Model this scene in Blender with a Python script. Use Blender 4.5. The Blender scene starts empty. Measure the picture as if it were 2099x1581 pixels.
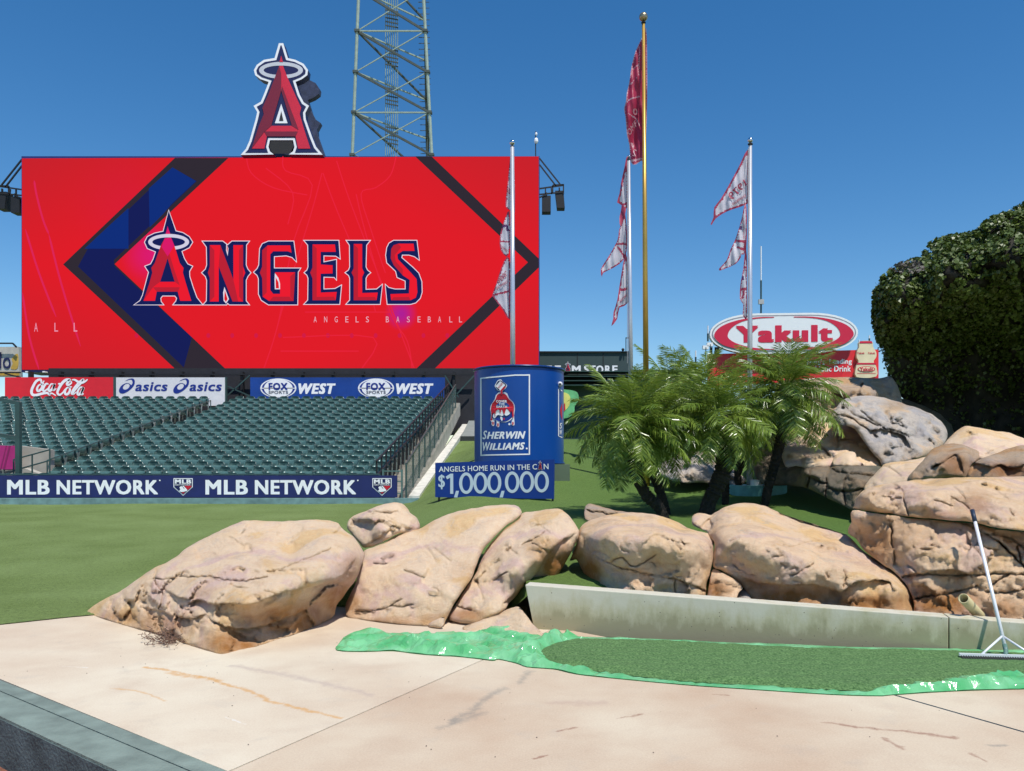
import bpy, math, random
import numpy as np
from mathutils import Vector, noise, Matrix
from mathutils.geometry import tessellate_polygon, delaunay_2d_cdt
random.seed(7); np.random.seed(7)
sc = bpy.context.scene
col = bpy.data.collections.new('scene'); sc.collection.children.link(col)

# ------------------------------------------------------------------ camera, sky, sun, exposure
F = 1650.0; CX = 1100.0; HY = 945.0; EYE = 1.7          # focal length in photo pixels, principal column, horizon row, eye height
cam_d = bpy.data.cameras.new('camera'); cam = bpy.data.objects.new('camera', cam_d); col.objects.link(cam)
cam.location = (0, 0, EYE); cam.rotation_euler = (math.radians(90), 0, 0)
cam_d.sensor_fit = 'HORIZONTAL'; cam_d.sensor_width = 36; cam_d.lens = 36 * F / 2099
cam_d.shift_x = (1049.5 - CX) / 2099; cam_d.shift_y = (HY - 790.5) / 2099
cam_d.clip_start = 0.05; cam_d.clip_end = 3000
sc.camera = cam
SUN = Vector((.24, -.38, .89)).normalized()
SUN_EL = math.asin(SUN.z); SUN_AZ = math.atan2(SUN.x, SUN.y)
w = bpy.data.worlds.new('World'); sc.world = w; w.use_nodes = True
nt = w.node_tree; nt.nodes.clear()
sky = nt.nodes.new('ShaderNodeTexSky'); sky.sky_type = 'NISHITA'; sky.sun_disc = False
sky.sun_elevation = SUN_EL; sky.sun_rotation = SUN_AZ
sky.altitude = 0; sky.air_density = 1.0; sky.dust_density = 0.0; sky.ozone_density = 3.0
bg = nt.nodes.new('ShaderNodeBackground'); bg.inputs['Strength'].default_value = .13
wo = nt.nodes.new('ShaderNodeOutputWorld')
hs = nt.nodes.new('ShaderNodeHueSaturation'); hs.inputs['Saturation'].default_value = 1.32
nt.links.new(sky.outputs[0], hs.inputs['Color']); nt.links.new(hs.outputs[0], bg.inputs[0]); nt.links.new(bg.outputs[0], wo.inputs[0])
sl = bpy.data.lights.new('sun', 'SUN'); sl.energy = 4.7; sl.angle = math.radians(.53); sl.color = (1, .955, .89)
so = bpy.data.objects.new('sun', sl); col.objects.link(so)
so.rotation_euler = (-SUN).to_track_quat('-Z', 'Y').to_euler(); so.location = (20, -20, 40)
sc.view_settings.view_transform = 'Standard'; sc.view_settings.look = 'None'
sc.view_settings.exposure = 0.0; sc.view_settings.gamma = 1; sc.view_settings.use_curve_mapping = False
sc.render.engine = 'CYCLES'; sc.cycles.max_bounces = 6; sc.cycles.transparent_max_bounces = 8

# ------------------------------------------------------------------ survey helpers (photo pixel + distance -> point)
def P(px, py, d): return ((px - CX) * d / F, d, EYE - (py - HY) * d / F)
def G(px, py, z=0.0):
    d = F * (EYE - z) / (py - HY); return P(px, py, d)
def Z(ox, oy, s, pts): return [(ox + x / s, oy + y / s) for x, y in pts]
def lerp(a, b, t): return a + (b - a) * t
def sstep(a, b, x):
    t = min(1, max(0, (x - a) / (b - a))); return t * t * (3 - 2 * t)

# ------------------------------------------------------------------ materials
MATS = {}
def nodes_of(name):
    m = bpy.data.materials.new(name); m.use_nodes = True
    n = m.node_tree; b = n.nodes['Principled BSDF']; return m, n, b
def M(name, c=(.5, .5, .5), rough=.6, metal=0, var=.12, scale=3.0, bump=0.0, bscale=40, c2=None, spec=.5, alpha=1.0):
    if name in MATS: return MATS[name]
    m, n, b = nodes_of(name); L = n.links
    tc = n.nodes.new('ShaderNodeTexCoord')
    no = n.nodes.new('ShaderNodeTexNoise'); no.inputs['Scale'].default_value = scale; no.inputs['Detail'].default_value = 6
    L.new(tc.outputs['Object'], no.inputs['Vector'])
    r = n.nodes.new('ShaderNodeValToRGB'); r.color_ramp.elements[0].position = .3; r.color_ramp.elements[1].position = .7
    lo = c2 if c2 else tuple(x * (1 - var) for x in c)
    hi = c if c2 else tuple(min(1, x * (1 + var)) for x in c)
    r.color_ramp.elements[0].color = (*lo, 1); r.color_ramp.elements[1].color = (*hi, 1)
    L.new(no.outputs[0], r.inputs[0]); L.new(r.outputs[0], b.inputs['Base Color'])
    b.inputs['Roughness'].default_value = rough; b.inputs['Metallic'].default_value = metal
    b.inputs['Specular IOR Level'].default_value = spec; b.inputs['Alpha'].default_value = alpha
    if bump:
        n2 = n.nodes.new('ShaderNodeTexNoise'); n2.inputs['Scale'].default_value = bscale; n2.inputs['Detail'].default_value = 8
        L.new(tc.outputs['Object'], n2.inputs['Vector'])
        bp = n.nodes.new('ShaderNodeBump'); bp.inputs['Strength'].default_value = bump; bp.inputs['Distance'].default_value = .02
        L.new(n2.outputs[0], bp.inputs['Height']); L.new(bp.outputs[0], b.inputs['Normal'])
    MATS[name] = m; return m
def S(v):  # sRGB 0..255 -> linear
    return tuple(((x / 255) / 12.92 if x / 255 <= .04045 else ((x / 255 + .055) / 1.055) ** 2.4) for x in v)
def E(name, rgb, st=1.0):
    if name in MATS: return MATS[name]
    m, n, b = nodes_of(name); n.nodes.remove(b)
    e = n.nodes.new('ShaderNodeEmission'); e.inputs[0].default_value = (*S(rgb), 1); e.inputs[1].default_value = st
    n.links.new(e.outputs[0], n.nodes['Material Output'].inputs[0]); MATS[name] = m; return m

# ------------------------------------------------------------------ objects
ORG = {}
def tag(o, label=None, cat=None, group=None, kind=None):
    if label: o['label'] = label
    if cat: o['category'] = cat
    if group: o['group'] = group
    if kind: o['kind'] = kind
    return o
def thing(name, label, cat, loc=(0, 0, 0), group=None):
    o = bpy.data.objects.new(name, None); col.objects.link(o); o.location = loc; o.empty_display_size = .2
    ORG[o.name] = Vector(loc); return tag(o, label, cat, group)
def mesh(name, V, Fc, mats, parent=None, smooth=False, mi=None, loc=None, kind=None):
    org = ORG.get(parent.name, Vector()) if parent else Vector(loc or (0, 0, 0))
    me = bpy.data.meshes.new(name)
    me.from_pydata([(v[0] - org.x, v[1] - org.y, v[2] - org.z) for v in V], [], Fc)
    for m in (mats if isinstance(mats, (list, tuple)) else [mats]): me.materials.append(m)
    if mi is not None: me.polygons.foreach_set('material_index', mi)
    if smooth: me.polygons.foreach_set('use_smooth', [True] * len(me.polygons))
    me.update()
    o = bpy.data.objects.new(name, me); col.objects.link(o)
    if parent: o.parent = parent
    else: o.location = org
    ORG[o.name] = org
    if kind: o['kind'] = kind
    return o
class MB:
    def __init__(s): s.v = []; s.f = []; s.m = []
    def add(s, V, Fc, m=0):
        b = len(s.v); s.v += [tuple(x) for x in V]; s.f += [tuple(b + i for i in f) for f in Fc]; s.m += [m] * len(Fc); return s
    def box(s, x0, x1, y0, y1, z0, z1, m=0):
        V = [(x, y, z) for z in (z0, z1) for y in (y0, y1) for x in (x0, x1)]
        return s.add(V, [(0, 2, 3, 1), (4, 5, 7, 6), (0, 1, 5, 4), (2, 6, 7, 3), (0, 4, 6, 2), (1, 3, 7, 5)], m)
    def hexa(s, b4, t4, m=0):   # bottom quad ccw seen from above, top quad
        return s.add(list(b4) + list(t4), [(3, 2, 1, 0), (4, 5, 6, 7), (0, 1, 5, 4), (1, 2, 6, 5), (2, 3, 7, 6), (3, 0, 4, 7)], m)
    def bar(s, a, b, w, h=None, m=0):
        h = h or w; a = Vector(a); b = Vector(b); d = (b - a).normalized()
        u = d.cross(Vector((0, 0, 1))); u = u.normalized() if u.length > 1e-3 else Vector((1, 0, 0)); v = u.cross(d)
        u *= w / 2; v *= h / 2
        q = [-u - v, u - v, u + v, -u + v]
        return s.add([a + x for x in q] + [b + x for x in q], [(0, 1, 2, 3), (7, 6, 5, 4), (0, 4, 5, 1), (1, 5, 6, 2), (2, 6, 7, 3), (3, 7, 4, 0)], m)
    def tube(s, pts, rad, n=8, m=0, caps=True):
        pts = [Vector(p) for p in pts]; rad = rad if isinstance(rad, (list, tuple)) else [rad] * len(pts)
        V = []; Fc = []; pu = None
        for i, p in enumerate(pts):
            d = (pts[min(i + 1, len(pts) - 1)] - pts[max(i - 1, 0)]).normalized()
            u = d.cross(Vector((0, 1, 0))) if pu is None else d.cross(pu.cross(d))
            if pu is not None: u = pu - d * pu.dot(d)
            if u.length < 1e-4: u = d.cross(Vector((1, 0, 0)))
            u.normalize(); pu = u; v = d.cross(u)
            for k in range(n):
                a = 2 * math.pi * k / n; V.append(p + (u * math.cos(a) + v * math.sin(a)) * rad[i])
        for i in range(len(pts) - 1):
            for k in range(n):
                k2 = (k + 1) % n; Fc.append((i * n + k, i * n + k2, (i + 1) * n + k2, (i + 1) * n + k))
        if caps: Fc.append(tuple(range(n))[::-1]); Fc.append(tuple((len(pts) - 1) * n + k for k in range(n)))
        return s.add(V, Fc, m)
    def sphere(s, c, r, n=12, m=0, sz=1):
        V = [(c[0], c[1], c[2] - r * sz)]; Fc = []; R = n // 2
        for i in range(1, R):
            t = -math.pi / 2 + math.pi * i / R
            for k in range(n):
                a = 2 * math.pi * k / n; V.append((c[0] + r * math.cos(t) * math.cos(a), c[1] + r * math.cos(t) * math.sin(a), c[2] + r * sz * math.sin(t)))
        V.append((c[0], c[1], c[2] + r * sz)); T = len(V) - 1
        for k in range(n):
            k2 = (k + 1) % n; Fc.append((0, 1 + k2, 1 + k)); Fc.append((T, 1 + (R - 2) * n + k, 1 + (R - 2) * n + k2))
            for i in range(R - 2): Fc.append((1 + i * n + k, 1 + i * n + k2, 1 + (i + 1) * n + k2, 1 + (i + 1) * n + k))
        return s.add(V, Fc, m)
    def build(s, name, mats, parent=None, smooth=False, kind=None, loc=None):
        return mesh(name, s.v, s.f, mats, parent, smooth, s.m, loc, kind)

# ------------------------------------------------------------------ flat print: shapes given in photo pixels, laid on a real surface
class Surf:
    def __init__(s, kind, **k): s.k = kind; s.__dict__.update(k)
    def __call__(s, px, py, eps=0.0):
        if s.k == 'plane':
            d = s.d - eps
            return P(px, py, s.d) if eps == 0 else tuple(a * (d / s.d) if i < 2 else EYE + (a - EYE) * (d / s.d) for i, a in enumerate(P(px, py, s.d)))
        if s.k == 'slant':      # vertical plane whose distance varies along x : d at px0 and px1
            t = (px - s.px0) / (s.px1 - s.px0); X0 = (s.px0 - CX) * s.d0 / F; X1 = (s.px1 - CX) * s.d1 / F
            rx = (px - CX) / F; kx = (X1 - X0); ky = (s.d1 - s.d0)
            # intersect ray x = rx*y with line
            d = (s.d0 * kx - X0 * ky) / (kx - rx * ky) - eps
            return P(px, py, d)
        if s.k == 'cyl':
            rx = (px - CX) / F; A = rx * rx + 1; B = -2 * (rx * s.cx + s.cy); C = s.cx ** 2 + s.cy ** 2 - (s.r + eps) ** 2
            D = max(0, B * B - 4 * A * C); d = (-B - math.sqrt(D)) / (2 * A); return P(px, py, d)
def area(p): return sum(p[i - 1][0] * p[i][1] - p[i][0] * p[i - 1][1] for i in range(len(p))) / 2
def offset(p, d, lim=2.2):     # positive grows
    if area(p) < 0: p = p[::-1]
    n = len(p); out = []
    for i in range(n):
        a, b, c = Vector(p[i - 1]), Vector(p[i]), Vector(p[(i + 1) % n])
        e1 = (b - a).normalized(); e2 = (c - b).normalized()
        n1 = Vector((e1.y, -e1.x)); n2 = Vector((e2.y, -e2.x)); m = n1 + n2
        if m.length < .15: m = n1
        m.normalize(); k = d / max(1 / lim, m.dot(n1)); out.append((b.x + m.x * k, b.y + m.y * k))
    return out
def ell(cx, cy, rx, ry, n=40, a0=0, a1=360, rot=0):
    r = math.radians(rot); o = []
    for i in range(n):
        a = math.radians(a0 + (a1 - a0) * i / (n if a1 - a0 == 360 else n - 1)); x, y = rx * math.cos(a), ry * math.sin(a)
        o.append((cx + x * math.cos(r) - y * math.sin(r), cy + x * math.sin(r) + y * math.cos(r)))
    return o
def smooth_poly(p, k=4, closed=True):
    o = []; n = len(p)
    for i in range(n if closed else n - 1):
        g = lambda j: Vector(p[j % n]) if closed else Vector(p[max(0, min(n - 1, j))])
        a, b, c, d = g(i - 1), g(i), g(i + 1), g(i + 2)
        for j in range(k):
            t = j / k; o.append(tuple(.5 * ((2 * b) + (c - a) * t + (2 * a - 5 * b + 4 * c - d) * t * t + (3 * b - a - 3 * c + d) * t ** 3)))
    if not closed: o.append(tuple(p[-1]))
    return o
_txt = {}
def text_geo(s, bold=0.0, shear=0.0, spacing=1.0):
    k = (s, bold, shear, spacing)
    if k in _txt: return _txt[k]
    c = bpy.data.curves.new('t', 'FONT'); c.body = s; c.offset = bold; c.shear = shear; c.space_character = spacing; c.resolution_u = 3; c.size = 1
    c.offset = 0; o = bpy.data.objects.new('t', c); col.objects.link(o); dg = bpy.context.evaluated_depsgraph_get()
    me = o.evaluated_get(dg).to_mesh(); V0 = [(v.co.x, v.co.y) for v in me.vertices]; F0 = [tuple(p.vertices) for p in me.polygons]
    o.evaluated_get(dg).to_mesh_clear(); bpy.data.objects.remove(o); bpy.data.curves.remove(c)
    V = []; Fc = []; w_ = bold * .8; L = 0
    sh = [(0, 0)] if bold == 0 else [(dx * w_, dy * w_ * .6) for dx in (-1, -.33, .33, 1) for dy in (-1, 1)]
    for dx, dy in sh:        # a bold cut: thin leaves of the same letter laid over each other
        b = len(V); V += [(x + dx, y + dy, L * .04) for x, y in V0]; Fc += [tuple(b + i for i in f) for f in F0]; L += 1
    x0 = min(v[0] for v in V); x1 = max(v[0] for v in V); y0 = min(v[1] for v in V); y1 = max(v[1] for v in V)
    _txt[k] = ([((x - x0) / (x1 - x0), (y - y0) / (y1 - y0), l) for x, y, l in V], Fc); return _txt[k]
class Print:
    def __init__(s, surf, eps=.006): s.surf = surf; s.eps = eps; s.v = []; s.f = []; s.m = []; s.mats = []
    def mi(s, m):
        if m not in s.mats: s.mats.append(m)
        return s.mats.index(m)
    def raw(s, V, Fc, m, layer=0):
        b = len(s.v); s.v += [s.surf(q[0], q[1], s.eps * (1 + layer + (q[2] if len(q) > 2 else 0))) for q in V]; s.f += [tuple(b + i for i in f) for f in Fc]; s.m += [s.mi(m)] * len(Fc); return s
    def poly(s, pts, m, layer=0, holes=()):
        rings = [list(pts)] + [list(h) for h in holes]; flat = [p for r in rings for p in r]
        tris = tessellate_polygon([[Vector((x, y, 0)) for x, y in r] for r in rings])
        o = []
        for t in tris:
            a, b, c = (flat[i] for i in t)
            o.append(tuple(t) if (b[0] - a[0]) * (c[1] - a[1]) - (c[0] - a[0]) * (b[1] - a[1]) < 0 else tuple(t)[::-1])
        return s.raw(flat, o, m, layer)
    def ring(s, pts, wdt, m, layer=0):
        q = offset(pts, -wdt); p = pts if area(pts) > 0 else pts[::-1]; n = len(p)
        return s.raw(list(p) + q, [(i, n + i, n + (i + 1) % n, (i + 1) % n) for i in range(n)], m, layer)
    def stroke(s, pts, wd, m, layer=0):
        n = len(pts); wd = wd if isinstance(wd, (list, tuple)) else [wd] * n; L = []; R = []
        for i in range(n):
            a = Vector(pts[max(0, i - 1)]); b = Vector(pts[min(n - 1, i + 1)]); d = (b - a).normalized(); q = Vector((-d.y, d.x)) * wd[i] / 2; c = Vector(pts[i])
            L.append(tuple(c + q)); R.append(tuple(c - q))
        return s.raw(L + R, [(i, i + 1, n + i + 1, n + i) for i in range(n - 1)], m, layer)
    def text(s, st, x0, y0, x1, y1, m, layer=0, bold=0.0, shear=0.0, spacing=1.0, quad=None, mirror=False):
        V, Fc = text_geo(st, bold, shear, spacing * (1 + 2.2 * bold)); o = []
        for u, v, l_ in V:
            if mirror: u = 1 - u
            if quad:      # tl, tr, br, bl
                t = (lerp(quad[0][0], quad[1][0], u), lerp(quad[0][1], quad[1][1], u)); b = (lerp(quad[3][0], quad[2][0], u), lerp(quad[3][1], quad[2][1], u))
                o.append((lerp(b[0], t[0], v), lerp(b[1], t[1], v), l_))
            else: o.append((lerp(x0, x1, u), lerp(y1, y0, v), l_))
        return s.raw(o, Fc, m, layer)
    def build(s, name, parent): return mesh(name, s.v, s.f, s.mats, parent, False, s.m)
def slab(name, pts, surf, thick, mat, parent, edge_mat=None):    # an outline with real thickness behind its face
    n = len(pts); pts = list(pts) if area(pts) > 0 else list(pts)[::-1]
    Vf = [Vector(surf(x, y, 0)) for x, y in pts]; nb = Vector((0, thick, 0))
    if surf.k == 'slant':
        X0 = (surf.px0 - CX) * surf.d0 / F; X1 = (surf.px1 - CX) * surf.d1 / F; nb = Vector((-(surf.d1 - surf.d0), X1 - X0, 0)).normalized() * thick
    tris = tessellate_polygon([[Vector((x, y, 0)) for x, y in pts]]); Fc = []
    for t in tris:
        a, b, c = (pts[i] for i in t)
        if (b[0] - a[0]) * (c[1] - a[1]) - (c[0] - a[0]) * (b[1] - a[1]) > 0: t = t[::-1]
        Fc.append(tuple(t)); Fc.append(tuple(n + i for i in t[::-1]))
    nf = len(Fc); Fc += [(i, (i + 1) % n, n + (i + 1) % n, n + i) for i in range(n)]
    return mesh(name, [*Vf, *[v + nb for v in Vf]], Fc, [mat, edge_mat or mat], parent, False, [0] * nf + [1] * n)
# ================================================================== SETTING
PA = [(-99, 0), (8.3, 0), (23.3, .46), (36.6, 2.7), (47.8, 4.6), (60, 4.6), (999, 4.6)]
PB = [(-99, .4), (8.6, .4), (10.7, .5), (15.7, .72), (17.5, .85), (20, 1.28), (24, 1.85), (28, 2.45), (34, 2.6), (60, 2.6), (999, 2.6)]
def prof(t, y):
    for (a, za), (b, zb) in zip(t, t[1:]):
        if y <= b: return lerp(za, zb, (y - a) / (b - a))
    return t[-1][1]
def wall_top(x): return .44 - .04 * max(0, min(x, 7)) * 1.026
def wall_back(x): return 8.33 - .2284 * max(x, 0)
def ground(x, y):
    t = sstep(-3.9, -1.2, x); z = lerp(prof(PA, y), prof(PB, y), t)
    if x > 2.5: z += .05 * (x - 2.5) * sstep(8, 12, y)
    if x < -3.9 and y > 23.3: z = min(z, .46 + (0 if x < -3.95 else 9))
    if x > -.3: z = min(z, wall_top(x) - .05 - .22 * sstep(.55, .9, x) + (.16 + .25 * sstep(.55, .9, x)) * max(0, y - wall_back(x)))
    z += .02 * noise.noise(Vector((x * .5, y * .5, 0)))
    return z
def GT(px, py):          # where the sight line meets the turf
    d = 8.6
    while d < 60:
        p = P(px, py, d)
        if p[2] <= ground(p[0], p[1]): return p
        d += .05
    return P(px, py, 60)
def wall_d(px):           # front face of the low retaining wall
    a, b = (0.0, 8.13), (3.94, 7.23); rx = (px - CX) / F
    return (a[1] * (b[0] - a[0]) - a[0] * (b[1] - a[1])) / ((b[0] - a[0]) - rx * (b[1] - a[1]))

def turf_mat():
    m, n, b = nodes_of('turf'); L = n.links
    tc = n.nodes.new('ShaderNodeTexCoord')
    a = n.nodes.new('ShaderNodeTexNoise'); a.inputs['Scale'].default_value = .8; a.inputs['Detail'].default_value = 7
    c = n.nodes.new('ShaderNodeTexNoise'); c.inputs['Scale'].default_value = 26; c.inputs['Detail'].default_value = 5; c.inputs['Roughness'].default_value = .8
    d = n.nodes.new('ShaderNodeTexNoise'); d.inputs['Scale'].default_value = 140; d.inputs['Detail'].default_value = 3
    for q in (a, c, d): L.new(tc.outputs['Object'], q.inputs['Vector'])
    r = n.nodes.new('ShaderNodeValToRGB'); r.color_ramp.elements[0].position = .35; r.color_ramp.elements[1].position = .68
    r.color_ramp.elements[0].color = (.135, .19, .055, 1); r.color_ramp.elements[1].color = (.175, .24, .08, 1)
    L.new(a.outputs[0], r.inputs[0])
    sx = n.nodes.new('ShaderNodeSeparateXYZ'); L.new(tc.outputs['Object'], sx.inputs[0]); mr = n.nodes.new('ShaderNodeMapRange'); L.new(sx.outputs['X'], mr.inputs[0]); mr.inputs[1].default_value = -4; mr.inputs[2].default_value = 2
    fr_ = n.nodes.new('ShaderNodeMixRGB'); L.new(mr.outputs[0], fr_.inputs[0]); L.new(r.outputs[0], fr_.inputs[1]); fr_.inputs[2].default_value = (.092, .16, .036, 1)
    mx = n.nodes.new('ShaderNodeMixRGB'); mx.blend_type = 'OVERLAY'; mx.inputs[0].default_value = .9
    ad = n.nodes.new('ShaderNodeMath'); ad.operation = 'MULTIPLY_ADD'; ad.inputs[1].default_value = .6; 
    L.new(d.outputs[0], ad.inputs[0])
    h = n.nodes.new('ShaderNodeMath'); h.operation = 'MULTIPLY'; h.inputs[1].default_value = .5; L.new(c.outputs[0], h.inputs[0]); L.new(h.outputs[0], ad.inputs[2])
    st_ = n.nodes.new('ShaderNodeMapRange'); st_.inputs[1].default_value = .38; st_.inputs[2].default_value = .72; st_.inputs[3].default_value = .2; st_.inputs[4].default_value = .86; L.new(ad.outputs[0], st_.inputs[0])
    L.new(fr_.outputs[0], mx.inputs[1]); L.new(st_.outputs[0], mx.inputs[2]); L.new(mx.outputs[0], b.inputs['Base Color'])
    bp = n.nodes.new('ShaderNodeBump'); bp.inputs['Strength'].default_value = .8; bp.inputs['Distance'].default_value = .03
    L.new(ad.outputs[0], bp.inputs['Height']); L.new(bp.outputs[0], b.inputs['Normal'])
    b.inputs['Roughness'].default_value = .9; b.inputs['Specular IOR Level'].default_value = .15
    return m
TURF = turf_mat()
def axis(bps):
    o = []
    for a, b, s in bps:
        x = a
        while x < b - 1e-6: o.append(x); x += s
    o.append(bps[-1][1]); return o
def edge_y(x):            # where the concrete apron meets the turf
    e = [(-60, 47.8), (-6.25, 7.81), (-5.55, 8.33), (-4.93, 8.85), (-4.2, 9.1), (-2.5, 9.35), (-.35, 9.3), (-.15, 8.36), (0, 8.31), (3.94, 7.41), (7, 6.71), (60, 6.7)]
    for (a, ya), (b, yb) in zip(e, e[1:]):
        if x <= b: return lerp(ya, yb, (x - a) / (b - a))
    return 7
xs = axis([(-60, -12, 4), (-12, 12, .3), (12, 60, 4)]); ts = axis([(0, 3, .1), (3, 30, .3), (30, 80, 2.5)])
V = []; nx = len(xs)
for t in ts:
    for x in xs:
        y = edge_y(x) + t; V.append((x, y, ground(x, y) + .004 if t > .05 or x > -.2 else 0.01))
Fc = [(j * nx + i, j * nx + i + 1, (j + 1) * nx + i + 1, (j + 1) * nx + i) for j in range(len(ts) - 1) for i in range(nx - 1)]
mesh('turf', V, Fc, TURF, None, True, kind='structure')
far = mesh('ground', [(-1500, -300, -.6), (1500, -300, -.6), (1500, 2500, -.6), (-1500, 2500, -.6)], [(0, 1, 2, 3)], M('far_ground', (.2, .19, .16)), kind='structure')

# ---- concrete apron slabs with stains
def concrete_mat(name, stains, b0=(.56, .44, .315), b1=(.67, .585, .44)):
    m, n, b = nodes_of(name); L = n.links; N = n.nodes.new
    tc = N('ShaderNodeTexCoord')
    def nz(s, det=6, rough=.55, dist=0.0):
        q = N('ShaderNodeTexNoise'); q.inputs['Scale'].default_value = s; q.inputs['Detail'].default_value = det; q.inputs['Roughness'].default_value = rough; q.inputs['Distortion'].default_value = dist
        L.new(tc.outputs['Object'], q.inputs['Vector']); return q
    def ramp(src, p0, c0, p1, c1):
        r = N('ShaderNodeValToRGB'); r.color_ramp.elements[0].position = p0; r.color_ramp.elements[1].position = p1
        r.color_ramp.elements[0].color = (*c0, 1); r.color_ramp.elements[1].color = (*c1, 1); L.new(src, r.inputs[0]); return r.outputs[0]
    def mix(f, a, b2, bt='MIX'):
        x = N('ShaderNodeMixRGB'); x.blend_type = bt
        for s_, v in ((0, f), (1, a), (2, b2)):
            if isinstance(v, (int, float)): x.inputs[s_].default_value = v
            elif isinstance(v, tuple): x.inputs[s_].default_value = (*v, 1)
            else: L.new(v, x.inputs[s_])
        return x.outputs[0]
    base = ramp(nz(.55, 5).outputs[0], .36, b0, .62, b1)
    base = mix(ramp(nz(1.7, 7, .6, .2).outputs[0], .5, (0, 0, 0), .8, (.45,) * 3), base, (.44, .31, .215))
    base = mix(ramp(nz(3.1, 6, .6, .4).outputs[0], .58, (0, 0, 0), .85, (.4,) * 3), base, (.40, .37, .32))
    base = mix(.5, base, ramp(nz(75, 8, .85).outputs[0], .34, (.36,) * 3, .66, (.64,) * 3), 'OVERLAY')
    base = mix(ramp(nz(190, 2).outputs[0], .66, (0, 0, 0), .72, (.55,) * 3), base, (.30, .24, .18))
    wv = nz(3.2, 9, .72); wsub = N('ShaderNodeVectorMath'); wsub.operation = 'MULTIPLY_ADD'; wsub.inputs[1].default_value = (.17,) * 3
    L.new(wv.outputs['Color'], wsub.inputs[0]); L.new(tc.outputs['Object'], wsub.inputs[2])
    brk = nz(16, 5, .65)
    for pts, wd, cc, st in stains:
        res = None
        for a, b2 in zip(pts, pts[1:]):
            A = Vector((a[0] + .085, a[1] + .085, .085)); B = Vector((b2[0] + .085, b2[1] + .085, .085)); D = B - A
            s1 = N('ShaderNodeVectorMath'); s1.operation = 'SUBTRACT'; L.new(wsub.outputs[0], s1.inputs[0]); s1.inputs[1].default_value = A
            s0 = N('ShaderNodeVectorMath'); s0.operation = 'MULTIPLY'; L.new(s1.outputs[0], s0.inputs[0]); s0.inputs[1].default_value = (1, 1, 0)
            dt = N('ShaderNodeVectorMath'); dt.operation = 'DOT_PRODUCT'; L.new(s0.outputs[0], dt.inputs[0]); dt.inputs[1].default_value = Vector((D.x, D.y, 0)) / D.xy.length_squared
            cl = N('ShaderNodeClamp'); L.new(dt.outputs['Value'], cl.inputs[0])
            sc2 = N('ShaderNodeVectorMath'); sc2.operation = 'SCALE'; sc2.inputs[0].default_value = (D.x, D.y, 0); L.new(cl.outputs[0], sc2.inputs['Scale'])
            df = N('ShaderNodeVectorMath'); df.operation = 'DISTANCE'; L.new(s0.outputs[0], df.inputs[0]); L.new(sc2.outputs[0], df.inputs[1])
            o = df.outputs['Value']
            if res is None: res = o
            else:
                mn = N('ShaderNodeMath'); mn.operation = 'MINIMUM'; L.new(res, mn.inputs[0]); L.new(o, mn.inputs[1]); res = mn.outputs[0]
        bk = N('ShaderNodeMath'); bk.operation = 'MULTIPLY_ADD'; L.new(brk.outputs[0], bk.inputs[0]); bk.inputs[1].default_value = wd * 2.2; L.new(res, bk.inputs[2])
        mr = N('ShaderNodeMapRange'); L.new(bk.outputs[0], mr.inputs['Value']); mr.inputs['From Min'].default_value = wd * 1.9; mr.inputs['From Max'].default_value = wd * 1.1
        mr.inputs['To Min'].default_value = 0; mr.inputs['To Max'].default_value = st
        base = mix(mr.outputs[0], base, cc)
    L.new(base, b.inputs['Base Color']); b.inputs['Roughness'].default_value = .8; b.inputs['Specular IOR Level'].default_value = .3
    bp = N('ShaderNodeBump'); bp.inputs['Strength'].default_value = .35; bp.inputs['Distance'].default_value = .006
    L.new(nz(70, 8, .7).outputs[0], bp.inputs['Height']); L.new(bp.outputs[0], b.inputs['Normal'])
    return m
def gp(*pts): return [G(x, y)[:2] for x, y in pts]
OR = (.58, .33, .13); RD = (.22, .075, .045); GY = (.16, .17, .16); WH = (.7, .66, .58); MV = (.40, .27, .22)
STAINS_A = [(gp((300, 1367), (400, 1385), (490, 1410), (560, 1440), (640, 1458), (700, 1472)), .035, OR, .85), (gp((345, 1380), (450, 1396)), .06, OR, .7),
            (gp((232, 1410), (290, 1418), (340, 1437)), .022, OR, .6), (gp((130, 1365), (180, 1368)), .012, WH, .8), (gp((466, 1470), (500, 1484)), .012, WH, .9),
            (gp((480, 1365), (620, 1390), (760, 1425)), .07, (.42, .33, .28), .5)]
STAINS_B = [(gp((1030, 1410), (1000, 1432), (960, 1462), (925, 1480)), .06, GY, .42), (gp((900, 1492), (985, 1462)), .07, GY, .35), (gp((1090, 1375), (1060, 1400)), .05, GY, .4),
            (gp((1690, 1480), (1760, 1492), (1870, 1500), (1960, 1515)), .04, RD, .6), (gp((1810, 1515), (1850, 1535)), .03, RD, .55), (gp((1265, 1470), (1320, 1464)), .02, RD, .6), (gp((1145, 1500), (1185, 1492)), .02, RD, .6),
            (gp((1090, 1556), (1120, 1550)), .02, RD, .75), (gp((1460, 1424), (1490, 1426)), .015, RD, .6), (gp((1990, 1545), (2020, 1560)), .02, RD, .5),
            (gp((1140, 1440), (1230, 1440)), .11, MV, .35), (gp((2030, 1530), (2060, 1528)), .03, GY, .5)]
CA = concrete_mat('concrete_stained_orange', STAINS_A); CB = concrete_mat('concrete_stained_rust', STAINS_B, (.50, .36, .245), (.62, .52, .38))
apron = thing('concrete_apron', None, None); apron['kind'] = 'structure'
del_keys = [k for k in ('label', 'category') if k in apron]
def lineX(a, b, t): return (lerp(a[0], b[0], t), lerp(a[1], b[1], t))
J1a = G(470, 1581)[:2]; J1b = G(985, 1355)[:2]; J2a = G(1830, 1425)[:2]; J2b = G(2099, 1502)[:2]
KB0 = G(0, 1393)[:2]; KB1 = G(470, 1581)[:2]          # rear edge of the kerb
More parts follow.
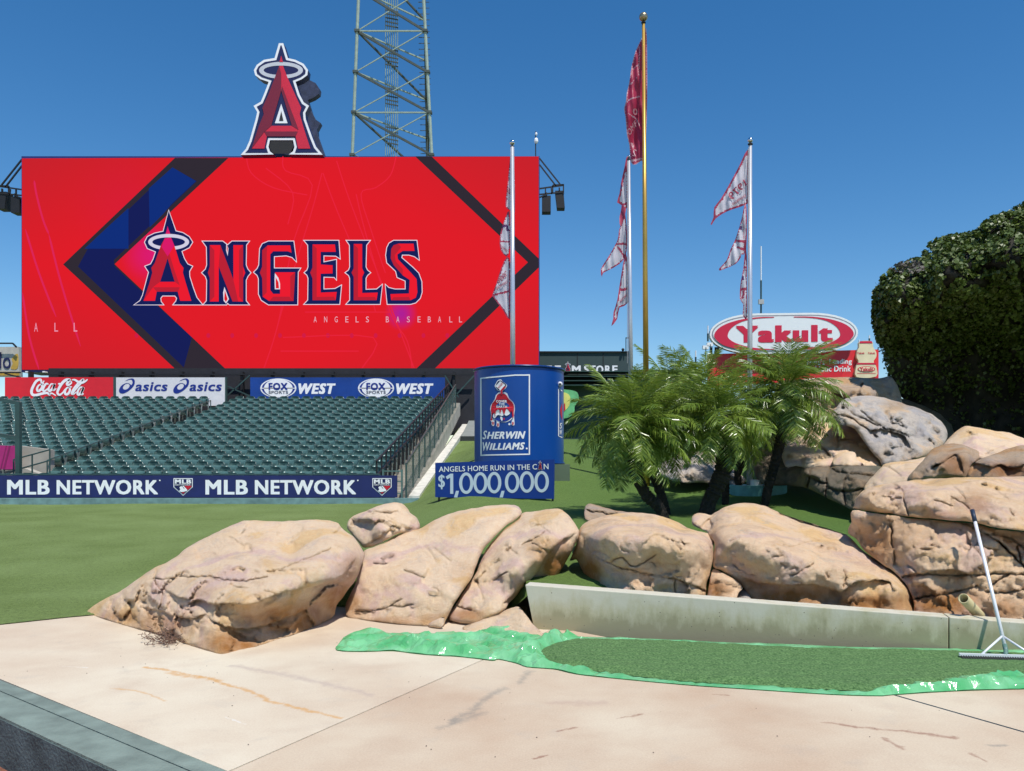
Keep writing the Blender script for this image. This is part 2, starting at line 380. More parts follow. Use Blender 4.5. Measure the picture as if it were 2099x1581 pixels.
kd = (KB1[0] - KB0[0], KB1[1] - KB0[1]); kl = math.hypot(*kd); ku = (kd[0] / kl, kd[1] / kl); kn = (-ku[1], ku[0])
if kn[1] < 0: kn = (-kn[0], -kn[1])
def K(s, o): return (KB0[0] + ku[0] * s + kn[0] * o, KB0[1] + ku[1] * s + kn[1] * o)     # along / across the kerb
def ext(a, b, t): return (a[0] + (b[0] - a[0]) * t, a[1] + (b[1] - a[1]) * t)
def slab_poly(poly, mat, z=0.0, th=.12, parent=apron, name='slab'):
    n = len(poly); poly = poly if area(poly) > 0 else poly[::-1]
    t = tessellate_polygon([[Vector((*p, 0)) for p in poly]]); Fc = []
    for q in t:
        a, b, c = (poly[i] for i in q)
        if (b[0] - a[0]) * (c[1] - a[1]) - (c[0] - a[0]) * (b[1] - a[1]) < 0: q = q[::-1]
        Fc.append(tuple(q))
    Fc += [((i + 1) % n, i, n + i, n + (i + 1) % n) for i in range(n)]
    return mesh(name, [(x, y, z) for x, y in poly] + [(x, y, z - th) for x, y in poly], Fc, mat, parent)
g = .007
A = [K(-25, .004), K(kl, .004), (J1b[0], J1b[1])]
Jt = ext(J1a, J1b, (8.2 - J1a[1]) / (J1b[1] - J1a[1]))
slab_poly([(-6.35, 7.9), (J1a[0] - g, J1a[1]), (Jt[0] - g, Jt[1]), (-.12, 8.22), (-.12, 9.4), (-2.0, 9.45), (-4.3, 9.25), (-4.9, 8.95), (-5.6, 8.45), (-6.3, 7.98)], CA)
J2t = ext(J2a, J2b, -.35); J2e = ext(J2a, J2b, 3)
slab_poly([(J1a[0] + g, J1a[1]), K(kl + 6, .004), (6, -1), J2e, J2t, (Jt[0] + g, Jt[1])], CB)
slab_poly([(J2t[0] + .02, J2t[1] + .01), (J2e[0] + .02, J2e[1] + .015), (12, 1), (12, 5.4), (3.94, 7.25)], CB)
mesh('subbase', [(x, y, -.1) for x, y in ((-6.0, 7.75), (-1.6, 4.5), (3.2, .9), (12, -1), (12, 5), (3.9, 7.1), (0, 8.1), (-.2, 9.3), (-4.9, 8.8))], [tuple(range(9))], M('subbase', (.05, .045, .04)), apron)
# the kerb is one raised edge along the warning track, in two long strips with a joint between
TEAL = M('teal_concrete', (.19, .24, .20), .7, var=.25, scale=5, bump=.5, bscale=60)
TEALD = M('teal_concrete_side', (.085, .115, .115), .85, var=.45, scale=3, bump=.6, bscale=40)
kerb = thing('kerb', None, None); kerb['kind'] = 'structure'
KW = .36
for (o0, o1) in ((-.118, -.002), (-KW, -.128)):
    a, b, c, d_ = K(-25, o0), K(3.2, o0), K(3.2, o1), K(-25, o1)
    k0 = [a, b, c, d_]; 
    if area(k0) < 0: k0 = k0[::-1]
    MB().hexa([(x, y, -.42) for x, y in k0], [(x, y, -.003) for x, y in k0]).build('kerb_strip', TEAL if o0 > -.2 else TEAL, kerb)
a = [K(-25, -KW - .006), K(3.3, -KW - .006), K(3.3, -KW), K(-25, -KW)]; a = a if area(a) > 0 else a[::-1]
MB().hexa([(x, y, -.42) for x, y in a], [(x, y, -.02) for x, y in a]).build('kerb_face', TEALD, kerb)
slab_poly([K(-26, -KW), K(7, -KW), K(7, -12), K(-26, -12)], M('track_dirt', (.26, .10, .055), .95, var=.3, scale=12, bump=.8, bscale=90), -.335, .2, None, 'warning_track')['kind'] = 'structure'

# ---- low retaining wall
wall = thing('retaining_wall', 'low weathered grey concrete wall running under the front boulders, right of centre', 'wall', (0, 8.13, 0))
def wall_mat():
    m, n, b = nodes_of('wall_concrete'); L = n.links; N = n.nodes.new; tc = N('ShaderNodeTexCoord')
    mp = N('ShaderNodeMapping'); mp.inputs['Scale'].default_value = (4, 4, 1.3); L.new(tc.outputs['Object'], mp.inputs[0])
    a = N('ShaderNodeTexNoise'); a.inputs['Scale'].default_value = 1.6; a.inputs['Detail'].default_value = 8; a.inputs['Roughness'].default_value = .65; L.new(mp.outputs[0], a.inputs['Vector'])
    c = N('ShaderNodeTexNoise'); c.inputs['Scale'].default_value = 5; c.inputs['Detail'].default_value = 10; c.inputs['Roughness'].default_value = .7; L.new(tc.outputs['Object'], c.inputs['Vector'])
    sx = N('ShaderNodeSeparateXYZ'); L.new(tc.outputs['Object'], sx.inputs[0])
    mr = N('ShaderNodeMapRange'); L.new(sx.outputs['Z'], mr.inputs[0]); mr.inputs[1].default_value = .36; mr.inputs[2].default_value = .02; mr.inputs[3].default_value = -.22; mr.inputs[4].default_value = .4
    ad = N('ShaderNodeMath'); L.new(a.outputs[0], ad.inputs[0]); L.new(mr.outputs[0], ad.inputs[1])
    ad2 = N('ShaderNodeMath'); ad2.operation = 'MULTIPLY_ADD'; L.new(c.outputs[0], ad2.inputs[0]); ad2.inputs[1].default_value = .5; L.new(ad.outputs[0], ad2.inputs[2])
    r = N('ShaderNodeValToRGB'); e = r.color_ramp.elements; e[0].position = .55; e[0].color = (.56, .525, .42, 1); e[1].position = 1.05; e[1].color = (.33, .30, .18, 1)
    x = e.new(.8); x.color = (.47, .43, .29, 1); L.new(ad2.outputs[0], r.inputs[0])
    v = N('ShaderNodeTexVoronoi'); v.inputs['Scale'].default_value = 14; L.new(tc.outputs['Object'], v.inputs['Vector'])
    lt = N('ShaderNodeMath'); lt.operation = 'LESS_THAN'; lt.inputs[1].default_value = .07; L.new(v.outputs['Distance'], lt.inputs[0])
    mx = N('ShaderNodeMixRGB'); L.new(lt.outputs[0], mx.inputs[0]); L.new(r.outputs[0], mx.inputs[1]); mx.inputs[2].default_value = (.14, .12, .09, 1)
    L.new(mx.outputs[0], b.inputs['Base Color']); b.inputs['Roughness'].default_value = .9
    bp = N('ShaderNodeBump'); bp.inputs['Strength'].default_value = .4; bp.inputs['Distance'].default_value = .01; L.new(c.outputs[0], bp.inputs['Height']); L.new(bp.outputs[0], b.inputs['Normal'])
    return m
WALLM = wall_mat()
ux, uy = (3.94 / math.hypot(3.94, .9), -.9 / math.hypot(3.94, .9))
def wl(s, o): return (ux * s - uy * 0 + (-uy) * o, 8.13 + uy * s + ux * o)     # s along, o behind the face
def wz(s): return .44 - .04 * s
for s0, s1 in ((-.12, 3.82), (3.828, 7.0)):
    b4 = [wl(s0, 0), wl(s1, 0), wl(s1, .2), wl(s0, .2)]
    V0 = [(x, y, -.05) for x, y in b4]; V1 = [(b4[0][0] + (.0 if s0 > 0 else 0), b4[0][1], wz(s0)), (b4[1][0], b4[1][1], wz(s1)), (b4[2][0], b4[2][1], wz(s1)), (b4[3][0], b4[3][1], wz(s0))]
    if s0 < 0: V0[0] = (*wl(-.02, 0), -.05); V0[3] = (*wl(-.02, .2), -.05)
    o = MB().hexa(V0, V1).build('wall_panel', WALLM, wall)
    bv = o.modifiers.new('b', 'BEVEL'); bv.width = .008; bv.segments = 2

# ---- green sand patch on its plastic sheet
SAND = [(1108, 1338), (1125, 1326), (1160, 1316), (1200, 1313), (1300, 1315), (1450, 1322), (1600, 1330), (1750, 1334), (1900, 1337), (2099, 1343), (2300, 1352), (2300, 1398), (2099, 1392), (1950, 1402), (1820, 1420), (1700, 1417), (1500, 1406), (1380, 1398), (1250, 1383), (1180, 1374), (1130, 1365), (1115, 1352)]
def ptgrid(poly, step, jitter=.3, keep=.6):
    A_ = np.array(poly); x0, y0 = A_.min(0); x1, y1 = A_.max(0)
    X, Y = np.meshgrid(np.arange(x0, x1, step), np.arange(y0, y1, step)); Q = np.stack([X.ravel(), Y.ravel()], 1)
    Q += np.random.uniform(-jitter, jitter, Q.shape) * step; ins = np.zeros(len(Q), bool)
    n = len(poly)
    for i in range(n):
        xa, ya = poly[i - 1]; xb, yb = poly[i]
        c = ((ya > Q[:, 1]) != (yb > Q[:, 1])); xi = (xb - xa) * (Q[:, 1] - ya) / ((yb - ya) if yb != ya else 1e-9) + xa
        ins ^= c & (Q[:, 0] < xi)
    Q = Q[ins]; return Q[segdist(Q, poly, True) > step * keep]
def segdist(Q, pts, closed=False):
    best = np.full(len(Q), 1e9); n = len(pts)
    for i in range(n if closed else n - 1):
        a = np.array(pts[i]); b = np.array(pts[(i + 1) % n]); d = b - a; L2 = max(1e-9, d @ d)
        t = np.clip(((Q - a) @ d) / L2, 0, 1); best = np.minimum(best, np.hypot(*(Q - a - t[:, None] * d).T))
    return best
def resample(p, step, closed=True):
    o = []; n = len(p)
    for i in range(n if closed else n - 1):
        a = Vector(p[i]); b = Vector(p[(i + 1) % n]); k = max(1, round((b - a).length / step))
        o += [tuple(a.lerp(b, j / k)) for j in range(k)]
    if not closed: o.append(tuple(p[-1]))
    return o
def cdt(bound, inner, lines=()):
    V = [Vector((x, -y)) for x, y in bound]; Ed = [(i, (i + 1) % len(bound)) for i in range(len(bound))]
    V += [Vector((x, -y)) for x, y in inner]
    for ln in lines:
        b = len(V); V += [Vector((x, -y)) for x, y in ln]; Ed += [(b + i, b + i + 1) for i in range(len(ln) - 1)]
    r = delaunay_2d_cdt(V, Ed, [], 1, 1e-4)
    return np.array([(v.x, -v.y) for v in r[0]]), [tuple(f) for f in r[2]]
def world_poly(pp, z=0): return [G(x, y, z)[:2] for x, y in pp]
def ground_sheet(name, pp, step, zfn, mat, parent=None, smooth=True, kind=None, skirt=True):
    wp = resample(smooth_poly(world_poly(pp), 3), step); wp = [(x, -y) for x, y in wp]
    inner = ptgrid(wp, step); Q, Fc = cdt(wp, inner); e = segdist(Q, wp, True)
    V = [(x, -y, zfn(x, -y, ee)) for (x, y), ee in zip(Q, e)]
    Fc = [f if True else f[::-1] for f in Fc]
    nb = len(wp)
    return mesh(name, V, Fc, mat, parent, smooth, kind=kind)
def sand_z(x, y, e):
    z = .016 + .03 * min(1, e / .12) + .006 * noise.noise(Vector((x * 3, y * 3, 1))) + .006 * noise.fractal(Vector((x * 14, y * 14, 1)), 1, 2, 4)
    return z + .004 * math.sin(y * 40 + 2 * noise.noise(Vector((x, y, 0)))) if e > .02 else .012
SANDM = M('green_sand', (.20, .36, .12), .95, c2=(.04, .12, .025), scale=60, bump=1.0, bscale=150)
sand = ground_sheet('green_sand_patch', SAND, .025, sand_z, SANDM, kind='stuff')
TARP = Z(680, 1000, 3.5, [(35, 1170), (60, 1115), (100, 1070), (160, 1050), (260, 1035), (430, 1055), (650, 1055), (800, 1060), (950, 1050), (1100, 1028), (1190, 1005), (1310, 1012), (1350, 1050), (1420, 1065), (1500, 1080), (1580, 1085), (1640, 1085), (1680, 1055), (1760, 1072), (1900, 1078), (2099, 1082)]) + \
       [(1400, 1314), (1500, 1319), (1620, 1322), (1750, 1328), (1900, 1330), (2099, 1336), (2330, 1345), (2330, 1425), (2150, 1414), (2099, 1414), (1960, 1418), (1830, 1426), (1800, 1428), (1700, 1425), (1500, 1412), (1400, 1405), (1250, 1391), (1180, 1383)] + \
       Z(680, 1000, 3.5, [(1620, 1310), (1530, 1300), (1400, 1290), (1330, 1265), (1200, 1235), (1160, 1245), (1040, 1230), (900, 1215), (760, 1208), (600, 1195), (440, 1175), (230, 1180)])
SANDW = [(x, -y) for x, y in smooth_poly(world_poly(SAND), 3)]
RIDGE = [world_poly(q) for q in ([(705, 1318), (780, 1318), (860, 1330), (960, 1342)], [(750, 1302), (830, 1325), (900, 1340)], [(980, 1306), (1050, 1330), (1110, 1372)], [(1010, 1296), (1060, 1312), (1160, 1318)], [(1060, 1370), (1075, 1340), (1150, 1308)], [(1040, 1350), (1100, 1352)], [(1165, 1300), (1135, 1320), (1112, 1340)], [(1820, 1416), (1950, 1404), (2099, 1391), (2300, 1392)], [(1812, 1424), (1960, 1412), (2200, 1402)])]
def tarp_z(x, y, e):
    q = np.array([[x, -y]]); ds = float(segdist(q, SANDW, True)[0]) if x > -.2 else 1
    inside = x > -.05 and ds_in(x, y)
    if inside: return .006
    px = CX + F * x / y
    amp = (1 - sstep(.1, .9, x)) if y > 6.3 else (sstep(2.5, 3.2, x))
    n1 = 1 - abs(noise.noise(Vector((x * 1.7 + y * 2.2, y * 3.4 - x * .6, 3)))) * 3.2; n2 = 1 - abs(noise.noise(Vector((x * 4 - y * 3, y * 6 + x * 2, 9)))) * 4
    n3 = abs(noise.noise(Vector((x * 2.1, y * 3, 5))))
    fz = 0
    for sc_, am in ((4.2, .085), (9, .05)):
        q_ = Vector((x * sc_ * .8 + .3 * y, y * sc_ * 1.5, 1.7 * sc_)); ds2, pt2 = noise.voronoi(q_); h_ = (pt2[0].x * 12.9898 + pt2[0].y * 78.233) % 6.283
        fz += am * ((q_ - pt2[0]).dot(Vector((math.cos(h_), math.sin(h_), 0))) * .55 + .3 + .25 * math.sin(h_ * 7)) / 1.2
    z = .012 + amp * (.85 * max(0, fz - .012) + .012 * n3) * min(1, e / .06 + .12)
    for i, r in enumerate(RIDGE):
        d = float(segdist(np.array([[x, y]]), r)[0]); z += (.038 if i < 7 else .03) * max(0, 1 - d / .09)
    if amp < .2: z += .03 * max(0, noise.noise(Vector((x * 2.2, y * .7, 0)))) * min(1, e / .05) + .012 * max(0, noise.noise(Vector((x * 7, y * 9, 0))))
    return z if e > .001 else .008 + .012 * amp * abs(noise.noise(Vector((x * 5, y * 5, 0))))
def ds_in(x, y):
    n = len(SANDW); c = False
    for i in range(n):
        xa, ya = SANDW[i - 1]; xb, yb = SANDW[i]
        if (ya > -y) != (yb > -y) and x < (xb - xa) * (-y - ya) / (yb - ya) + xa: c = not c
    return c
def tarp_mat():
    m, n, b = nodes_of('green_plastic'); L = n.links
    b.inputs['Base Color'].default_value = (.075, .42, .19, 1); b.inputs['Roughness'].default_value = .11; b.inputs['Specular IOR Level'].default_value = .9
    tc = n.nodes.new('ShaderNodeTexCoord'); a = n.nodes.new('ShaderNodeTexNoise'); a.inputs['Scale'].default_value = 4; a.inputs['Detail'].default_value = 5; L.new(tc.outputs['Object'], a.inputs['Vector'])
    r = n.nodes.new('ShaderNodeValToRGB'); r.color_ramp.elements[0].color = (.10, .44, .15, 1); r.color_ramp.elements[1].color = (.26, .62, .31, 1); r.color_ramp.elements[0].position = .35; r.color_ramp.elements[1].position = .65
    L.new(a.outputs[0], r.inputs[0]); L.new(r.outputs[0], b.inputs['Base Color'])
    w_ = n.nodes.new('ShaderNodeTexNoise'); w_.inputs['Scale'].default_value = 11; w_.inputs['Detail'].default_value = 4; w_.inputs['Distortion'].default_value = 1.5; L.new(tc.outputs['Object'], w_.inputs['Vector'])
    bp = n.nodes.new('ShaderNodeBump'); bp.inputs['Strength'].default_value = .5; bp.inputs['Distance'].default_value = .02; L.new(w_.outputs[0], bp.inputs['Height']); L.new(bp.outputs[0], b.inputs['Normal'])
    tl = n.nodes.new('ShaderNodeBsdfTranslucent'); tl.inputs[0].default_value = (.15, .75, .3, 1); mx = n.nodes.new('ShaderNodeMixShader'); mx.inputs[0].default_value = .12
    L.new(b.outputs[0], mx.inputs[1]); L.new(tl.outputs[0], mx.inputs[2]); L.new(mx.outputs[0], n.nodes['Material Output'].inputs[0])
    return m
tarp = ground_sheet('plastic_sheet', TARP, .042, tarp_z, tarp_mat(), smooth=False)
tag(tarp, 'crumpled glossy green plastic sheet spread on the concrete under the green sand', 'tarp')
for p_ in tarp.data.polygons: p_.use_smooth = False
# ================================================================== BOULDERS
def rock_mat(name, pal, stain=.28):
    m, n, b = nodes_of(name); L = n.links; N = n.nodes.new; tc = N('ShaderNodeTexCoord')
    def nz(s, det=6, rough=.6, dist=0.0, vec=None):
        q = N('ShaderNodeTexNoise'); q.inputs['Scale'].default_value = s; q.inputs['Detail'].default_value = det; q.inputs['Roughness'].default_value = rough; q.inputs['Distortion'].default_value = dist
        L.new(vec or tc.outputs['Object'], q.inputs['Vector']); return q.outputs[0]
    def ramp(src, stops):
        r = N('ShaderNodeValToRGB'); e = r.color_ramp.elements
        while len(e) < len(stops): e.new(.5)
        for k, (p, c) in enumerate(stops): e[k].position = p; e[k].color = (*c, 1) if isinstance(c, tuple) else (c, c, c, 1)
        L.new(src, r.inputs[0]); return r.outputs[0]
    def mix(f, a, b2, bt='MIX'):
        x = N('ShaderNodeMixRGB'); x.blend_type = bt
        for s_, v in ((0, f), (1, a), (2, b2)):
            if isinstance(v, (int, float)): x.inputs[s_].default_value = v
            elif isinstance(v, tuple): x.inputs[s_].default_value = (*v, 1)
            else: L.new(v, x.inputs[s_])
        return x.outputs[0]
    base = ramp(nz(1.5, 5, .55, .5), [(.38, pal[1]), (.46, pal[0]), (.53, pal[0]), (.62, pal[2])])
    mp = N('ShaderNodeMapping'); mp.inputs['Scale'].default_value = (1.2, 1.2, 3.4); mp.inputs['Rotation'].default_value = (0, .5, 0); L.new(tc.outputs['Object'], mp.inputs[0])
    st = nz(2.2, 8, .68, .8, mp.outputs[0])
    base = mix(ramp(st, [(.5, 0.0), (.68, stain)]), base, pal[3])
    base = mix(ramp(nz(4.5, 8, .65, .6), [(.54, 0.0), (.68, .55)]), base, pal[4])
    base = mix(ramp(nz(2.7, 7, .6, .3), [(.55, 0.0), (.68, .5)]), base, pal[2])
    geo = N('ShaderNodeNewGeometry')
    base = mix(.6, base, ramp(nz(30, 10, .8), [(.3, .34), (.7, .66)]), 'OVERLAY')
    base = mix(ramp(nz(75, 4, .7), [(.60, 0.0), (.68, .32)]), base, pal[3])
    at = N('ShaderNodeAttribute'); at.attribute_name = 'rust_shade'
    dm = N('ShaderNodeMath'); dm.operation = 'MULTIPLY'; L.new(at.outputs['Fac'], dm.inputs[0]); L.new(ramp(nz(6, 6), [(.3, .7), (.6, 1.25)]), dm.inputs[1])
    base = mix(dm.outputs[0], base, pal[5])  # rust pigment plus the shade and warm bounce of undersides, painted as colour
    L.new(base, b.inputs['Base Color']); b.inputs['Roughness'].default_value = .85; b.inputs['Specular IOR Level'].default_value = .25
    bp = N('ShaderNodeBump'); bp.inputs['Strength'].default_value = 1.0; bp.inputs['Distance'].default_value = .028
    a1 = N('ShaderNodeMath'); a1.operation = 'MULTIPLY_ADD'; L.new(nz(24, 10, .72, .4), a1.inputs[0]); a1.inputs[1].default_value = .8; L.new(nz(90, 6, .7), a1.inputs[2])
    L.new(a1.outputs[0], bp.inputs['Height']); L.new(bp.outputs[0], b.inputs['Normal'])
    return m
#            cream             pink grey          ochre             brown stain       grey spot          rust with underside shade
PAL1 = [(.90, .67, .45), (.80, .56, .45), (.86, .58, .30), (.58, .33, .19), (.66, .52, .43), (.46, .20, .06)]
PAL6 = [(.90, .64, .41), (.78, .55, .43), (.88, .58, .28), (.56, .33, .19), (.58, .46, .36), (.46, .20, .06)]
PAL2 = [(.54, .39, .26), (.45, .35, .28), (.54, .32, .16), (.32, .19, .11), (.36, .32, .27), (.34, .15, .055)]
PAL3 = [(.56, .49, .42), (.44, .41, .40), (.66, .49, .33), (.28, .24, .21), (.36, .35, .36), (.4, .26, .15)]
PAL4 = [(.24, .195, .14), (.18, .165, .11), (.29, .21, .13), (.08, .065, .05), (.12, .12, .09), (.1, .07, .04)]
ROCK = {1: rock_mat('cream_rock', PAL1), 2: rock_mat('brown_rock', PAL2, .6), 3: rock_mat('grey_rock', PAL3, .6), 4: rock_mat('dark_rock', PAL4, .6), 6: rock_mat('tan_rock', PAL6, .5)}
def tps(ctrl):
    C = np.array(ctrl, float); X = C[:, :2] / 100; n = len(X)
    def k(r): return -np.sqrt(r * r + .004)
    Kk = k(np.hypot(*(X[:, None] - X[None]).transpose(2, 0, 1))) + np.eye(n) * .015
    Pm = np.hstack([np.ones((n, 1)), X]); A_ = np.zeros((n + 3, n + 3)); A_[:n, :n] = Kk; A_[:n, n:] = Pm; A_[n:, :n] = Pm.T
    s = np.linalg.solve(A_, np.concatenate([C[:, 2], np.zeros(3)]))
    lo, hi = C[:, 2].min() - .25, C[:, 2].max() + .3
    def f(Q):
        Q = np.asarray(Q) / 100; r = np.hypot(*(Q[:, None] - X[None]).transpose(2, 0, 1))
        return np.clip(k(r) @ s[:n] + s[n] + Q @ s[n + 1:], lo, hi)
    return f
def boulder(name, label, out, ctrl, mat=1, cracks=(), ledges=(), rough=(), step=6, roundw=26, thick=.9, facet=.05, fine=.007, seed=0, base=None, rust_shade=(), cat='boulder', parent=None, smoothk=3, big=.05, group=None, crackw=2.0, crackd=.055, creases=(), chips=None):
    if chips is None: chips = {1: 6, 3: 3, 4: 4, 7: 7, 9: 12, 13: 8, 14: 12, 15: 5, 16: 6, 2: 2}.get(seed, 0)
    ctrl = list(ctrl)
    for cr in creases:
        for a_, b_ in zip(cr, cr[1:]):
            m_ = max(1, int(math.hypot(a_[0] - b_[0], a_[1] - b_[1]) / 13)); ctrl += [tuple(lerp(a_[i_], b_[i_], j_ / m_) for i_ in range(3)) for j_ in range(m_)]
        ctrl.append(cr[-1])
    wallside = seed in (7, 9, 11, 12, 14)
    if seed in (7, 9, 10, 11, 13, 14): mat = 6
    if wallside: out = [(x, y + 30 * sstep(1188, 1206, y - .067 * (x - 1100))) for x, y in out]
    ol = resample(smooth_poly(out, smoothk), step); rs = random.Random(seed)
    ol = [(x + 1.3 * noise.noise(Vector((x * .06, y * .06, seed))), y + 1.3 * noise.noise(Vector((x * .06, y * .06, seed + 9)))) for x, y in ol]
    f = tps(ctrl); inner = ptgrid(ol, step)
    lines = []
    CK = []
    if chips:
        pool = inner[segdist(inner, ol, True) > 22]
        for c_ in range(chips):
            p_ = pool[rs.randrange(len(pool))]; a_ = .3 + rs.gauss(0, .28) + (.5 if seed in (3, 4) else 0); L_ = rs.uniform(6, 22); cracks = list(cracks) + [[(p_[0] - L_ * math.cos(a_), p_[1] - L_ * math.sin(a_)), (p_[0] + rs.uniform(-3, 3), p_[1] + rs.uniform(-4, 4)), (p_[0] + L_ * math.cos(a_), p_[1] + L_ * math.sin(a_))]]
    for c in cracks:
        w_ = crackw
        c2 = resample(smooth_poly(c, 3, False), step * .7, False); c2 = [(x + 2.2 * noise.noise(Vector((x * .09, y * .09, seed))), y + 2.6 * noise.noise(Vector((x * .11, y * .11, seed + 5)))) for x, y in c2]; CK.append(c2)
    LG = []
    for c, amt, fall in ledges:
        c2 = resample(smooth_poly(c, 3, False), step * .7, False); c2 = [(x + 2.5 * noise.noise(Vector((x * .08, y * .08, seed + 2))), y + 3 * noise.noise(Vector((x * .1, y * .1, seed + 4)))) for x, y in c2]; LG.append((c2, amt, fall))
    if len(inner):
        for c2 in CK:
            inner = inner[segdist(inner, c2) > crackw * 1.5]
        for c2, _, _ in LG: inner = inner[segdist(inner, c2) > 3]
    ex = []
    def offl(c2, d):
        o = []
        for i in range(len(c2)):
            a = Vector(c2[max(0, i - 1)]); b = Vector(c2[min(len(c2) - 1, i + 1)]); q = (b - a).normalized(); o.append((c2[i][0] - q.y * d, c2[i][1] + q.x * d))
        return o
    olA = np.array(ol)
    for c2 in CK: ex += c2 + offl(c2, crackw) + offl(c2, -crackw)
    for c2, _, _ in LG: ex += offl(c2, .9) + offl(c2, -.9)
    if ex:
        ex = np.array(ex); n = len(ol); ins = np.zeros(len(ex), bool)
        for i in range(n):
            xa, ya = ol[i - 1]; xb, yb = ol[i]
            c = ((ya > ex[:, 1]) != (yb > ex[:, 1])); xi = (xb - xa) * (ex[:, 1] - ya) / ((yb - ya) if yb != ya else 1e-9) + xa; ins ^= c & (ex[:, 0] < xi)
        ex = ex[ins]; ex = ex[segdist(ex, ol, True) > 2.0] if len(ex) else ex
        inner = np.concatenate([inner, ex]) if len(ex) else inner
    Q, Fc = cdt(ol, inner)
    e = segdist(Q, ol, True); d0 = f(Q)
    mpp = np.median(d0) / F
    rw = roundw * .68
    k = np.clip(e / rw, 0, 1); rnd = 1 - np.sqrt(1 - (1 - k) ** 2)
    wgt = np.ones(len(Q))
    if base:
        db = segdist(Q, base); wgt = np.clip(db / 25 - .2, 0, 1)
    d = d0 + rnd * rw * mpp * 1.1 * wgt
    for c2, amt, fall in LG:          # the side below the line drops back
        ds = segdist(Q, c2); C2 = np.array(c2); j = np.argmin(np.hypot(*(Q[:, None] - C2[None]).transpose(2, 0, 1)), 1)
        j0 = np.maximum(j - 1, 0); j1 = np.minimum(j + 1, len(c2) - 1); tx = C2[j1] - C2[j0]
        side = tx[:, 0] * (Q[:, 1] - C2[j, 1]) - tx[:, 1] * (Q[:, 0] - C2[j, 0])
        endw = np.minimum(j, len(c2) - 1 - j) / max(1, len(c2) * .12); endw = np.clip(endw, 0, 1)
        d += np.where(side > 0, amt * np.exp(-ds / fall) * endw, -amt * .15 * np.exp(-ds / (fall * .4)) * endw)
    for ci, c2 in enumerate(CK):
        ds = segdist(Q, c2); d += crackd * (1 if ci < len(CK) - chips else .45) * np.clip(1 - ds / crackw, 0, 1) + .012 * np.exp(-ds / (crackw * 2.5))
    rgh = np.zeros(len(Q))
    for cx, cy, rx, ry, a in rough: rgh = np.maximum(rgh, a * np.clip(1.6 - 1.6 * np.hypot((Q[:, 0] - cx) / rx, (Q[:, 1] - cy) / ry), 0, 1))
    isb = e < .01
    V = []; dv = []
    cell = {}
    def rdir(p):
        kk = (round(p.x, 3), round(p.y, 3), round(p.z, 3))
        if kk not in cell:
            r_ = random.Random(hash(kk) & 0xffffff); cell[kk] = (Vector((r_.uniform(-1, 1), r_.uniform(-1, 1), r_.uniform(-1, 1))), r_.uniform(-1, 1))
        return cell[kk]
    so_ = Vector((seed * 3.1, seed * 1.7, 0))
    for i in range(len(Q)):
        p = Vector(P(Q[i, 0], Q[i, 1], d[i]))
        q = p + so_
        rv = 1 - abs(noise.noise(Vector((q.x * 5, q.y * 5, q.z * 12)))) * 2
        dd = big * noise.noise(q * 1.6) + fine * 1.8 * noise.fractal(q * 6, .9, 2, 4) + fine * 1.1 * max(0, rv) + fine * 1.5 * noise.fractal(q * 18, .8, 2, 4)
        if facet:
            dist, pts = noise.voronoi(q * 2.1); dr, of = rdir(pts[0]); dd += facet * 1.5 * dr.dot(q * 2.1 - pts[0])
            q5 = Vector((q.x * 4.6, q.y * 4.6, q.z * 7.5)); dist, pts = noise.voronoi(q5); dr, of = rdir(pts[0]); dd += facet * .42 * dr.dot(q5 - pts[0])
        if rgh[i] > 0:
            qq = Vector((q.x * 3.2 + q.z * 1.2, q.y * 2.0, q.z * 6.5 + q.x * 1.4)); dist, pts = noise.voronoi(qq); dr, of = rdir(pts[0])
            dd += rgh[i] * (of * .5 + dr.dot(qq - pts[0]) * .5); gap = dist[1] - dist[0]; dd += rgh[i] * .35 * max(0, 1 - gap / .1)
        w_ = min(1, e[i] / 12 + .25)
        V.append(P(Q[i, 0], Q[i, 1], d[i] + dd * w_))
    nF = len(Q); bidx = {i: i for i in range(nF) if isb[i]}; bm_ = {}
    W2 = max(rw, float(e.max()) * .9); kb = np.clip(e / W2, 0, 1); Fb = []
    for i in range(nF):
        if isb[i]: bm_[i] = i
        else:
            bm_[i] = len(V); bd = d0[i] + rw * mpp * 1.1 + thick * math.sqrt(1 - (1 - kb[i]) ** 2) + .06 * noise.noise(Vector(V[i]) * 3)
            V.append(P(Q[i, 0], Q[i, 1], max(bd, d[i] + .03)))
    for t in Fc: Fb.append(tuple(bm_[i] for i in t[::-1]))
    if parent is None:
        xm, ym = np.mean(Q[:, 0]), max(y for _, y in out); lp = P(xm, ym, float(np.median(d0)))
        o = mesh(name, V, list(Fc) + Fb, ROCK[mat], None, True, loc=lp); tag(o, label, cat, group)
    else: o = mesh(name, V, list(Fc) + Fb, ROCK[mat], parent, True)
    at = o.data.attributes.new('rust_shade', 'FLOAT', 'POINT'); dv = np.zeros(len(V))
    for cx, cy, rx, ry, a in rust_shade: dv[:nF] = np.maximum(dv[:nF], a * np.clip(1.5 - 1.5 * np.hypot((Q[:, 0] - cx) / rx, (Q[:, 1] - cy) / ry), 0, 1))
    at.data.foreach_set('value', dv)
    return o
Z1 = lambda p: Z(160, 1000, 3, p)
Z2 = lambda p: Z(680, 1000, 3.5, p)
Z3 = lambda p: Z(1150, 1000, 3.5, p)
Z4 = lambda p: Z(1600, 950, 3.162, p)
Z5 = lambda p: Z(1600, 780, 4.207, p)
